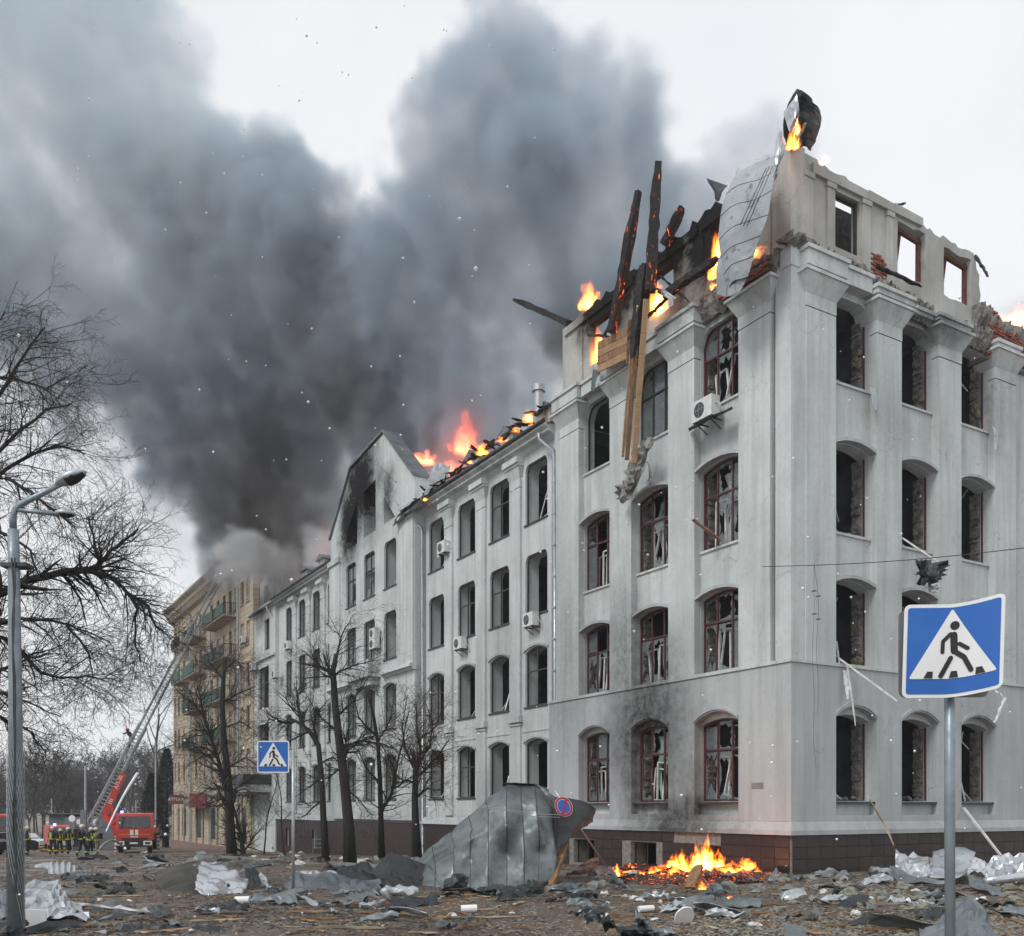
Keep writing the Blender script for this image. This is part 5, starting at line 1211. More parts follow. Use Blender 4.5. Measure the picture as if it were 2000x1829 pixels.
sheet(Pq([[(478,1700,24),(505,1704,24),(528,1722,23.8)],[(482,1742,22.8),(505,1744,22.8),(525,1744,22.8)]]), M_darksheet, 'dark grey sheet right behind the crumpled silver one', seed=12, nu=14, nv=8)
sheet(Pq([[(93,1688,30),(115,1684,30),(140,1686,30),(156,1704,29.6)],[(95,1716,28.4),(118,1718,28.3),(138,1717,28.3),(158,1718,28.3)]]), M_galv, 'pale corrugated sheet standing on edge right of the lamp post', corr=.04, corr_n=6, seed=13, nu=40, nv=8, crumple=.02)
sheet(Pq([[(150,1698,29),(165,1712,28),(180,1716,27.6),(200,1706,27.8),(222,1714,27.2)],[(162,1722,26.4),(176,1726,26.2),(190,1724,26.3),(206,1722,26.5),(220,1719,26.8)]]), M_darksheet, 'dark curved strip of sheet metal beside the pale corrugated one', seed=14, nu=20, nv=6, crumple=.02, smooth=True)
sheet(Pq([[(-60,1740,19),(0,1745,18.6),(40,1728,18.6),(110,1716,19),(125,1738,18.2),(150,1765,17.2)],[(-60,1780,17.2),(0,1778,17),(40,1768,17),(90,1760,17),(120,1768,16.8),(160,1770,16.8)],[(-60,1815,15.6),(0,1806,15.8),(40,1800,15.8),(80,1795,15.9),(110,1790,16.2),(140,1785,16.4)]]), M_galv, 'large crumpled pale grey sheet at the foot of the street lamp', seed=15, nu=44, nv=22, crumple=.07, cell=.4)
sheet(Pq([[(-80,1712,17),(-20,1716,17),(20,1740,16.8),(38,1750,16.6)],[(-80,1800,15.4),(-20,1795,15.5),(10,1790,15.6),(30,1785,15.8)]]), M_midsheet, 'grey-blue metal sheet at the very left edge', seed=16, nu=18, nv=10, crumple=.05)
sheet(Pq([[(-60,1800,15),(0,1797,15),(30,1790,15),(50,1795,15)],[(-60,1826,14.2),(0,1822,14.2),(30,1815,14.4),(56,1808,14.8)]]), M_darksheet, 'dark bent strip in the bottom left corner under the pale sheet', seed=17, nu=16, nv=8, crumple=.04)
g = MB(); g.prism(rrect(.36, .5, .06), 0, .03, lambda s, z, t: (s, t, z)); o = g.build('plastic_board', M_signwhite, None, label='upright white rounded panel standing in the bottom left corner', cat='board'); o.location = P(67, 1807, 15.2); o.rotation_euler = (.12, .05, .1)
sheet(Pq([[(205,1806,15.6),(260,1802,15.6),(330,1804,15.6),(400,1806,15.4),(438,1812,15.2)],[(215,1850,14),(280,1845,14),(340,1845,14),(390,1838,14.2),(425,1822,14.7)]]), M_darksheet, 'long black metal sheet lying along the bottom edge, left', seed=18, nu=32, nv=8, crumple=.07, cell=.4, ragged=.1)
sheet(Pq([[(160,1825,14.8),(190,1818,15),(215,1816,15)],[(160,1850,14),(190,1850,14),(215,1850,14)]]), M_galv, 'light sheet sliver beside the long black sheet at the bottom edge', seed=19, nu=8, nv=5, crumple=.02)
for k, pp in enumerate([([(135,1762),(215,1768),(300,1776)], [(150,1773),(220,1784),(285,1786)], M_silver, 'thin silver strip trailing right of the pale crumpled sheet'),
        ([(485,1758),(520,1752),(560,1756)], [(490,1768),(530,1766),(565,1766)], M_midsheet, 'narrow grey sheet just left of the left sign post foot'),
        ([(505,1702),(517,1716),(525,1730)], [(512,1740),(525,1742),(535,1742)], M_galv, 'small pale triangular sheet scrap upright beside the left sign post'),
        ([(700,1762),(730,1760),(752,1755)], [(706,1775),(730,1776),(748,1768)], M_galv, 'small pale bent sheet in front of the black folded sheet'),
        ([(760,1762),(815,1764),(860,1762)], [(770,1773),(820,1772),(855,1768)], M_darksheet, 'flat dark green sheet in the middle foreground'),
        ([(1065,1728),(1100,1722),(1135,1726)], [(1072,1744),(1110,1744),(1140,1740)], M_green2, 'flat green-grey sheet right of the weathered post'),
        ([(1135,1770),(1165,1767),(1192,1770)], [(1132,1780),(1160,1781),(1186,1780)], M_midsheet, 'rectangular grey sheet lying flat in the centre foreground'),
        ([(1390,1764),(1440,1764),(1490,1768)], [(1400,1774),(1445,1776),(1485,1774)], M_green2, 'flat greenish sheet in front of the ground fire'),
        ([(1185,1692),(1195,1698),(1205,1710)], [(1188,1712),(1196,1716),(1206,1722)], M_galv, 'bright crumpled scrap at the foot of the leaning sign pole'),
        ([(1183,1714),(1205,1716),(1230,1735)], [(1195,1730),(1215,1738),(1236,1742)], M_midsheet, 'wedge of bent grey metal left of the ground fire'),
        ([(1498,1722),(1512,1700),(1528,1680)], [(1510,1726),(1522,1716),(1530,1694)], M_galv, 'pale crumpled scrap standing right of the ground fire'),
        ([(1455,1694),(1470,1680),(1488,1668)], [(1465,1697),(1480,1688),(1492,1676)], M_galv, 'rolled pale sheet sticking up from the right end of the ground fire'),
        ([(1228,1702),(1240,1698),(1252,1706)], [(1230,1714),(1240,1716),(1250,1715)], M_galv, 'small grey scrap among the left embers'),
        ([(1120,1695),(1150,1680),(1170,1672)], [(1100,1716),(1140,1712),(1160,1706)], M_midsheet, 'grey draped sheet between the post and the leaning sign pole'),
        ([(1785,1790),(1820,1786),(1855,1784)], [(1790,1797),(1825,1796),(1855,1792)], M_darksheet, 'dark thin sheet left of the right sign post'),
        ([(1780,1764),(1800,1756),(1830,1768)], [(1785,1774),(1808,1776),(1832,1775)], M_galv, 'small crumpled pale scrap in the right foreground'),
        ([(1620,1755),(1640,1746),(1655,1758)], [(1620,1766),(1638,1766),(1652,1764)], M_silver, 'crumpled foil lump beside the grey corrugated slate'),
        ([(1640,1713),(1650,1706),(1656,1716)], [(1636,1722),(1648,1722),(1656,1722)], M_galv, 'small triangular scrap in front of the right plinth'),
        ([(520,1735),(560,1750),(600,1752)], [(522,1744),(560,1758),(600,1758)], M_darksheet, 'dark sheet at the foot of the left sign post'),
        ([(118,1716),(140,1710),(170,1712)], [(120,1722),(145,1720),(168,1720)], M_darksheet, 'low dark scrap behind the pale corrugated sheet'),
        ([(470,1690),(500,1684),(545,1680)], [(475,1698),(505,1694),(548,1688)], M_green2, 'flat green sheet on the verge behind the silver sheet'),
        ([(640,1742),(680,1736),(730,1740)], [(650,1752),(690,1750),(740,1750)], M_green2, 'rippled green sheet in front of the black fold'),
        ([(865,1722),(890,1706),(915,1710)], [(860,1744),(890,1746),(912,1745)], M_darksheet, 'black crumpled piece at the foot of the big sheet, left'),
        ([(1015,1728),(1040,1716),(1065,1728)], [(1012,1748),(1040,1754),(1068,1748)], M_darksheet, 'black crumpled piece at the foot of the big sheet, right'),
        ([(1380,1735),(1400,1722),(1430,1738)], [(1378,1752),(1402,1760),(1440,1754)], M_midsheet, 'grey melted lump with red glow in front of the ground fire')]):
    top, bot, m_, lab = pp
    hgt = lambda y0, y1: 0
    rows = [[P(x, y, max(8, G(x2, y2).y)) for (x, y), (x2, y2) in zip(top, bot)], [P((x+x2)/2, (y+y2)/2, max(8, G(x2, y2).y - .12)) for (x, y), (x2, y2) in zip(top, bot)], [G(x2, y2) + Vector((0, 0, .04)) for (x2, y2) in bot]]
    if abs(top[1][1] - bot[1][1]) < 14: rows[0] = [G(x, y, .12) for (x, y) in top]; rows[1] = [(a + b) / 2 + Vector((0, 0, .05)) for a, b in zip(rows[0], rows[2])]
    sheet(rows, m_, lab, cat='metal scrap', nu=14, nv=8, crumple=.055, cell=.25, seed=40 + k, name='metal_scrap', ragged=.15)
# right-hand heap
sheet(Pq([[(1505,1748,23),(1545,1742,23.2),(1590,1738,23.4),(1628,1734,23.6)],[(1500,1762,21.4),(1545,1762,21.5),(1590,1762,21.6),(1622,1758,22)],[(1495,1778,20),(1540,1782,19.6),(1575,1784,19.4),(1608,1772,20.4)]]), M_slate, 'grey corrugated slate lying flat in the right foreground', corr=.045, corr_n=5, seed=70, nu=44, nv=12, crumple=.02)
sheet(Pq([[(1750,1655,26),(1775,1662,25.8),(1810,1668,25.6),(1822,1672,25.6)],[(1748,1682,25.4),(1775,1690,25),(1805,1695,24.8),(1822,1695,24.8)],[(1750,1700,25),(1775,1712,24.4),(1800,1715,24.2),(1822,1710,24.4)]]), M_silver, 'bright crumpled white-silver sheet by the right plinth', seed=71, nu=20, nv=14, crumple=.1, cell=.4)
sheet(Pq([[(1822,1662,26),(1850,1656,26),(1885,1655,25.8),(1906,1664,25.6)],[(1820,1690,25),(1850,1690,25),(1880,1695,24.8),(1898,1690,25)],[(1815,1712,24.2),(1845,1716,24),(1870,1714,24.1),(1888,1706,24.4)]]), M_galv, 'smooth curved pale sheet right of the crumpled silver one', seed=72, nu=18, nv=12, crumple=.03, smooth=True)
sheet(Pq([[(1738,1692,24.8),(1755,1696,24.4),(1790,1712,24),(1850,1716,23.6)],[(1742,1712,24),(1760,1718,23.6),(1800,1722,23.4),(1850,1722,23.4)]]), M_midsheet, 'grey sheet edge under the silver sheet', seed=73, nu=16, nv=8, crumple=.06)
sheet(Pq([[(1895,1685,25),(1930,1675,25),(1970,1668,25),(2040,1655,25)],[(1890,1705,24.2),(1930,1708,24),(1980,1710,24),(2040,1705,24)]]), M_silver, 'tangle of shiny torn sheet against the plinth at the right edge', seed=74, nu=30, nv=16, crumple=.15, cell=.35, ragged=.1)
sheet(Pq([[(1890,1706,23),(1920,1716,22.6),(1950,1730,22)],[(1895,1728,21.8),(1930,1742,21.2),(1965,1752,20.8)]]), M_midsheet, 'grey triangular sheet in front of the metal duct', seed=75, nu=14, nv=8, crumple=.05)
g = MB(); A_, B_ = P(1925, 1722, 22), P(2060, 1704, 22.6); g.tube([A_, A_.lerp(B_, .3), A_.lerp(B_, .6), B_], [.1, .105, .1, .1], 14); g.build('metal_duct', M_silver, None, smooth=True, label='shiny round metal duct lying at the right edge', cat='duct')
sheet(Pq([[(1795,1812,11.5),(1840,1790,11.8),(1890,1746,12.2),(1925,1778,11.8),(1950,1830,11)],[(1800,1850,10.8),(1850,1850,10.6),(1890,1850,10.4),(1925,1850,10.4),(1965,1850,10.4)]]), M_midsheet, 'big bent blue-grey sheet in the bottom right corner behind the sign post', seed=76, nu=26, nv=14, crumple=.05, cell=.35)
sheet(Pq([[(1532,1805,12.6),(1555,1806,12.6),(1572,1810,12.6)],[(1535,1850,11.2),(1555,1850,11.2),(1575,1850,11.2)]]), M_midsheet, 'small dark grey-blue panel at the bottom edge, right of centre', seed=77, nu=6, nv=5, crumple=.01)
for k, (a, b, c, d) in enumerate([((1135,1782),(1150,1800),(1158,1788),(1170,1805)), ((1165,1790),(1185,1790),(1180,1822),(1205,1815)), ((1235,1775),(1250,1800),(1245,1810),(1270,1812)), ((1200,1808),(1260,1800),(1215,1840),(1290,1840)), ((1260,1806),(1310,1812),(1270,1845),(1330,1840))]):
    top = [P(a[0], a[1], 14.2), P(b[0], b[1], 14.4)]; bot = [P(c[0], c[1], 14.4), P(d[0], d[1], 14.2)]
    sheet([top, [(p + q_) / 2 + Vector((0, -.15, .05)) for p, q_ in zip(top, bot)], bot], M_darksheet if k % 2 else M_midsheet, ['leftmost curled shard', 'second curled shard from the left', 'upright pointed shard', 'largest flat shard', 'rightmost dark shard'][k] + ' of the twisted metal heap at the bottom centre', cat='metal scrap', group='twisted metal heap at the bottom centre', name='metal_scrap', nu=14, nv=10, crumple=.05, cell=.2, seed=80 + k, ragged=.1)
g = MB(); g.prism([(.17 * math.cos(a), .2 * math.sin(a)) for a in np.linspace(0, 6.28, 20)[:-1]] , 0, .03, lambda s, z, t: (s, t, z)); o = g.build('round_plate', M_signwhite, None, label='round white lid standing on edge right of the twisted metal heap', cat='plate'); o.location = P(1337, 1792, 16); o.rotation_euler = (.5, .2, .3)
for k, (x, y) in enumerate([(474, 1765), (916, 1783), (1262, 1783)]):
    p = G(x, y, .07); g = MB(); g.tube([(-.15, 0, 0), (.15, 0, .01)], .075 if k < 2 else .06, 12); o = g.build('white_roll', M_signwhite, None, label=['white roll beside the crumpled silver sheet', 'white roll lying alone in the middle foreground', 'white roll near the twisted metal heap'][k], cat='roll'); o.location = p; o.rotation_euler = (0, 0, .2 * k - .1)
# ---- planks
R = random.Random(99)
M_pale = simple('pale_broken_wood', (.42, .34, .25), (.26, .20, .14), .8, scale=4, bump=.2, vary=.3)
def in_bld(p, m_=.6): ra = Vector((p.x, p.y, 0)) - C0; return ra.dot(V) > -m_ and ra.dot(U) > -m_
def plank(px, py, L, ang, w, m_, label, tilt=0.):
    p = G(px, py, .03 + tilt * L * .25)
    if in_bld(p): return
    d = Vector((math.cos(ang), math.sin(ang), tilt)) * L / 2
    return beam(p - d, p + d, w, .022 + .012 * (w > .09), m_, label, 'plank', 'splintered planks strewn over the ground', name='plank', rough=.012, n=5, taper=.35)
named = [((240,1752),.9,.05,'pale board fragment left of the brown corrugated sheet'),((205,1758),1.3,.12,'reddish board crossing the ground left of centre'),((375,1776),1.6,.18,'long pale lath in front of the silver sheet'),((425,1800),.9,.3,'pale lath near the bottom edge, left'),
         ((680,1768),.5,.3,'short pale plank left of the small bent sheet'),((750,1787),1.2,-.3,'orange-brown plank in the middle foreground'),((935,1794),1.5,.04,'long pale plank in the centre foreground'),((608,1783),.8,.0,'dark-edged short plank in the foreground, left of centre'),
         ((625,1797),.7,.15,'pale chip-like plank near the bottom, left of centre'),((690,1815),1.1,-.15,'broad brown board near the bottom edge, left of centre'),((1215,1790),.6,.02,'pale board end beside the twisted metal heap'),((1435,1786),1.5,.02,'long pink-white board in front of the ground fire'),
         ((1700,1768),1.6,-.05,'pale batten in the right foreground'),((1690,1808),1.7,.3,'long grey batten in the right bottom foreground'),((1765,1818),1.3,-.02,'orange batten near the right sign post'),((1950,1790),1.4,.02,'pale batten at the right edge foreground'),
         ((1940,1675),1.6,.25,'yellow batten poking out of the torn sheets at the right edge'),((1815,1696),1.0,.7,'red batten leaning on the silver sheet'),((1240,1722),.9,-.5,'pale plank left of the ground fire'),((1460,1708),2.2,-.35,'long scorched plank at the right end of the ground fire')]
for k, (pp, L, a, lab) in enumerate(named): plank(pp[0], pp[1], L, a, R.uniform(.06, .13), [M_pale, M_wood, M_oldwood][k % 3], lab)
zones = [(60, 560, 1700, 1829, 26, 'left foreground'), (560, 1100, 1745, 1829, 30, 'middle foreground'), (1100, 1500, 1735, 1829, 30, 'foreground below the fire'), (1500, 2000, 1725, 1829, 44, 'right foreground'),
         (300, 900, 1668, 1700, 34, 'far ground behind the sheets'), (100, 500, 1672, 1700, 20, 'far ground near the firefighters')]
for (x0, x1, y0, y1, n, w) in zones:
    for i in range(n):
        x, y = R.uniform(x0, x1), y0 + (y1 - y0) * R.random(); L = R.uniform(.15, .85)
        m_ = R.choice([M_pale, M_wood, M_oldwood, M_oldwood, M_pale]); big_ = L > .5
        plank(x, y, L, R.uniform(-1.4, 1.4), R.uniform(.025, .08), m_, ('long' if big_ else 'short') + ' ' + {'pale_broken_wood': 'pale', 'raw_timber': 'tan', 'weathered_timber': 'brown'}[m_.name] + ' splintered plank ' + where(x, y), R.uniform(0, .08))
for (x0, x1, y0, y1, n, w) in [(80, 560, 1690, 1829, 22, 'left foreground'), (600, 1100, 1745, 1820, 16, 'middle foreground'), (1100, 1500, 1740, 1800, 8, 'foreground below the fire'), (1500, 2000, 1730, 1820, 14, 'right foreground'), (120, 900, 1664, 1692, 40, 'far ground beyond the street trees'), (150, 460, 1668, 1700, 20, 'far ground near the fire engine')]:
    for i in range(n):
        x, y = R.uniform(x0, x1), R.uniform(y0, y1); p = G(x, y, .04)
        if in_bld(p): continue
        s = R.uniform(.15, .5) * (1.3 if y < 1700 else 1); a = R.uniform(0, 3.1)
        U_ = Vector((math.cos(a), math.sin(a), R.uniform(-.1, .3))) * s; V_ = Vector((-math.sin(a), math.cos(a), R.uniform(0, .6))) * s * R.uniform(.3, .7)
        m_ = R.choice([M_midsheet, M_darksheet, M_galv, M_green2, M_slate])
        sheet([[p - U_ , p, p + U_], [p - U_ + V_, p + V_ * 1.1 + Vector((0, 0, .05)), p + U_ + V_]], m_, {'mid_grey_roof_sheet': 'grey', 'dark_roof_sheet': 'black', 'pale_galvanised_sheet': 'pale', 'grey_green_roof_sheet': 'greenish', 'grey_corrugated_slate': 'dull'}[m_.name] + ' torn metal scrap ' + where(x, y), 'metal scrap', 'small torn metal scraps on the ground', nu=7, nv=4, crumple=.04, cell=.2, seed=R.randint(0, 999), name='metal_scrap', ragged=.2)
for (x0, x1, y0, y1, n, s0, s1) in [(560, 1130, 1742, 1775, 7, .2, .5), (40, 560, 1720, 1829, 9, .2, .5), (1540, 1760, 1704, 1730, 8, .25, .6), (1540, 2000, 1735, 1815, 11, .2, .5), (1130, 1520, 1740, 1800, 8, .2, .45), (170, 560, 1676, 1700, 10, .4, .8), (580, 900, 1684, 1705, 8, .3, .6)]:
    for i in range(n):
        x, y = R.uniform(x0, x1), R.uniform(y0, y1); p = G(x, y, .05)
        if in_bld(p, .3): continue
        s = R.uniform(s0, s1); a = R.uniform(-.6, .6); U_ = Vector((math.cos(a), math.sin(a), R.uniform(-.05, .2))) * s; V_ = Vector((-math.sin(a), math.cos(a), R.uniform(.0, .45))) * s * R.uniform(.3, .7)
        m_ = R.choice([M_midsheet, M_darksheet, M_galv, M_green2, M_brownsheet, M_darksheet, M_midsheet])
        sheet([[p - U_, p + U_ * .1, p + U_], [p - U_ * R.uniform(.7, 1) + V_ * .5 + Vector((0, 0, s * R.uniform(0, .3))), p + V_ * .6 + Vector((0, 0, s * R.uniform(0, .2))), p + U_ + V_ * .5], [p - U_ * R.uniform(.3, 1) + V_, p + V_ * 1.1, p + U_ * R.uniform(.4, 1) + V_]], m_,
              'bent ' + m_.name.replace('_', ' ') + ' piece ' + where(x, y), 'metal scrap', 'bent roof sheet pieces on the ground', nu=14, nv=9, crumple=.07, cell=.22, seed=R.randint(0, 999), name='metal_scrap', ragged=.25)
# ---- lumps: foam, plaster, insulation
M_foam = simple('white_foam_lump', (.62, .62, .60), (.42, .42, .40), .9, scale=5, bump=.4)
M_wool = simple('yellowish_insulation_wool', (.27, .265, .215), (.15, .145, .12), 1., scale=6, bump=1., bscale=16, bd=.05)
M_grit = simple('grey_rubble', (.22, .215, .20), (.12, .115, .105), .95, scale=6, bump=.8)
def lump(name, p, s, m_, seed, flat_=.5, **k):
    bm = bmesh.new(); bmesh.ops.create_icosphere(bm, subdivisions=2, radius=1)
    for v in bm.verts:
        q_ = v.co * 1.4 + Vector((seed * 1.7, 0, 0)); v.co *= 1 + noise.noise(q_) * .7 + noise.noise(q_ * 2.6) * .35
        v.co.x *= s; v.co.y *= s * .8; v.co.z *= s * flat_
    me = bpy.data.meshes.new(name); bm.to_mesh(me); bm.free(); me.materials.append(m_)
    o = link_mesh(name, me, None, **k); o.location = p; o.rotation_euler = (0, 0, seed); return o
for (x0, x1, y0, y1, n, m_, nm, lab, grp, s0, s1) in [
        (880, 1350, 1738, 1800, 20, M_foam, 'foam_chunk', 'white plaster chunk in the centre foreground', 'white plaster chunks on the ground', .04, .11),
        (1350, 2000, 1735, 1815, 16, M_foam, 'foam_chunk', 'white plaster chunk in the right foreground', 'white plaster chunks on the ground', .04, .12),
        (60, 880, 1740, 1820, 14, M_foam, 'foam_chunk', 'white plaster chunk in the left foreground', 'white plaster chunks on the ground', .03, .09),
        (1500, 1990, 1712, 1780, 44, M_wool, 'insulation_clump', 'yellowish insulation clump on the ground by the right plinth', 'insulation clumps', .07, .22),
        (1130, 1500, 1708, 1745, 22, M_wool, 'insulation_clump', 'yellowish insulation clump around the ground fire', 'insulation clumps', .06, .18),
        (1100, 1550, 1700, 1740, 22, M_grit, 'rubble_lump', 'grey rubble lump around the ground fire', 'rubble lumps', .08, .3),
        (1550, 2000, 1700, 1740, 16, M_grit, 'rubble_lump', 'grey rubble lump along the right plinth', 'rubble lumps', .08, .25),
        (400, 900, 1662, 1690, 18, M_foam, 'foam_chunk', 'pale lump on the ground beyond the street trees', 'white plaster chunks on the ground', .12, .3)]:
    for i in range(n):
        x, y = R.uniform(x0, x1), R.uniform(y0, y1); s = R.uniform(s0, s1)
        if in_bld(G(x, y), .1): continue
        lump(nm, G(x, y, s * .15), s, m_, R.uniform(0, 60), R.uniform(.3, .7), label={'foam_chunk': 'white plaster chunk ', 'insulation_clump': 'pale insulation clump ', 'rubble_lump': 'grey rubble lump '}[nm] + where(x, y), cat={'foam_chunk': 'plaster chunk', 'insulation_clump': 'insulation', 'rubble_lump': 'rubble'}[nm], group=grp)
# ---- litter too fine to count
def chips(name, n, m_, label, smin, smax, dens, seed, flatness=.15, elong=3., xmin=-9.):
    R = random.Random(seed); g = MB(); k = 0
    while k < n:
        Y = 10.5 * (1 / max(.11, R.random())) ** .75 if R.random() < .85 else R.uniform(12, 60)
        x = R.uniform(-.56, .56) * Y * 1.03
        if x / Y < xmin: continue
        
        if noise.noise(Vector((x * dens, Y * dens, seed))) < R.uniform(-.35, .25): continue
        # nothing inside the building
        ra = (Vector((x, Y, 0)) - C0); 
        if ra.dot(V) > -.1 and ra.dot(U) > -.1: continue
        k += 1; z = gz(x, Y); s = R.uniform(smin, smax) * (1 + Y / 60); a = R.uniform(0, 6.28); c, s_ = math.cos(a), math.sin(a); e = R.uniform(1, elong); t = R.uniform(-.3, .3)
        d1 = Vector((c * e, s_ * e, t)) * s; d2 = Vector((-s_, c, R.uniform(-.3, .3))) * s * .55; up_ = Vector((0, 0, s * flatness * 2 + .004)); p = Vector((x, Y, z + .006))
        g.add([p - d1, p + d2, p + d1 * .9, p - d2 * .8, p + up_ + d1 * .1], [(0, 1, 4), (1, 2, 4), (2, 3, 4), (3, 0, 4)])
    g.build(name, m_, None, label=label, cat='litter', kind='stuff')
M_leaf = simple('brown_leaf_litter', (.135, .075, .038), (.07, .042, .026), .9, scale=1.5, bump=0)
M_chipw = simple('fresh_wood_chips', (.42, .30, .19), (.26, .17, .10), .9, scale=1.5, bump=0)
M_chipg = simple('grey_grit', (.30, .295, .28), (.15, .15, .145), .9, scale=1.5, bump=0)
M_chipd = simple('dark_crumbs', (.045, .042, .04), (.02, .02, .02), .9, scale=1.5, bump=0)
chips('leaf_litter', 22000, M_leaf, 'brown leaves and bark covering the ground', .009, .026, .35, 1, elong=1.6)
chips('wood_chips', 7000, M_chipw, 'pale splinters scattered over the ground', .007, .022, .5, 2, elong=3)
chips('grit', 9000, M_chipg, 'grey grit and plaster crumbs over the ground', .008, .026, .4, 3)
chips('insulation_fluff', 5000, M_wool, 'pale insulation fluff scattered by the right plinth', .012, .045, .3, 9, flatness=.22, elong=1.8, xmin=.16)
chips('dark_crumbs', 9000, M_chipd, 'charred crumbs over the ground', .012, .04, .4, 4)
# kerb
M_kerb = simple('kerb_stone', (.22, .22, .21), (.14, .14, .13), .9)
pA, pB = G(430, 1676), G(900, 1706); n = 26
for i in range(n):
    a = pA.lerp(pB, i / n); b = pA.lerp(pB, (i + .97) / n); a.z = gz(a.x, a.y) + .03; b.z = gz(b.x, b.y) + .03
    g = MB(); g.bar(a, b, .15, .2); g.build('kerb_stone', M_kerb, None, label='grey kerb stone in the row between the street trees and the debris', cat='kerb stone', group='kerb stones')

# ============================================================ HANGING ROOF WRECKAGE ON THE BUILDING
sheet(Fq([[(1532,300,.9),(1500,310,1.0),(1455,330,1.1),(1436,345,1.2)],[(1512,350,1.3),(1480,370,1.4),(1440,380,1.4),(1412,400,1.4)],[(1500,420,1.5),(1470,430,1.6),(1430,445,1.6),(1404,470,1.5)],[(1478,480,1.5),(1455,490,1.6),(1430,500,1.6),(1412,520,1.5)],[(1462,540,1.4),(1448,545,1.5),(1432,550,1.5),(1420,570,1.4)]]),
      M_hang, 'long pale roof sheet hanging from the burnt attic beside the corner', nu=12, nv=24, crumple=.014, cell=1.6, seams=5, dir_='v', seed=101)
sheet(Fq([[(1432,455,1.2),(1448,470,1.3),(1462,520,1.3)],[(1402,510,1.4),(1425,515,1.5),(1455,550,1.4)],[(1400,575,1.3),(1420,580,1.4),(1445,570,1.4)]]), M_hang, 'lower blue-grey tip of roof sheet folded over in front of the attic window', nu=6, nv=9, crumple=.015, seed=102, seams=1)
sheet(Fq([[(1379,348,1.3),(1400,356,1.3),(1421,362,1.3)],[(1392,372,1.3),(1404,378,1.4),(1412,372,1.4)],[(1398,392,1.3),(1401,394,1.4),(1404,392,1.4)]]), M_darksheet, 'small dark pointed flap left of the long hanging sheet', nu=8, nv=8, crumple=.02, seed=103)
sheet(Fq([[(1440,318,.6),(1462,312,.5),(1500,300,.4)],[(1436,345,1.0),(1470,335,1.0),(1510,318,.9)]]), M_galv, 'curled upper edge of roof sheet behind the long hanging one', nu=12, nv=8, crumple=.06, seed=104, smooth=True)
sheet(Fq([[(1518,245,.9),(1524,252,.9),(1530,262,.8)],[(1512,300,1.2),(1522,300,1.2),(1532,292,1.0)],[(1505,350,1.3),(1512,340,1.3),(1524,310,1.1)]]), M_galv, 'narrow upright strip of sheet beside the attic corner post', nu=8, nv=12, crumple=.03, seed=105)
sheet(Fq([[(1555,172,-.2),(1575,185,-.2),(1598,215,-.2)],[(1536,212,-.1),(1565,215,-.5),(1600,240,-.2)],[(1530,255,0),(1560,262,-.6),(1592,270,-.3)],[(1540,290,0),(1565,285,-.6),(1580,294,-.3)]]), M_darksheet, 'dark twisted roof sheet standing upright on the attic corner', nu=16, nv=18, crumple=.05, cell=.5, seed=106)
sheet(Fq([[(1556,182,-.05),(1560,200,-.05),(1562,225,-.05)],[(1540,205,.1),(1548,215,.15),(1555,245,.1)],[(1530,220,.1),(1535,240,.15),(1545,268,.1)]]), M_galv, 'pale front face of the twisted sheet on the attic corner', nu=8, nv=10, crumple=.03, seed=107)
for k, (a, b, m_) in enumerate([((1574, 240), (1548, 290), M_pale), ((1558, 222), (1540, 268), M_oldwood)]): beam(fac(*a, .2), fac(*b, .3), .08, .05, m_, ['pale batten crossing the twisted sheet on the attic corner', 'dark batten inside the twisted sheet on the attic corner'][k], 'plank', name='plank')
for k, (a, b) in enumerate([((1503, 325), (1452, 442)), ((1509, 325), (1459, 442)), ((1497, 328), (1446, 440))]):
    g = MB(); g.tube([fac(*a, 1.55), fac((a[0]+b[0])/2, (a[1]+b[1])/2, 1.8), fac(*b, 1.7)], .012, 4); g.build('roof_cable', M_gutter, None, label=['middle', 'right', 'left'][k] + ' of three thin cables on the long hanging sheet', cat='cable', group='cables on the hanging sheet')
M_emberw = None
def ember_mat(name, thr, strength, base=(.012, .011, .011), scale=4., stretch=(1, 1, 1)):
    m = NT(name); co = m.coord(); co = m.mapping(co, stretch)
    n = m.noise(co, scale, 6, .7, .6); big = m.noise(co, scale * .25, 2)
    k = m.math('MULTIPLY', m.ramp(n, [(thr, 0), (thr + .09, 1)]), m.ramp(big, [(.40, 0), (.55, 1)]))
    hot = m.ramp(n, [(thr, (.5, .02, .0)), (thr + .08, (1, .13, .01)), (thr + .2, (1, .45, .10))])
    m.bsdf(base, .9, 0, m.bump(n, .8, .04), emit=hot, estr=m.math('MULTIPLY', k, strength)); return m.mat
M_ember = ember_mat('glowing_embers', .55, 3, scale=8, base=(.03, .028, .027)); M_emberbeam = ember_mat('charred_beam_with_embers', .60, 4, scale=9, stretch=(1, 1, .25))
def FB(a, b, ta, tb, *r_, **k): return beam(fac(a[0], a[1], ta), fac(b[0], b[1], tb), *r_, **k)
FB((1270, 570), (1285, 317), 1.2, .9, .36, .28, M_emberbeam, 'tallest upright charred beam with glowing edges above the attic', rough=.035, seed=1, n=16)
FB((1195, 650), (1247, 374), .9, .6, .34, .26, M_emberbeam, 'second tall charred beam leaning right, left of the tallest one', rough=.035, seed=2, n=16)
FB((1298, 480), (1332, 404), -.1, -.3, .34, .24, M_emberbeam, 'short charred beam stub right of the tallest beam', rough=.035, seed=3)
FB((1112, 632), (1006, 586), -.6, -.2, .36, .24, M_char, 'charred beam jutting out to the left of the attic', rough=.05, seed=4)
FB((1296, 578), (1402, 505), .6, .1, .28, .2, M_char, 'charred beam lying across between two attic windows', rough=.05, seed=5)
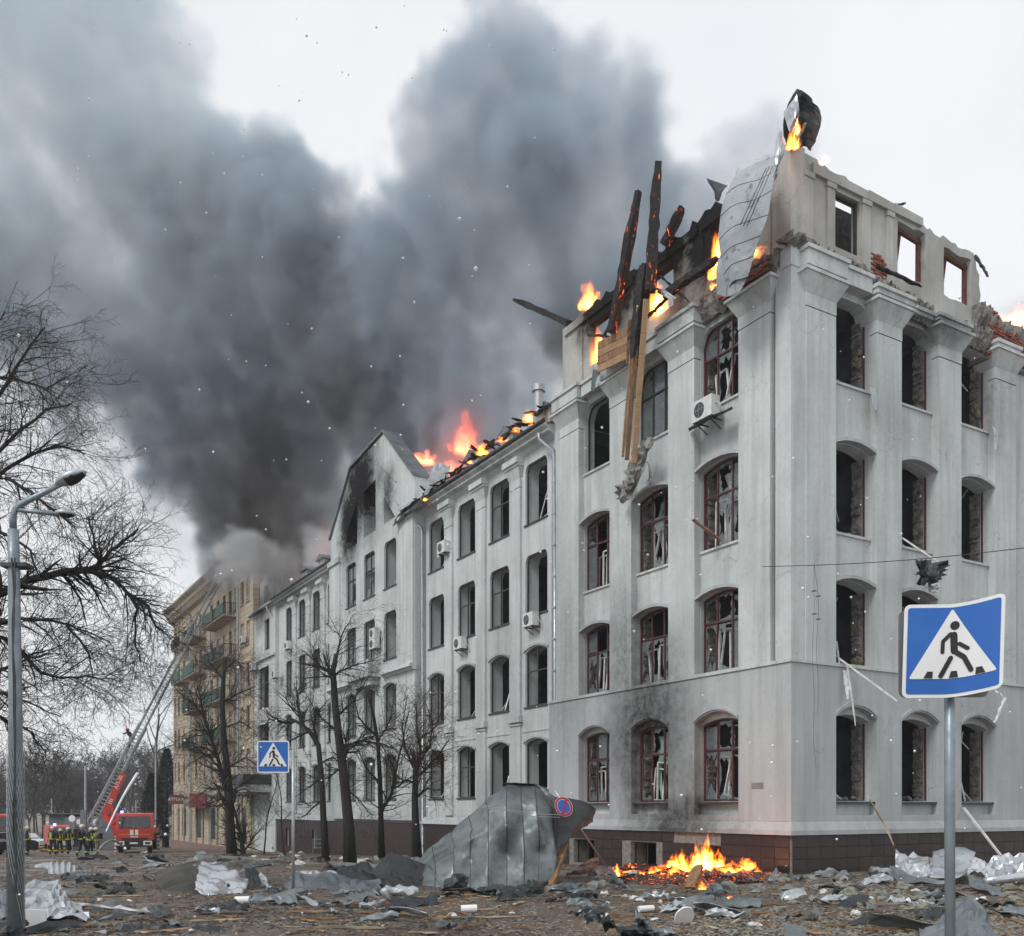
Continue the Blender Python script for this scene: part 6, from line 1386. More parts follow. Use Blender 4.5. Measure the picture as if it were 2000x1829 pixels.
FB((1262, 520), (1238, 700), 1.1, 1.2, .44, .3, M_char, 'charred lower half of the tallest beam, ending at the hanging planks', rough=.035, seed=6)
FB((1180, 655), (1240, 552), .5, .5, .10, .08, M_char, 'thin charred rafter behind the wooden boards', seed=7)
FB((1150, 655), (1190, 658), .3, .4, .1, .08, M_char, 'short charred batten across the left attic window', seed=8)
FB((1468, 500), (1440, 520), .2, .2, .12, .1, M_char, 'small charred block on the broken cornice near the corner', seed=9)
for k, (x, t, w) in enumerate([(1262, 1.25, .20), (1248, 1.3, .17), (1240, 1.2, .10)]):
    FB((x, 585 + k * 12), (x - 24, 905 - k * 6), t, t - .3, w, .07, M_wood if k != 1 else M_oldwood, ['widest hanging tan plank', 'middle brown hanging plank', 'narrow hanging plank at the left'][k] + ' below the tallest beam', 'plank', 'long planks hanging down the facade', name='hanging_plank', rough=.01, seed=20 + k, taper=.9)
FB((1235, 640), (1222, 880), 1.2, .85, .09, .05, M_galv, 'thin grey metal strip beside the hanging planks', 'metal strip', name='metal_strip', rough=.01)
for k in range(4):
    y = 652 + k * 15; FB((1168, y + 24), (1240, y - 10), .75, .75, .05, .27, M_wood if k % 2 else M_oldwood, ['top', 'second', 'third', 'lowest'][k] + ' horizontal board of the wooden panel hanging under the attic', 'board', 'horizontal boards hanging under the attic', name='board', rough=.01, seed=30 + k, taper=1)
FB((1232, 625), (1228, 712), .85, .8, .2, .05, M_oldwood, 'upright cleat joining the hanging boards', 'board', name='board', seed=35, taper=.9)
sheet(Fq([[(1160,712,.6),(1195,700,.7),(1232,684,.7)],[(1163,722,.6),(1198,712,.7),(1234,698,.7)]]), M_galv, 'white metal strip under the wooden boards', nu=10, nv=4, crumple=.02, seed=110)
sheet(Fq([[(1158,722,.5),(1168,724,.5)],[(1155,745,.5),(1163,748,.5)],[(1154,762,.45),(1160,765,.45)]]), M_green2, 'small dark green strip dangling above the left top window', nu=4, nv=8, crumple=.03, seed=111)
sheet(Fq([[(1280,562,.9),(1296,566,1.0),(1320,582,1.0)],[(1282,574,.8),(1300,582,1.0),(1318,588,1.0)]]), M_galv, 'pale leaf-shaped scrap among the burning wood on the attic', nu=10, nv=5, crumple=.05, seed=112, ragged=.2)
FB((1262, 622), (1290, 596), .5, .6, .1, .06, M_emberbeam, 'short glowing stick on the attic ledge', seed=41); FB((1285, 600), (1340, 545), .4, .7, .1, .08, M_emberbeam, 'glowing splintered stick crossing the middle attic window', seed=42); FB((1290, 540), (1345, 590), .3, .6, .08, .06, M_char, 'charred stick crossing the glowing one', seed=43)
# dangling torn insulation under the hanging planks
M_cloth = simple('grey_torn_cloth', (.30, .30, .29), (.15, .15, .145), 1., scale=2.5, bump=1, bscale=9, bd=.06)
sheet(Fq([[(1252,858,.5),(1266,852,.6),(1278,856,.5)],[(1238,880,.6),(1256,880,.8),(1275,870,.6)],[(1222,915,.6),(1240,920,.9),(1262,900,.6)],[(1212,945,.6),(1228,950,.8),(1250,935,.6)],[(1204,975,.5),(1214,985,.6),(1228,978,.5)]]), M_cloth, 'ragged grey cloth-like insulation dangling below the hanging planks', 'torn insulation', name='torn_insulation', nu=20, nv=30, crumple=.12, cell=.3, seed=120, ragged=.25)
sheet(Fq([[(1262,900,.7),(1268,905,.7)],[(1266,925,.6),(1272,930,.6)],[(1262,945,.5),(1271,948,.5)]]), M_cloth, 'narrow torn strip right of the dangling insulation', 'torn insulation', name='torn_insulation', nu=6, nv=12, crumple=.05, cell=.2, seed=121)
FB((1353, 1015), (1408, 1056), .9, -.2, .14, .04, M_wood, 'tan board poking out of the third-floor window nearest the corner', 'plank', name='plank', rough=.01, taper=1)
sheet(Fq([[(1344,838,.5),(1380,818,.5),(1430,795,.5)],[(1346,843,.05),(1382,824,.05),(1432,800,.05)]]), M_darksheet, 'dark metal sill flap under the large air conditioner', nu=10, nv=3, crumple=.02, seed=122)
def RB(a, b, ta, tb, *r_, **k): return beam(fac(a[0], a[1], ta, 'r'), fac(b[0], b[1], tb, 'r'), *r_, **k)
RB((1636, 1284), (1753, 1370), -.1, 1.6, .07, .05, M_whiteframe, 'long white window bar sticking out below the second-floor right window', 'window bar', name='window_bar', rough=.005, taper=1)
RB((1655, 1300), (1671, 1418), .2, .5, .05, .04, M_whiteframe, 'thin white bar dangling from the same window', 'window bar', name='window_bar', rough=.01)
RB((1650, 1310), (1656, 1368), .1, .3, .12, .03, M_whiteframe, 'short pale strip dangling below the second-floor right window', 'window bar', name='window_bar')
RB((1760, 1050), (1850, 1110), -.1, 1.0, .06, .05, M_whiteframe, 'white bar carrying a knot of torn metal, right facade', 'window bar', name='window_bar', rough=.005, taper=1)
RB((1938, 1342), (1965, 1368), .3, .8, .06, .04, M_whiteframe, 'short bent white bar right of the large sign', 'window bar', name='window_bar'); RB((1964, 1362), (1942, 1412), .8, .8, .08, .04, M_whiteframe, 'white slat hanging right of the large sign', 'window bar', name='window_bar')
RB((1698, 1562), (1728, 1612), .1, .4, .1, .03, M_pale, 'upper piece of pale lath dangling from the ground-floor right window', 'lath', name='lath', rough=.01); RB((1727, 1608), (1746, 1652), .4, .7, .09, .03, M_pale, 'lower piece of pale lath hanging to the plinth', 'lath', name='lath', rough=.01)
RB((1882, 1578), (1955, 1672), .05, 1.6, .08, .06, M_whiteframe, 'white pole leaning from the ground-floor window down to the torn sheets', 'pole', name='white_pole', rough=.005, taper=1)
sheet(Fq([[(1785,1095,1.0),(1815,1088,1.2),(1850,1100,1.1)],[(1790,1118,1.1),(1820,1125,1.5),(1845,1118,1.2)],[(1792,1140,1.0),(1815,1150,1.2),(1832,1140,1.1)]], 'r'), M_darksheet, 'tangled knot of dark torn metal hanging in front of the right facade', nu=18, nv=16, crumple=.22, cell=.3, seed=130, ragged=.3)
sheet(Fq([[(1800,1135,1.2),(1818,1145,1.3),(1835,1140,1.2)],[(1805,1150,1.1),(1820,1158,1.2),(1832,1158,1.1)]], 'r'), M_silver, 'pale scrap under the knot of torn metal', nu=10, nv=8, crumple=.1, cell=.2, seed=131, ragged=.2)
sheet(Fq([[(1700,755,.05),(1712,762,.1)],[(1704,780,.12),(1714,784,.12)],[(1706,800,.12),(1713,803,.12)]], 'r'), M_galv, 'bent sill strip below the top right window nearest the corner', nu=4, nv=8, crumple=.02, seed=132)
sheet(Fq([[(1938,832,.05),(1944,836,.1)],[(1942,850,.12),(1948,852,.12)],[(1942,876,.12),(1946,880,.12)]], 'r'), M_galv, 'bent sill strip below the top right window at the edge', nu=4, nv=8, crumple=.02, seed=133)
RB((1712, 520), (1800, 560), .3, .3, .12, .06, M_char, 'charred lath lying on the right attic ledge', seed=51); RB((1905, 500), (1930, 540), -.4, .1, .12, .08, M_darksheet, 'dark bent strip at the end of the right attic wall', seed=52); RB((1755, 400), (1768, 398), -.3, -.3, .06, .05, M_char, 'splinter on top of the right attic wall', seed=53)
# overhead cable and dangling wires on the corner
g = MB(); a, b = fac(1490, 1107, .3), P(2040, 1066, 24); g.tube([a.lerp(b, u) - Vector((0, 0, .12 * math.sin(math.pi * u))) for u in np.linspace(0, 1, 12)], .012, 5); g.build('overhead_cable', M_gutter, None, label='thin cable running from the corner to the right edge', cat='cable')
for k, (dx, yy) in enumerate(((0, (1102, 1155, 1200, 1280, 1360, 1440, 1500)), (8, (1102, 1165, 1210, 1270, 1330, 1400)))):
    R2 = random.Random(k); g = MB(); L = [fac(1590 + dx * (i > 0) + R2.uniform(-7, 7) * (i > 2), y, .3 - .04 * i, 'r') for i, y in enumerate(yy)]
    g.tube([spline(L, u) for u in np.linspace(0, 1, 30)], .006, 4); o = g.build('dangling_wire', M_gutter, None, label=['left', 'right'][k] + ' of two loose wires dangling from the cable at the corner', cat='wire')
    g = MB()
    for i in (1, 2): c = L[i]; g.bar(c - Vector((.07, 0, 0)), c + Vector((.07, 0, .01)), .03)
    g.build('clip', M_gutter, o)
# ============================================================ SMOKE
# each puff: column and row of the photograph, distance, radius in photograph pixels, strength
def smoke_volume(name, puffs, label, voxel, cell, seed, sources, albedo_hi, albedo_lo, dens, warp=2.6, erode=.75, group=None, bsc=.085, edge=.15, pale=None):
    pts = np.array([tuple(P(x, y, Y)) for (x, y, Y, r, w) in puffs]); rad = np.array([r / F * Y for (x, y, Y, r, w) in puffs]); wt = np.array([w for (*_, w) in puffs])
    pad = warp * 1.6 + 2
    lo = (pts - rad[:, None]).min(0) - pad; hi = (pts + rad[:, None]).max(0) + pad
    n = np.maximum(2, np.ceil((hi - lo) / cell).astype(int) + 1); nx, ny, nz = n
    X, Y_, Z = np.meshgrid(*[lo[i] + cell * np.arange(n[i]) for i in range(3)], indexing='ij')
    d = np.zeros(X.shape, np.float32)
    for p, r, w in zip(pts, rad, wt):
        q = np.sqrt((X - p[0])**2 + ((Y_ - p[1]) / 1.0)**2 + (Z - p[2])**2) / r
        d = np.maximum(d, w * np.clip(1.25 - q, 0, 1))
        
    me = bpy.data.meshes.new(name + '_samples'); me.vertices.add(nx * ny * nz)
    me.vertices.foreach_set('co', np.stack([X, Y_, Z], -1).astype(np.float32).ravel())
    at = me.attributes.new('d', 'FLOAT', 'POINT'); at.data.foreach_set('value', d.ravel())
    ob = bpy.data.objects.new(name, me); COL.objects.link(ob)
    t = bpy.data.node_groups.new(name, 'GeometryNodeTree')
    t.interface.new_socket('Geometry', in_out='INPUT', socket_type='NodeSocketGeometry'); t.interface.new_socket('Geometry', in_out='OUTPUT', socket_type='NodeSocketGeometry')
    N = lambda ty, **k: (lambda x: ([setattr(x, a, b) for a, b in k.items()], x)[1])(t.nodes.new(ty))
    Lk = t.links.new
    def setin(s, v):
        if hasattr(v, 'is_output'): Lk(v, s)
        else: s.default_value = v
    def vm(op, a, b=(0, 0, 0), sc=None):
        x = N('ShaderNodeVectorMath', operation=op); setin(x.inputs[0], a); setin(x.inputs[1], b)
        if sc is not None: setin(x.inputs['Scale'], sc)
        return x.outputs[0]
    def mt(op, a, b=0., c=0., clamp=False):
        x = N('ShaderNodeMath', operation=op, use_clamp=clamp); setin(x.inputs[0], a); setin(x.inputs[1], b); setin(x.inputs[2], c); return x.outputs[0]
    gi = N('NodeGroupInput'); go = N('NodeGroupOutput')
    pos = N('GeometryNodeInputPosition').outputs[0]
    def nz3(scale, detail, off):
        x = N('ShaderNodeTexNoise'); Lk(vm('ADD', pos, (off, off * 1.7, off * .6)), x.inputs['Vector']); x.inputs['Scale'].default_value = scale; x.inputs['Detail'].default_value = detail; x.inputs['Roughness'].default_value = .55
        return x
    w1 = vm('SCALE', vm('SUBTRACT', nz3(.045, 1, seed).outputs[1], (.5, .5, .5)), sc=warp * 3.2)
    w2 = vm('SCALE', vm('SUBTRACT', nz3(.16, 2, seed + 5).outputs[1], (.5, .5, .5)), sc=warp * 1.3)
    q = vm('SCALE', vm('SUBTRACT', vm('ADD', pos, vm('ADD', w1, w2)), tuple(lo)), sc=1 / cell)
    fl = vm('FLOOR', q); fr = vm('FRACTION', q)
    sp = N('ShaderNodeSeparateXYZ'); Lk(fl, sp.inputs[0]); sf = N('ShaderNodeSeparateXYZ'); Lk(fr, sf.inputs[0])
    cl = []
    for i in range(3):
        x = N('ShaderNodeClamp'); Lk(sp.outputs[i], x.inputs[0]); x.inputs[1].default_value = 0; x.inputs[2].default_value = float(n[i] - 2); cl.append(x.outputs[0])
    base = mt('MULTIPLY_ADD', mt('MULTIPLY_ADD', cl[0], float(ny), cl[1]), float(nz), cl[2])
    na = N('GeometryNodeInputNamedAttribute', data_type='FLOAT'); na.inputs[0].default_value = 'd'
    def samp(off):
        x = N('GeometryNodeSampleIndex', data_type='FLOAT', domain='POINT'); Lk(gi.outputs[0], x.inputs[0]); Lk(na.outputs[0], x.inputs[1])
        Lk(mt('ADD', base, float(off) + .25), x.inputs[2]); return x.outputs[0]
    def lerp(a, b, f): return mt('ADD', a, mt('MULTIPLY', mt('SUBTRACT', b, a), f))
    v = {}
    for i in (0, 1):
        for j in (0, 1):
            v[i, j] = lerp(samp(i*ny*nz + j*nz), samp(i*ny*nz + j*nz + 1), sf.outputs[2])
    val = lerp(lerp(v[0, 0], v[0, 1], sf.outputs[1]), lerp(v[1, 0], v[1, 1], sf.outputs[1]), sf.outputs[0])
    big = nz3(.09, 2, seed + 3).outputs[0]
    def bil(sc, det, off, amp): return mt('MULTIPLY', mt('ABSOLUTE', mt('SUBTRACT', nz3(sc, det, off).outputs[0], .5)), amp)
    lump_ = mt('ADD', mt('ADD', bil(bsc, 1, seed + 11, 2.3 * erode), bil(bsc * 2.6, 1, seed + 17, 1.7 * erode)), bil(bsc * 6.5, 4, seed + 23, 1.5 * erode))
    e = mt('SUBTRACT', mt('ADD', val, lump_), .62 * erode)
    gate = mt('MULTIPLY', val, 8., clamp=True)
    mr = N('ShaderNodeMapRange', interpolation_type='SMOOTHSTEP'); Lk(e, mr.inputs[0]); mr.inputs[1].default_value = .06; mr.inputs[2].default_value = .06 + edge
    out = mt('MULTIPLY', mt('MULTIPLY', mr.outputs[0], gate), mt('MULTIPLY', mt('MULTIPLY_ADD', big, 1.6, .1), mt('MULTIPLY_ADD', mt('ABSOLUTE', mt('SUBTRACT', nz3(bsc * 2.2, 3, seed + 41).outputs[0], .5)), 5., .5)))
    vc = N('GeometryNodeVolumeCube'); Lk(out, vc.inputs['Density']); vc.inputs['Background'].default_value = 0
    vc.inputs['Min'].default_value = tuple(lo); vc.inputs['Max'].default_value = tuple(hi)
    for i, a in enumerate(('Resolution X', 'Resolution Y', 'Resolution Z')): vc.inputs[a].default_value = int((hi[i] - lo[i]) / voxel)
    sm = N('GeometryNodeSetMaterial'); Lk(vc.outputs[0], sm.inputs[0])
    m = NT(name + '_material'); co = m.n('ShaderNodeTexCoord').outputs['Object']
    dark = None
    g = m.n('ShaderNodeNewGeometry'); pp = g.outputs['Position']
    for (x, y, Y, r) in sources:
        dd = m.vmath('LENGTH', m.vmath('SUBTRACT', pp, tuple(P(x, y, Y)))); k = m.mr(dd, 0, r / F * Y, 1, 0)
        dark = k if dark is None else m.math('MAXIMUM', dark, k)
    pv = m.n('ShaderNodeVolumePrincipled'); hi = albedo_hi; thin = 1.0
    if pale:
        dd = m.vmath('LENGTH', m.vmath('SUBTRACT', pp, tuple(P(*pale[:3])))); thin = m.mr(dd, pale[3] / F * pale[2] * .2, pale[3] / F * pale[2], .30, 1); hi = m.mix(m.mr(dd, pale[3] / F * pale[2] * .3, pale[3] / F * pale[2], 1, 0), albedo_hi, pale[4])
    m.l(m.mix(dark if dark is not None else 0., hi, albedo_lo), pv.inputs['Color'])
    va = m.n('ShaderNodeVolumeInfo'); 
    m.l(m.math('MULTIPLY', m.math('MULTIPLY', va.outputs['Density'], dens), thin), pv.inputs['Density']); pv.inputs['Anisotropy'].default_value = 0.1
    try: pv.inputs['Density Attribute'].default_value = ''
    except Exception: pass
    m.l(pv.outputs[0], m.out.inputs['Volume']); m.mat.cycles.volume_interpolation = 'LINEAR' if hasattr(m.mat.cycles, 'volume_interpolation') else None
    sm.inputs['Material'].default_value = m.mat; Lk(sm.outputs[0], go.inputs[0])
    me.materials.append(m.mat)
    md = ob.modifiers.new('smoke', 'NODES'); md.node_group = t
    props(ob, label=label, cat='smoke', group=group, kind='stuff')
    return ob
def chain(*ks):
    """puffs strung along a path between the given stations"""
    out = []
    for a, b in zip(ks[:-1], ks[1:]):
        d = math.hypot(b[0] - a[0], b[1] - a[1]); m = max(1, int(d / (.45 * (a[3] + b[3]) / 2)))
        for i in range(m):
            u = i / m; out.append(tuple(p + (q - p) * u for p, q in zip(a, b)))
    return out + [ks[-1]]
puffs = []
puffs += chain((600, 1120, 84, 50, 1.2), (540, 1050, 84, 85, 1.2), (460, 930, 84, 115, 1.1), (340, 760, 82, 150, 1.0), (210, 600, 78, 190, .85), (100, 400, 74, 235, .72), (40, 180, 70, 250, .62), (-60, -60, 68, 280, .6))
puffs += chain((640, 1040, 78, 70, 1.1), (600, 930, 76, 100, 1.2), (550, 800, 74, 135, 1.2), (490, 620, 72, 170, 1.1), (400, 430, 70, 185, 1.0), (270, 250, 68, 190, .8), (160, 90, 66, 230, .66), (90, -80, 66, 250, .62))
puffs += [(30, 620, 78, 130, .8), (120, 740, 80, 110, .75), (-40, 420, 74, 220, .9), (20, 20, 66, 230, .9), (300, 60, 66, 120, .8), (500, 1040, 86, 80, 1.2), (440, 1050, 88, 70, 1.1), (420, 1100, 88, 45, .9), (350, 930, 86, 100, .8), (900, 920, 60, 70, 1.1), (960, 860, 57, 75, 1.2), (960, 750, 57, 90, 1.2), (1020, 780, 54, 80, 1.2), (1080, 740, 51, 60, 1.1), (660, 960, 72, 80, 1.2), (620, 1060, 76, 70, 1.2)]
puffs += chain((850, 960, 64, 60, 1.1), (760, 860, 64, 100, 1.2), (700, 720, 66, 125, 1.25), (640, 570, 66, 140, 1.15), (560, 450, 66, 125, 1.0), (470, 360, 66, 110, .9))
puffs += chain((1000, 850, 58, 60, 1.0), (920, 790, 60, 100, 1.0), (860, 650, 60, 130, 1.1), (810, 510, 60, 110, 1.0), (760, 470, 60, 80, .9))
puffs += chain((1170, 640, 50, 70, 1.0), (1060, 620, 54, 115, 1.25), (980, 480, 54, 150, 1.25), (920, 360, 54, 135, 1.2), (900, 250, 54, 110, 1.2), (950, 170, 54, 95, 1.15), (985, 90, 54, 60, 1.1))
puffs += [(1080, 180, 54, 90, 1.1), (1120, 160, 54, 60, 1.), (845, 150, 54, 60, 1.), (1010, 300, 54, 110, 1.2), (1050, 90, 54, 55, .9)]
puffs += chain((1300, 560, 47, 75, 1.1), (1190, 470, 50, 100, 1.15), (1110, 380, 50, 110, 1.15), (1060, 300, 50, 95, 1.1))
puffs += chain((1400, 480, 44, 70, 1.1), (1340, 420, 46, 85, 1.1), (1290, 350, 48, 90, 1.1), (1255, 285, 48, 80, 1.1), (1245, 235, 48, 55, 1.0))
smoke1 = smoke_volume('smoke', puffs, 'huge grey and brown smoke plume rising behind the burning office block', .4, 2.0, 3.0,
    [(570, 1030, 80, 400), (640, 620, 66, 190), (720, 790, 66, 260), (1080, 680, 52, 110)], (.54, .635, .73), (.19, .155, .138), 0.55, pale=(0, 100, 70, 900, (.76, .86, .945)))
veil = chain((430, 1130, 92, 60, .7), (330, 960, 92, 110, .7), (200, 820, 90, 150, .65), (60, 700, 90, 190, .6), (-60, 600, 90, 200, .6)) + [(130, 960, 95, 120, .45), (30, 900, 95, 150, .45), (240, 1040, 95, 90, .45)]
smoke5 = smoke_volume('smoke', veil, 'thin pale smoke veil spreading low to the left of the plume', .9, 2.4, 55.0, [], (.82, .84, .90), (.4, .4, .4), 0.10, erode=.5, edge=.6)
puffs2 = chain((1530, 330, 38, 48, 1.1), (1480, 290, 39, 62, 1.1), (1440, 340, 40, 68, 1.1), (1390, 410, 41, 68, 1.1)) + [(1510, 240, 39, 46, 1.), (1420, 290, 40, 44, 1.)]
smoke2 = smoke_volume('smoke', puffs2, 'small grey smoke puff rising beside the twisted roof metal at the corner', .3, 1.0, 40.0, [], (.83, .87, .93), (.4, .4, .4), .5, warp=1.2, bsc=.2)
puffs3 = chain((2000, 640, 48, 50, 1.), (1970, 600, 48, 38, .9)) 
smoke3 = smoke_volume('smoke', puffs3, 'small smoke puff around the flames at the right edge of the roof', .35, 1.0, 70.0, [], (.84, .86, .90), (.4, .4, .4), .5, warp=1., bsc=.25)
puffs4 = chain((575, 1160, 76, 34, .9), (530, 1115, 76, 44, 1.), (490, 1085, 75, 50, .9), (455, 1060, 75, 40, .8)) + [(440, 1095, 77, 42, .9), (400, 1120, 84, 36, .8), (610, 1090, 71, 34, .8), (640, 1070, 69, 30, .7)]
smoke4 = smoke_volume('smoke', puffs4, 'low pale smoke rolling off the far wing roof over the cream block', .35, 1.2, 90.0, [(600, 1100, 74, 90)], (.88, .89, .90), (.35, .33, .32), .8, warp=1.5, bsc=.2)
# haze over the whole street
hb = MB(); hb.box(-170, 260, -25, 330, -8, 90)
hz = NT('haze_air'); pv = hz.n('ShaderNodeVolumePrincipled'); pv.inputs['Color'].default_value = (.93, .95, .98, 1); pv.inputs['Density'].default_value = .0004; pv.inputs['Anisotropy'].default_value = 0
hz.l(pv.outputs[0], hz.out.inputs['Volume'])
if HAZE: hb.build('haze', hz.mat, None, kind='stuff', label='thin smoky haze hanging over the street', cat='haze')
# ============================================================ FLAMES
def flame_mat(name, seed, strength, freq=2.2, thin=.0, soft=.35, hue=0):
    m = NT(name); co = m.coord(); sp = m.n('ShaderNodeSeparateXYZ'); m.l(co, sp.inputs[0])
    nz_ = m.n('ShaderNodeTexNoise'); nz_.inputs['Scale'].default_value = 1.6; nz_.inputs['Detail'].default_value = 3; m.l(m.vmath('ADD', co, (seed, seed * .7, 0)), nz_.inputs['Vector'])
    warp = m.vmath('ADD', co, m.vmath('SCALE', m.vmath('SUBTRACT', nz_.outputs[1], (.5, .5, .5)), sc=.9))
    n = m.noise(m.vmath('ADD', m.mapping(warp, (freq, freq, freq * 1.1)), (seed, 0, seed)), 1.0, 6, .62)
    rad = m.vmath('LENGTH', m.vmath('MULTIPLY', warp, (1, 1, 0))); z = sp.outputs[2]
    w = m.math('SUBTRACT', 1.02, m.math('MULTIPLY', z, .62)); shape = m.math('SUBTRACT', w, rad)
    v = m.math('ADD', m.math('MULTIPLY', shape, .9), m.math('SUBTRACT', m.math('MULTIPLY', n, 2.6), 1.42 + thin))
    v = m.math('SUBTRACT', v, m.math('MULTIPLY', m.math('POWER', m.math('MAXIMUM', z, 0.), 1.6), .72))
    k = m.mr(v, 0, soft, 0, 1); hot = m.mr(v, .0, .75, 0, 1, False)
    col = m.ramp(hot, [(0, (1, .06, .004)), (.35, (1, .20, .015)), (.75, (1, .36, .045)), (1, (1, .56, .14))] if not hue else [(0, (1, .05, .02)), (1, (1, .22, .08))])
    e = m.n('ShaderNodeEmission'); m.l(col, e.inputs[0]); m.l(m.math('MULTIPLY', m.math('MULTIPLY', k, m.math('ADD', hot, .3)), strength), e.inputs[1])
    m.l(e.outputs[0], m.out.inputs['Volume']); m.mat.cycles.volume_step_rate = .25
    return m.mat
fm = {}
def flame(p, w, h, label, seed=0, depth=None, strength=14, tilt=(0, 0), group=None, kind_=0, freq=2.2):
    key = (seed % 7, round(strength / max(w, .1)), kind_, freq)
    if key not in fm: fm[key] = flame_mat('flame', (seed % 7) * 3.7 + 1, strength / max(w, .1) , freq=freq, hue=kind_)
    g = MB(); prof = [(0, .75), (.12, .98), (.35, 1.0), (.6, .85), (.8, .6), (.95, .28), (1.0, .05)]; n = 12
    g.add([(r_ * math.cos(6.283*i/n), r_ * math.sin(6.283*i/n), z) for z, r_ in prof for i in range(n)], [(j*n+i, j*n+(i+1) % n, (j+1)*n+(i+1) % n, (j+1)*n+i) for j in range(len(prof)-1) for i in range(n)] + [tuple(range(n)), tuple(range((len(prof)-1)*n, len(prof)*n))])
    o = g.build('flame', fm[key], None, label=label, cat='flame', group=group); o.location = p; o.scale = (w / 2, (depth or w * .7) / 2, h); o.rotation_euler = (tilt[0], tilt[1], seed * 1.3 if not tilt[1] and not tilt[0] else 0); return o
# the fire on the ground
gf = [(1235, 1708, .7, .45, 'small tongue between the left end and the low wide flames', 16, 0), (1360, 1706, .9, 1.35, 'rear tongue left of the tallest flame', 22, 0), (1405, 1706, .8, 1.0, 'rear tongue right of the tallest flame', 22, 0), (1318, 1720, .7, .7, 'front tongue left of the leaning log', 20, 0), (1478, 1700, .8, .9, 'upright tongue beside the rolled pale sheet', 18, 0), (1205, 1712, .35, .55, 'small lone flame at the left end of the ground fire beside the leaning pole', 22, (0, 0)), (1290, 1715, 1.5, .62, 'low wide flames in the left half of the ground fire', 16, 0), (1335, 1712, 1.0, 1.15, 'second tallest tongue in the middle of the ground fire', 24, 0),
      (1385, 1716, 1.1, 1.75, 'tallest bright flame of the ground fire', 30, 0), (1430, 1714, 1.5, .65, 'low flames right of the tallest one', 18, 0), (1462, 1708, 1.1, .8, 'flames licking up at the right end of the ground fire', 20, 0), (1255, 1716, 1.1, .4, 'glowing low flames near the left end of the ground fire', 14, 0),
      (1375, 1738, .5, .3, 'tiny flame in front of the ground fire', 12, 0), (1425, 1757, .45, .22, 'tiny flame on the flat sheet in front of the fire', 12, 0), (1345, 1722, 1.4, .5, 'front row of flames under the tallest tongue', 18, 0), (1312, 1700, 1.2, .8, 'rear flames against the plinth', 14, 0)]
for k, (x, y, w, h, lab, st, _) in enumerate(gf):
    flame(G(x, y) + Vector((0, .1, -.05)), w, h, lab, k, strength=st * 2.0, group='flames of the fire on the ground', freq=3.0)
R = random.Random(31)
for i in range(46):
    x = R.uniform(1215, 1500); y = R.uniform(1700, 1727); p = G(x, y, R.uniform(.02, .22)); L = R.uniform(.3, 1.5); a = R.gauss(0, .7); d = Vector((math.cos(a), math.sin(a), R.uniform(-.1, .25))) * L / 2
    beam(p - d, p + d, R.uniform(.05, .13), .06, M_ember if R.random() < .7 else M_char, ['short', 'long'][L > .8] + (' glowing timber' if i % 3 else ' charred timber') + [' at the left end of', ' left of the middle of', ' right of the middle of', ' at the right end of'][min(3, int((x - 1210) / 72))] + ' the ground fire' + ('' if y > 1713 else ', rear row'), 'burning timber', 'burning timbers in the ground fire', name='burning_timber', rough=.03, n=5)
sheet([[G(1210, 1706, .02), G(1300, 1700, .1), G(1400, 1700, .14), G(1500, 1704, .04)], [G(1212, 1716, .03), G(1300, 1716, .2), G(1400, 1716, .24), G(1500, 1714, .06)], [G(1215, 1726, .0), G(1300, 1730, .05), G(1400, 1730, .05), G(1495, 1724, .0)]], M_ember, 'bed of glowing embers under the ground fire', 'embers', nu=60, nv=16, crumple=.1, cell=.2, seed=5, name='ember_bed')
beam(G(1348, 1738, .0), P(1366, 1692, G(1348, 1738).y + .5), .28, .2, M_oldwood, 'thick charred log end leaning in front of the ground fire', 'log', name='log', rough=.03)
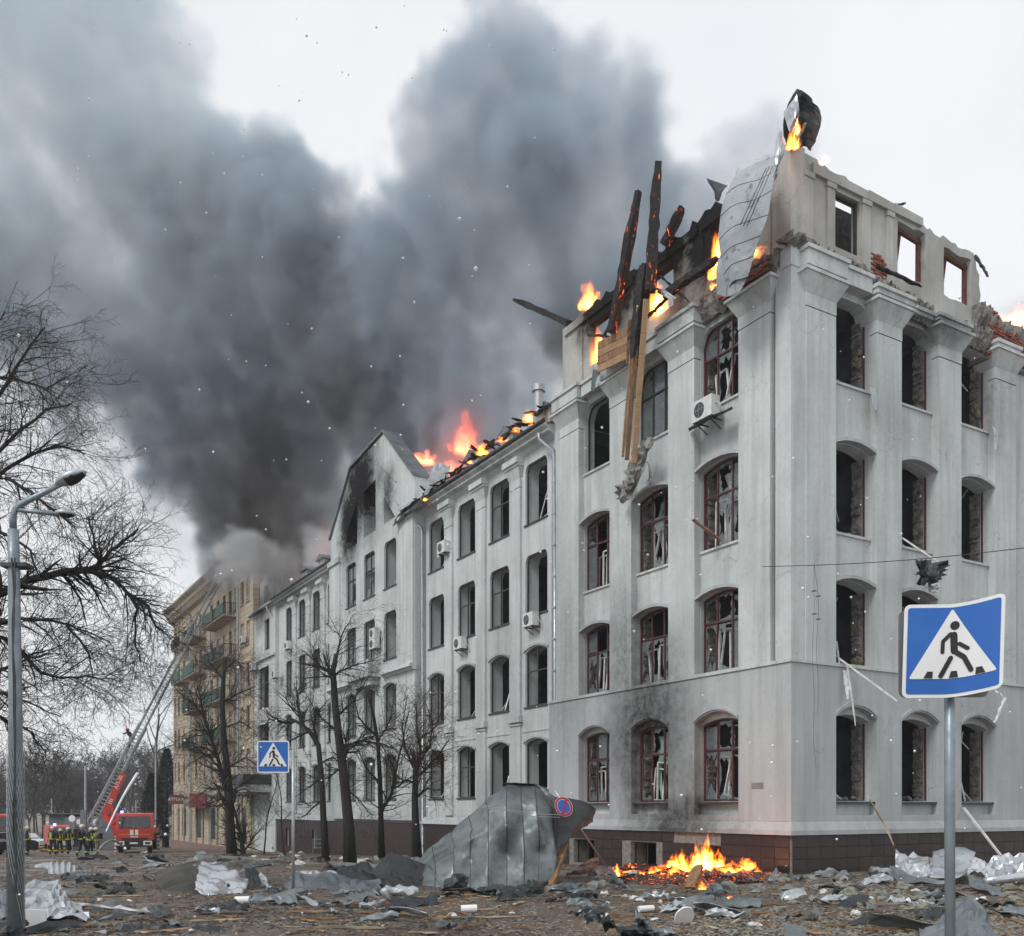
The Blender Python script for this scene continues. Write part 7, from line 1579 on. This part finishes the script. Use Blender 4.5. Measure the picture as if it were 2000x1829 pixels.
# attic and roof
FF = lambda x, y, t: fac(x, y, t)
for k, (x, y, t, w, h, st, lab, kk) in enumerate([
        (1168, 712, -.7, 1.3, 2.2, 16, 'flames filling the leftmost attic window', 0), (1170, 690, -.5, .5, 1.7, 18, 'bright tongue in the leftmost attic window', 0), (1286, 612, -.3, 1.2, 1.9, 20, 'flames in the middle attic window behind the charred sticks', 0),
        (1290, 590, .2, .7, .8, 20, 'flames on the splintered wood at the middle attic window', 0), (1398, 545, -.5, .9, 2.4, 18, 'flames edging the attic window nearest the corner', 0), (1400, 520, -.3, .5, 1.7, 16, 'thin tongue beside the hanging sheet', 0),
        (1150, 604, -.4, 1.2, 1.7, 20, 'tall curling flame rising above the left part of the attic', 0), (1135, 600, -.4, .6, .5, 14, 'small flame at the base of the curling one', 0),
        (1549, 290, .3, .55, 1.0, 24, 'fire on the twisted sheet at the top corner', 0), (1558, 262, .2, .3, .7, 16, 'thin flame climbing the twisted sheet at the top corner', 0), (1612, 315, -.6, .5, .25, 12, 'tiny flame on top of the right attic wall', 0),
        (1400, 566, .0, .7, .4, 14, 'low flames on the ledge under the hanging sheet', 0), (1475, 500, .1, 1.2, .3, 12, 'ember line on the broken cornice near the corner', 0),
        (942, 888, .2, .9, .9, 18, 'small bright fire on the middle wing roof beside a dormer', 0), (1033, 826, .1, .9, .9, 18, 'small fire on the roof edge next to the corner block', 0), (862, 945, .1, .6, .35, 12, 'little flame on the roof edge above the third pier', 0), (830, 978, .3, .6, .35, 12, 'little flame on the roof edge near the gable', 0),
        (1008, 843, .1, .8, .3, 10, 'glowing patch on the roof edge under the dormer', 0), (980, 862, .1, .9, .3, 10, 'glowing patch between two dormers', 0), (916, 905, .1, .7, .3, 10, 'glowing patch left of the small bright fire', 0),
        (688, 1066, -.35, .6, 1.3, 16, 'fire inside the left gable window', 0)]):
    flame(FF(x, y, t), w, h, lab, k + 11, strength=st, freq=2.0)
flame(P(905, 885, 58), 2.6, 3.9, 'pink glowing flame column behind the smoke over the middle wing', 3, strength=26, kind_=1, freq=1.6)
flame(P(826, 905, 58), 2.3, 1.3, 'horizontal orange fire glow in the smoke beside the gable', 5, strength=26, kind_=1, freq=1.8)
flame(P(880, 925, 61), 3.0, 1.6, 'deep red glow at the foot of the smoke beside the gable', 6, strength=16, kind_=1, freq=1.4)
flame(P(630, 1090, 80), 4.0, 4.5, 'dull red glow low in the brown smoke behind the gable', 2, strength=4, kind_=1, freq=1.2)
flame(P(1985, 640, 46), 2.6, 1.7, 'orange flames above the broken bricks at the right edge', 4, strength=16, kind_=1, freq=1.8)
# embers along the burnt roof edge
R = random.Random(8)
g = None
for k, (xa, ya, xb, yb, n) in enumerate([(812, 985, 1060, 800, 46)]):
    for i in range(n):
        u = R.random(); x, y = xa + (xb - xa) * u, ya + (yb - ya) * u + R.uniform(-6, 4) - 4 * math.sin(u * 3); p = FF(x, y, .35 - .5 * R.random()); L = R.uniform(.5, 1.6)
        d = (U * R.uniform(-1, 1) + V * R.uniform(-.6, .6) + Vector((0, 0, R.uniform(-.15, .35)))).normalized() * L / 2
        beam(p - d, p + d, R.uniform(.06, .2), .05, R.choice([M_char, M_char, M_darksheet, M_emberbeam]), 'charred debris along the burnt roof edge of the middle wing', 'charred debris', 'charred debris along the roof edge', name='charred_debris', rough=.05, n=4)
sheet(Fq([[(790,985,-.6),(815,940,-1.2),(850,910,-1.6),(880,905,-1.8)],[(775,1000,.6),(805,980,.6),(840,955,.5),(870,935,.3)]]), M_galv, 'pale torn roof covering between the gable and the first dormer', nu=20, nv=10, crumple=.12, cell=.7, seed=140)
sheet(Fq([[(775,1005,.3),(800,985,.35),(830,965,.4)],[(768,1030,.5),(795,1003,.6),(825,985,.7)]]), M_darksheet, 'charred drooping roof edge over the gable downpipe', nu=16, nv=8, crumple=.1, cell=.4, seed=141, ragged=.3)
for k, (x, y) in enumerate([(1052, 808)]):
    g = MB(); c = FF(x, y, -.6); g.tube([c, c + Vector((0, 0, 1.0))], .22, 12); g.tube([c + Vector((0, 0, .98)), c + Vector((0, 0, 1.25))], .3, 12); g.build('roof_vent', M_zinc, None, label='grey round vent pipe on the roof next to the corner block', cat='vent pipe')
# falling ash and snow
R = random.Random(2); g = MB()
for i in range(300):
    Y = R.uniform(2.5, 30); x = R.uniform(-.54, .54) * Y; z = EYE + R.uniform(-.12, .85) * Y; s = R.uniform(.0016, .0042) * (1 + Y * .32)
    if z < .1 or (x / Y > .05 and (z - EYE) / Y > .55): continue
    g.add([(x - s, Y, z), (x + s, Y, z), (x, Y - s, z), (x, Y + s, z), (x, Y, z - s), (x, Y, z + s)], [(0,2,4),(2,1,4),(1,3,4),(3,0,4),(0,2,5),(2,1,5),(1,3,5),(3,0,5)])
g.build('ash_flakes', simple('ash_flake', (.85, .85, .86), (.8, .8, .8), .9, bump=0), None, label='white ash flakes drifting through the air', cat='ash', kind='stuff')
# ============================================================ FIRE ENGINE, CARS, FIREFIGHTERS, KIOSK
M_fred = simple('fire_engine_red', (.52, .035, .022), (.42, .03, .02), .35, scale=2, bump=.03)
M_blk = simple('black_rubber', (.02, .02, .021), (.012, .012, .012), .8)
M_wht = simple('white_vehicle_paint', (.72, .73, .74), (.6, .6, .6), .4, bump=.03)
M_wind = glass_mat('windscreen_glass', (.03, .04, .045), .96, .08)
M_yel = simple('fluorescent_yellow', (.55, .62, .05), (.42, .5, .05), .6, bump=0)
M_org = simple('orange_band', (.75, .30, .03), (.6, .25, .03), .5, bump=0)
def lamp_mat(name, col, st):
    m = NT(name); e = m.n('ShaderNodeEmission'); e.inputs[0].default_value = (*col, 1); e.inputs[1].default_value = st; m.l(e.outputs[0], m.out.inputs[0]); return m.mat
M_blue = lamp_mat('blue_beacon_light', (.25, .22, 1), 6)
def part(name, m_, root, *boxes, smooth=False):
    g = MB()
    for b in boxes: g.box(*b)
    return g.build(name, m_, root)
def wheel(root, x, y, r_, w=.3):
    g = MB(); g.tube([(x - w/2, y, r_), (x + w/2, y, r_)], r_, 18); o = g.build('wheel', M_blk, root); g = MB(); g.tube([(x - w/2 - .01, y, r_), (x + w/2 + .01, y, r_)], r_ * .5, 12); g.build('rim', M_zinc, o); return o
b = G(263, 1667); b.y = 70; b.x = (262 - 1000) / F * 70; b.z = gz(b.x, 70)
fe = empty('fire_engine', b, math.radians(17), label='red fire engine with raised ladder, facing the camera on the street at the left', cat='fire engine')
g = MB(); cabp = [(-.0, .95), (.0, 1.75), (.28, 2.75), (.36, 2.9), (2.1, 2.95), (2.1, .95)]
g.prism(cabp, -1.25, 1.25, lambda s, z, t: (t, s, z)); g.build('cab', M_fred, fe)
g = MB(); g.add([(-1.1, -.012 + .0, 1.85), (1.1, -.012, 1.85), (1.06, .232, 2.7), (-1.06, .232, 2.7)], [(0,1,2,3)]); o = g.build('windscreen', M_wind, fe); md = o.modifiers.new('t', 'SOLIDIFY'); md.thickness = .02
part('windscreen_pillar', M_fred, fe, (-.03, .03, -.03, .2, 1.8, 2.0))
part('side_window', M_wind, fe, (-1.262, -1.25, .55, 1.3, 1.85, 2.6)); part('side_window', M_wind, fe, (1.25, 1.262, .55, 1.3, 1.85, 2.6))
part('door', M_wht, fe, (-1.268, -1.252, .45, 1.4, 1.0, 1.8))
for x in (-.17, .17): part('white_stripe', M_wht, fe, (x - .11, x + .11, -.012, .0, 1.32, 1.72))
part('orange_band', M_org, fe, (-1.1, 1.1, -.008, .0, 1.36, 1.40)); part('badge', M_wht, fe, (-.28, .28, -.01, 0, 1.16, 1.22)); part('grille', M_blk, fe, (-.9, .9, -.012, 0, .98, 1.12))
part('bumper', M_blk, fe, (-1.24, 1.24, -.25, .3, .45, .94)); part('number_plate', M_wht, fe, (-.28, .28, -.262, -.25, .68, .80))
for x in (-.95, .95):
    part('headlight_surround', M_wht, fe, (x - .3, x + .3, -.275, -.25, .58, .90)); part('headlight', M_blk, fe, (x - .18, x + .18, -.285, -.275, .66, .82))
g = MB(); g.bar((1.3, .3, 2.3), (1.55, .2, 2.45), .04); g.box(1.5, 1.66, .1, .2, 1.85, 2.5); g.build('mirror', M_blk, fe)
for x in (-.9, .7):
    g = MB(); g.tube([(x, .6, 2.95), (x, .6, 3.12)], .09, 8); g.build('beacon', M_blue if x < 0 else M_fan, fe)
g = MB(); g.tube([(.0, 1.4, 2.95), (.0, 1.4, 3.9)], .03, 6); g.bar((-.3, 1.4, 3.4), (.3, 1.4, 3.4), .05); g.build('mast', M_zinc, fe)
part('chassis', M_blk, fe, (-1.0, 1.0, .3, 9.5, .55, .95)); part('body', M_blk, fe, (-1.2, 1.2, 2.3, 9.0, .8, 1.35)); part('deck_locker', M_fred, fe, (-1.2, 1.2, 5.6, 8.8, 1.352, 1.9))
for y in (1.15, 5.9, 7.2):
    for x in (-1.02, 1.02): wheel(fe, x, y, .52)
for x in (-1.55, 1.5):
    g = MB(); g.box(x - .08, x + .08, 2.6, 2.76, .0, 1.2); o = g.build('outrigger', M_wht, fe)
    g = MB()
    for k in range(4): g.box(x - .085, x + .085, 2.595, 2.765, .1 + k * .3, .22 + k * .3)
    g.build('red_stripe', M_fred, o)
g = MB(); g.tube([(0, 7.0, 1.35), (0, 7.0, 1.75)], .8, 16); g.build('turntable', M_fred, fe)
inv = fe.matrix_basis.inverted(); bpy.context.view_layer.update(); inv = Matrix.Translation(b) @ Matrix.Rotation(math.radians(17), 4, 'Z'); inv = inv.inverted()
L0, L1 = inv @ P(180, 1610, 78), inv @ P(440, 1112, 86)
def lat(u0, u1, w, h, rail, name, mat, extra=0.):
    g = MB(); ax = (L1 - L0).normalized(); sd = Vector((1, 0, 0)); sd = (sd - ax * sd.dot(ax)).normalized(); up = sd.cross(ax).normalized()
    up = up if up.z > 0 else -up
    c = lambda u, i, j: L0.lerp(L1, u) + sd * w * (i - .5) + up * (h * j + extra)
    for i in (0, 1):
        g.bar(c(u0, i, 0), c(u1, i, 0), rail * 1.5); g.bar(c(u0, i, 1), c(u1, i, 1), rail)
        n = int((u1 - u0) * 27 / .9)
        for k in range(n): a, b2 = u0 + (u1 - u0) * k / n, u0 + (u1 - u0) * (k + 1) / n; g.bar(c(a, i, 0), c((a + b2) / 2, i, 1), rail * .6); g.bar(c((a + b2) / 2, i, 1), c(b2, i, 0), rail * .6)
    n = int((u1 - u0) * 27 / .33)
    for k in range(n): u = u0 + (u1 - u0) * k / n; g.bar(c(u, 0, 0), c(u, 1, 0), rail * .6)
    return g.build(name, mat, fe)
lat(0, .36, .62, .6, .09, 'lower_ladder', M_galv); lat(.2, .66, .5, .48, .075, 'middle_ladder', M_galv, .1); lat(.5, 1., .42, .38, .06, 'upper_ladder', M_galv, .18)
R0, R1 = inv @ P(205, 1592, 77), inv @ P(241, 1511, 77.5)
g = MB(); g.bar(R0, R1, .55, .5, up=(1, 0, 0)); g.bar(R0.lerp(R1, .55), R0.lerp(R1, .62), .7, .62, up=(1, 0, 0)); bo = g.build('red_boom', M_fred, fe)
g = MB(); k1 = inv @ P(205, 1592, 77); k2 = inv @ P(225, 1612, 76.5); g.bar(k1, k2, .4); g.bar(k2, inv @ P(217, 1572, 76.5), .22); g.bar(k2, inv @ P(228, 1632, 76.5), .5); g.build('boom_base', M_fred, fe)
dr = (R1 - R0).normalized(); th = math.atan2(dr.z, dr.x)
text_part('АЛ-30', bo, .42, R0.lerp(R1, .78) + Vector((-.03, -.32, 0)), (math.pi/2, -th, 0), M_signwhite)
for k in range(3): 
    g = MB(); c = R0.lerp(R1, .28 + k * .045) + Vector((0, -.3, 0)); pdir = Vector((-dr.z, 0, dr.x)); g.bar(c - pdir * .14, c + pdir * .14, .07, .02, up=(0, 1, 0)); g.build('white_dash', M_wht, bo)
# jet of water and hoses
M_water = simple('white_water', (.85, .87, .9), (.75, .78, .8), .6, bump=.5)
g = MB(); a, b2 = P(207, 1625, 66), P(268, 1512, 72); g.tube([a.lerp(b2, u) + Vector((0, 0, .25 * math.sin(math.pi * u))) for u in np.linspace(0, 1, 12)], list(np.linspace(.05, .12, 12)), 8); g.build('water_jet', M_water, None, label='thin white jet of water rising diagonally in front of the fire engine', cat='water jet')
M_hose = simple('tan_hose', (.40, .36, .29), (.3, .27, .22), .8); M_yhose = simple('yellow_hose', (.55, .30, .05), (.45, .24, .05), .7)
g = MB(); L = [G(183, 1674, .05), P(192, 1662, 52), P(203, 1649, 53), P(217, 1642, 54), P(230, 1645, 56), P(239, 1654, 57), G(246, 1668, .05)]; g.tube([spline(L, u) for u in np.linspace(0, 1, 24)], .06, 7); g.build('hose', M_hose, None, label='stiff tan hose arching in front of the fire engine', cat='hose')
for k, pts in enumerate([[(62, 1662), (85, 1657), (110, 1660), (143, 1656)], [(80, 1664), (100, 1664), (128, 1662)], [(65, 1659), (75, 1656), (92, 1654)]]):
    g = MB(); L = [G(x, y, .12) for x, y in pts]; g.tube([spline(L, u) for u in np.linspace(0, 1, 14)], .12, 6); g.build('hose', M_yhose, None, label=['longest', 'middle', 'shortest'][k] + ' yellow hose run on the ground behind the lamp post', cat='hose', group='yellow hoses on the ground')
def carlike(px, Y, W_, L_, H_, rz, m_, label, kind='car', cat='car', py=None):
    X = (px - 1000) / F * Y; r = empty('fire_truck' if kind == 'truck' else 'parked_car', (X, Y, gz(X, Y)), rz, label=label, cat=cat)
    g = MB()
    if kind == 'car': prof = [(0, .35), (0, .85), (.25, .98), (L_ * .26, 1.05), (L_ * .40, H_), (L_ * .75, H_), (L_ * .93, 1.08), (L_, 1.0), (L_, .35)]
    else: prof = [(0, .5), (0, 1.5), (.2, H_ - .1), (.4, H_), (L_, H_), (L_, .5)]
    g.prism(prof, -W_/2, W_/2, lambda s, z, t: (t, s, z)); g.build('body', m_, r)
    if kind == 'car':
        part('window', M_wind, r, (-W_/2 - .01, -W_/2, L_ * .42, L_ * .74, 1.05, H_ - .12)); part('window', M_wind, r, (W_/2, W_/2 + .01, L_ * .42, L_ * .74, 1.05, H_ - .12))
        g = MB(); g.add([(-W_/2 + .12, L_ * .27, 1.07), (W_/2 - .12, L_ * .27, 1.07), (W_/2 - .15, L_ * .395, H_ - .06), (-W_/2 + .15, L_ * .395, H_ - .06)], [(0,1,2,3)]); g.v = [(x, y - .02, z + .01) for x, y, z in g.v]; g.build('windscreen', M_wind, r)
    else:
        g = MB(); g.add([(-W_/2 + .15, .0, 1.6), (W_/2 - .15, .0, 1.6), (W_/2 - .15, .18, H_ - .2), (-W_/2 + .15, .18, H_ - .2)], [(0,1,2,3)]); g.v = [(x, y - .02, z) for x, y, z in g.v]; g.build('windscreen', M_wind, r)
        g = MB(); g.tube([(-.5, .6, H_), (-.5, .6, H_ + .2)], .12, 8); g.build('beacon', M_blue, r); part('bumper', M_wht, r, (-W_/2 + .02, W_/2 - .02, -.1, 0, .5, .85))
    for x in (-W_/2 + .1, W_/2 - .1):
        part('headlight', M_wht, r, (x - .15 if x > 0 else x, x if x > 0 else x + .15, -.02 if kind == 'car' else -.12, 0 if kind == 'car' else -.1, .62, .78))
        for y in (L_ * .2, L_ * .8): wheel(r, x, y, .33 if kind == 'car' else .5, .22)
    return r
M_darkcar = simple('dark_car_paint', (.02, .022, .026), (.015, .016, .02), .3, bump=0)
carlike(71, 64, 1.8, 4.4, 1.5, 2.2, M_darkcar, 'dark car parked between the lamp post and the firefighters'); carlike(0, 60, 1.8, 4.4, 1.5, 1.3, M_darkcar, 'dark car cut off by the left edge, behind the lamp post')
carlike(-4, 72, 2.4, 7, 2.9, .6, M_fred, 'red fire truck cut off by the left edge of the picture', 'truck', 'fire truck'); carlike(120, 84, 2.0, 7, 2.2, .52, M_fred, 'distant red fire truck behind the group of firefighters', 'truck', 'fire truck')
carlike(30, 120, 2, 5, 1.9, 1.5, M_wht, 'white van far behind the kiosk at the left', 'car', 'van'); carlike(88, 110, 2, 5, 1.7, 1.4, M_wht, 'white car far away behind the distant fire truck')
# kiosk
M_kg = simple('grey_green_cladding', (.11, .155, .155), (.08, .12, .12), .7, stretch=(6, 6, .4)); M_kf = simple('kiosk_grey', (.17, .19, .20), (.12, .14, .15), .7)
ko = empty('kiosk', Vector(((140 - 1000) / F * 92, 92, gz(0, 92))), .12, label='low grey-green kiosk pavilion behind the distant fire truck', cat='kiosk')
part('wall', M_kg, ko, (-2.1, -.6, 0, 5, 0, 3.4)); part('front_wall', M_kf, ko, (-.6, 4.2, -.2, 5, 0, 3.2)); part('roof', M_gutter, ko, (-2.2, 4.3, -.4, 5.1, 3.4, 3.5)); part('signboard', M_kf, ko, (-.5, 4.1, -.26, -.2, 2.2, 3.15))
part('shop_window', M_wind, ko, (.0, 1.5, -.22, -.2, .3, 2.0)); part('door', M_wht, ko, (1.65, 2.35, -.23, -.2, 0, 2.1)); part('door_glass', M_wind, ko, (1.75, 2.25, -.24, -.23, .1, 2.0))
for x in (.8, 2.3): 
    g = MB(); g.tube([(x, -.27, 2.7), (x, -.3, 2.7)], .28, 14); g.build('round_emblem', M_signwhite, ko)
for (px, Y, top, lab, w) in [(167, 88, 1496, 'tall thin lamp mast left of the raised ladder base', .10), (101, 95, 1560, 'short pole beside the kiosk', .06), (304, 96, 1450, 'thin pole behind the spruces', .08)]:
    X = (px - 1000) / F * Y; z = gz(X, Y); g = MB(); g.tube([(X, Y, z), (X, Y, EYE + (HY - top) / F * Y)], [w * 1.4, w], 8); g.build('utility_pole', M_zinc, None, label=lab, cat='pole')
X = (163 - 1000) / F * 80; r = empty('advert_panel', (X, 80, gz(X, 80)), 0, label='grey upright advert panel on a post left of the ladder base', cat='panel'); part('panel', M_kf, r, (-.25, .25, -.08, .08, 1.9, 3.5)); part('post', M_zinc, r, (-.06, .06, -.05, .05, 0, 1.9))
X = (140.5 - 1000) / F * 84; r = empty('traffic_sign', (X, 84, gz(X, 84)), 0, label='two small round traffic signs on one post in front of the kiosk', cat='road sign'); part('post', M_zinc, r, (-.03, .03, .02, .08, 0, 3.1))
for z, m_ in ((2.85, M_signwhite), (2.2, M_sback)): g = MB(); g.tube([(0, 0, z), (0, .02, z)], .3, 16); g.build('sign_disc', m_, r)
# railing near the entrance, low grey box
r = empty('metal_railing', G(628, 1668), RZ - 1.4, label='low metal railing against the far plinth between two street trees', cat='railing')
g = MB()
for z in (.4, .7, 1.0): g.bar((-1.2, 0, z), (1.2, 0, z), .05)
for x in (-1.2, 0, 1.2): g.bar((x, 0, 0), (x, 0, 1), .05)
g.build('rails', M_zinc, r)
# ---- people
def person(p, rz, label, coat, pose='stand', h=1.8, helmet=None, group='firefighters', stripes=True, seed=0):
    R = random.Random(seed); r = empty('person', p, rz, label=label, cat='person', group=group); k = h / 1.8
    J = dict(pelvis=(0, 0, .95), chest=(0, .02, 1.3), neck=(0, 0, 1.5), head=(0, -.03, 1.66), top=(0, -.03, 1.74))
    J.update(hl=(-.11, 0, .9), hr=(.11, 0, .9), kl=(-.15, -.03, .5), kr=(.16, -.06, .5), al=(-.17, .02, .1), ar=(.2, 0, .1), fl=(-.18, -.14, .05), fr=(.22, -.15, .05),
             sl=(-.2, 0, 1.43), sr=(.2, 0, 1.43), el=(-.3, -.05, 1.15), er=(.3, -.05, 1.15), wl=(-.27, -.22, .98), wr=(.27, -.22, .98))
    if pose == 'work': J.update(el=(-.3, -.2, 1.2), er=(.3, -.2, 1.2), wl=(-.1, -.45, 1.1), wr=(.1, -.45, 1.05), head=(0, -.12, 1.62), top=(0, -.15, 1.7), chest=(0, -.05, 1.28), neck=(0, -.06, 1.47))
    if pose == 'walk': J.update(kl=(-.12, -.2, .52), al=(-.13, -.15, .12), fl=(-.13, -.3, .09), kr=(.12, .05, .5), ar=(.13, .25, .12), fr=(.13, .14, .05), wl=(-.3, .15, .98), wr=(.3, -.25, 1.0))
    if pose == 'climb': J.update(chest=(0, -.25, 1.25), neck=(0, -.36, 1.42), head=(0, -.42, 1.56), top=(0, -.45, 1.64), kl=(-.13, -.35, .75), al=(-.13, -.2, .4), fl=(-.13, -.35, .35), kr=(.13, -.15, .5), wl=(-.2, -.75, 1.5), wr=(.2, -.7, 1.3), el=(-.28, -.5, 1.3), er=(.28, -.5, 1.2), sl=(-.2, -.3, 1.38), sr=(.2, -.3, 1.38))
    rad = dict(pelvis=.16, chest=.18, neck=.07, head=.105, top=.075, hl=.11, hr=.11, kl=.085, kr=.085, al=.07, ar=.07, fl=.05, fr=.05, sl=.085, sr=.085, el=.065, er=.065, wl=.05, wr=.05)
    E_ = [('pelvis', 'chest'), ('chest', 'neck'), ('neck', 'head'), ('head', 'top'), ('pelvis', 'hl'), ('hl', 'kl'), ('kl', 'al'), ('al', 'fl'), ('pelvis', 'hr'), ('hr', 'kr'), ('kr', 'ar'), ('ar', 'fr'), ('chest', 'sl'), ('sl', 'el'), ('el', 'wl'), ('chest', 'sr'), ('sr', 'er'), ('er', 'wr')]
    N_ = list(J); me = bpy.data.meshes.new('body'); me.from_pydata([tuple(Vector(J[n]) * k) for n in N_], [(N_.index(a), N_.index(b_)) for a, b_ in E_], [])
    o = link_mesh('body', me, r); md = o.modifiers.new('skin', 'SKIN'); md.use_smooth_shade = True
    for i, n in enumerate(N_): me.skin_vertices[0].data[i].radius = (rad[n] * k,) * 2
    me.skin_vertices[0].data[0].use_root = True
    sd = o.modifiers.new('sub', 'SUBSURF'); sd.levels = sd.render_levels = 1
    m = NT('coat_' + coat); co = m.coord(); sp = m.n('ShaderNodeSeparateXYZ'); m.l(co, sp.inputs[0])
    cc = {'navy': (.018, .022, .030), 'khaki': (.17, .15, .11), 'red': (.3, .03, .06)}[coat]
    head = m.mr(sp.outputs[2], 1.545 * k, 1.56 * k); col = m.mix(head, m.mix(m.noise(co, 6, 4), cc, tuple(x * .6 for x in cc)), (.42, .25, .18)); m.bsdf(col, .85); me.materials.append(m.mat)
    hc = Vector(J['head']) * k; g = MB(); g.sphere(hc + Vector((0, .01, .05)), .145 * k, 12, 8, (1, 1.12, .95)); g.v = [v for v in g.v]
    g.tube([hc + Vector((0, .01, .03)), hc + Vector((0, .01, .05))], .175 * k, 14); hm = g.build('helmet', helmet or M_cream, r, smooth=True)
    g = MB(); g.tube([hc + Vector((-.09, -.12, -.02)), hc + Vector((0, -.155, -.02)), hc + Vector((.09, -.12, -.02))], .035, 6); g.build('visor', M_fan, hm)
    if stripes:
        for a, b_, u, rr in (('pelvis', 'chest', .2, .195), ('kl', 'al', .6, .09), ('kr', 'ar', .6, .09), ('el', 'wl', .5, .075), ('er', 'wr', .5, .075)):
            A_, B_ = Vector(J[a]) * k, Vector(J[b_]) * k; d = (B_ - A_).normalized(); c = A_.lerp(B_, u); g = MB(); g.tube([c - d * .028, c + d * .028], rr * k, 12, cap=False); g.build('reflective_stripe', M_yel, r)
        g = MB(); g.tube([Vector((0, .2, 1.05)) * k, Vector((0, .2, 1.42)) * k], .08 * k, 10); g.build('air_tank', M_yel if seed % 2 else M_blk, r)
        g = MB()
        for x in (-.1, .1): g.bar(Vector((x, -.20, 1.0)) * k, Vector((x, -.17, 1.42)) * k, .04, .02)
        g.build('harness', M_yel, r)
    return r
M_cream = simple('cream_helmet', (.62, .60, .48), (.5, .48, .4), .4, bump=0)
for i, (px, py, rz, pose, coat, lab) in enumerate([
        (160, 1679, 2.6, 'walk', 'navy', 'firefighter with a cream helmet standing nearest the camera, back turned, yellow tank'), (175, 1676, 1.4, 'work', 'navy', 'firefighter half hidden between two others near the hose'),
        (191, 1677, -.9, 'work', 'khaki', 'firefighter in a khaki coat bending over the tan hose'), (103, 1668, 3.0, 'stand', 'navy', 'firefighter seen from behind, right of the dark car'),
        (116, 1667, 1.1, 'work', 'navy', 'firefighter just right of the one by the dark car'), (133, 1665, .9, 'walk', 'navy', 'firefighter walking alone in front of the distant fire truck'),
        (52, 1669, 2.0, 'stand', 'navy', 'firefighter next to the lamp post in front of the dark car')]):
    p = G(px, py); sc = 56 / (EYE - p.z + .0) ; Yt = {0: 54.5, 1: 58, 2: 56, 3: 61, 4: 65, 5: 63, 6: 58}[i]; X = (px - 1000) / F * Yt; person(Vector((X, Yt, gz(X, Yt))), rz, lab, coat, pose, h=[1.84, 1.76, 1.74, 1.83, 1.75, 1.8, 1.78][i], seed=i)
X = Vector(P(262, 1450, 80.3)); person(X - Vector((.1, .3, .55)), -1.9, 'firefighter in a red helmet climbing the raised ladder', 'navy', 'climb', helmet=M_fred, seed=9, group=None, stripes=False)
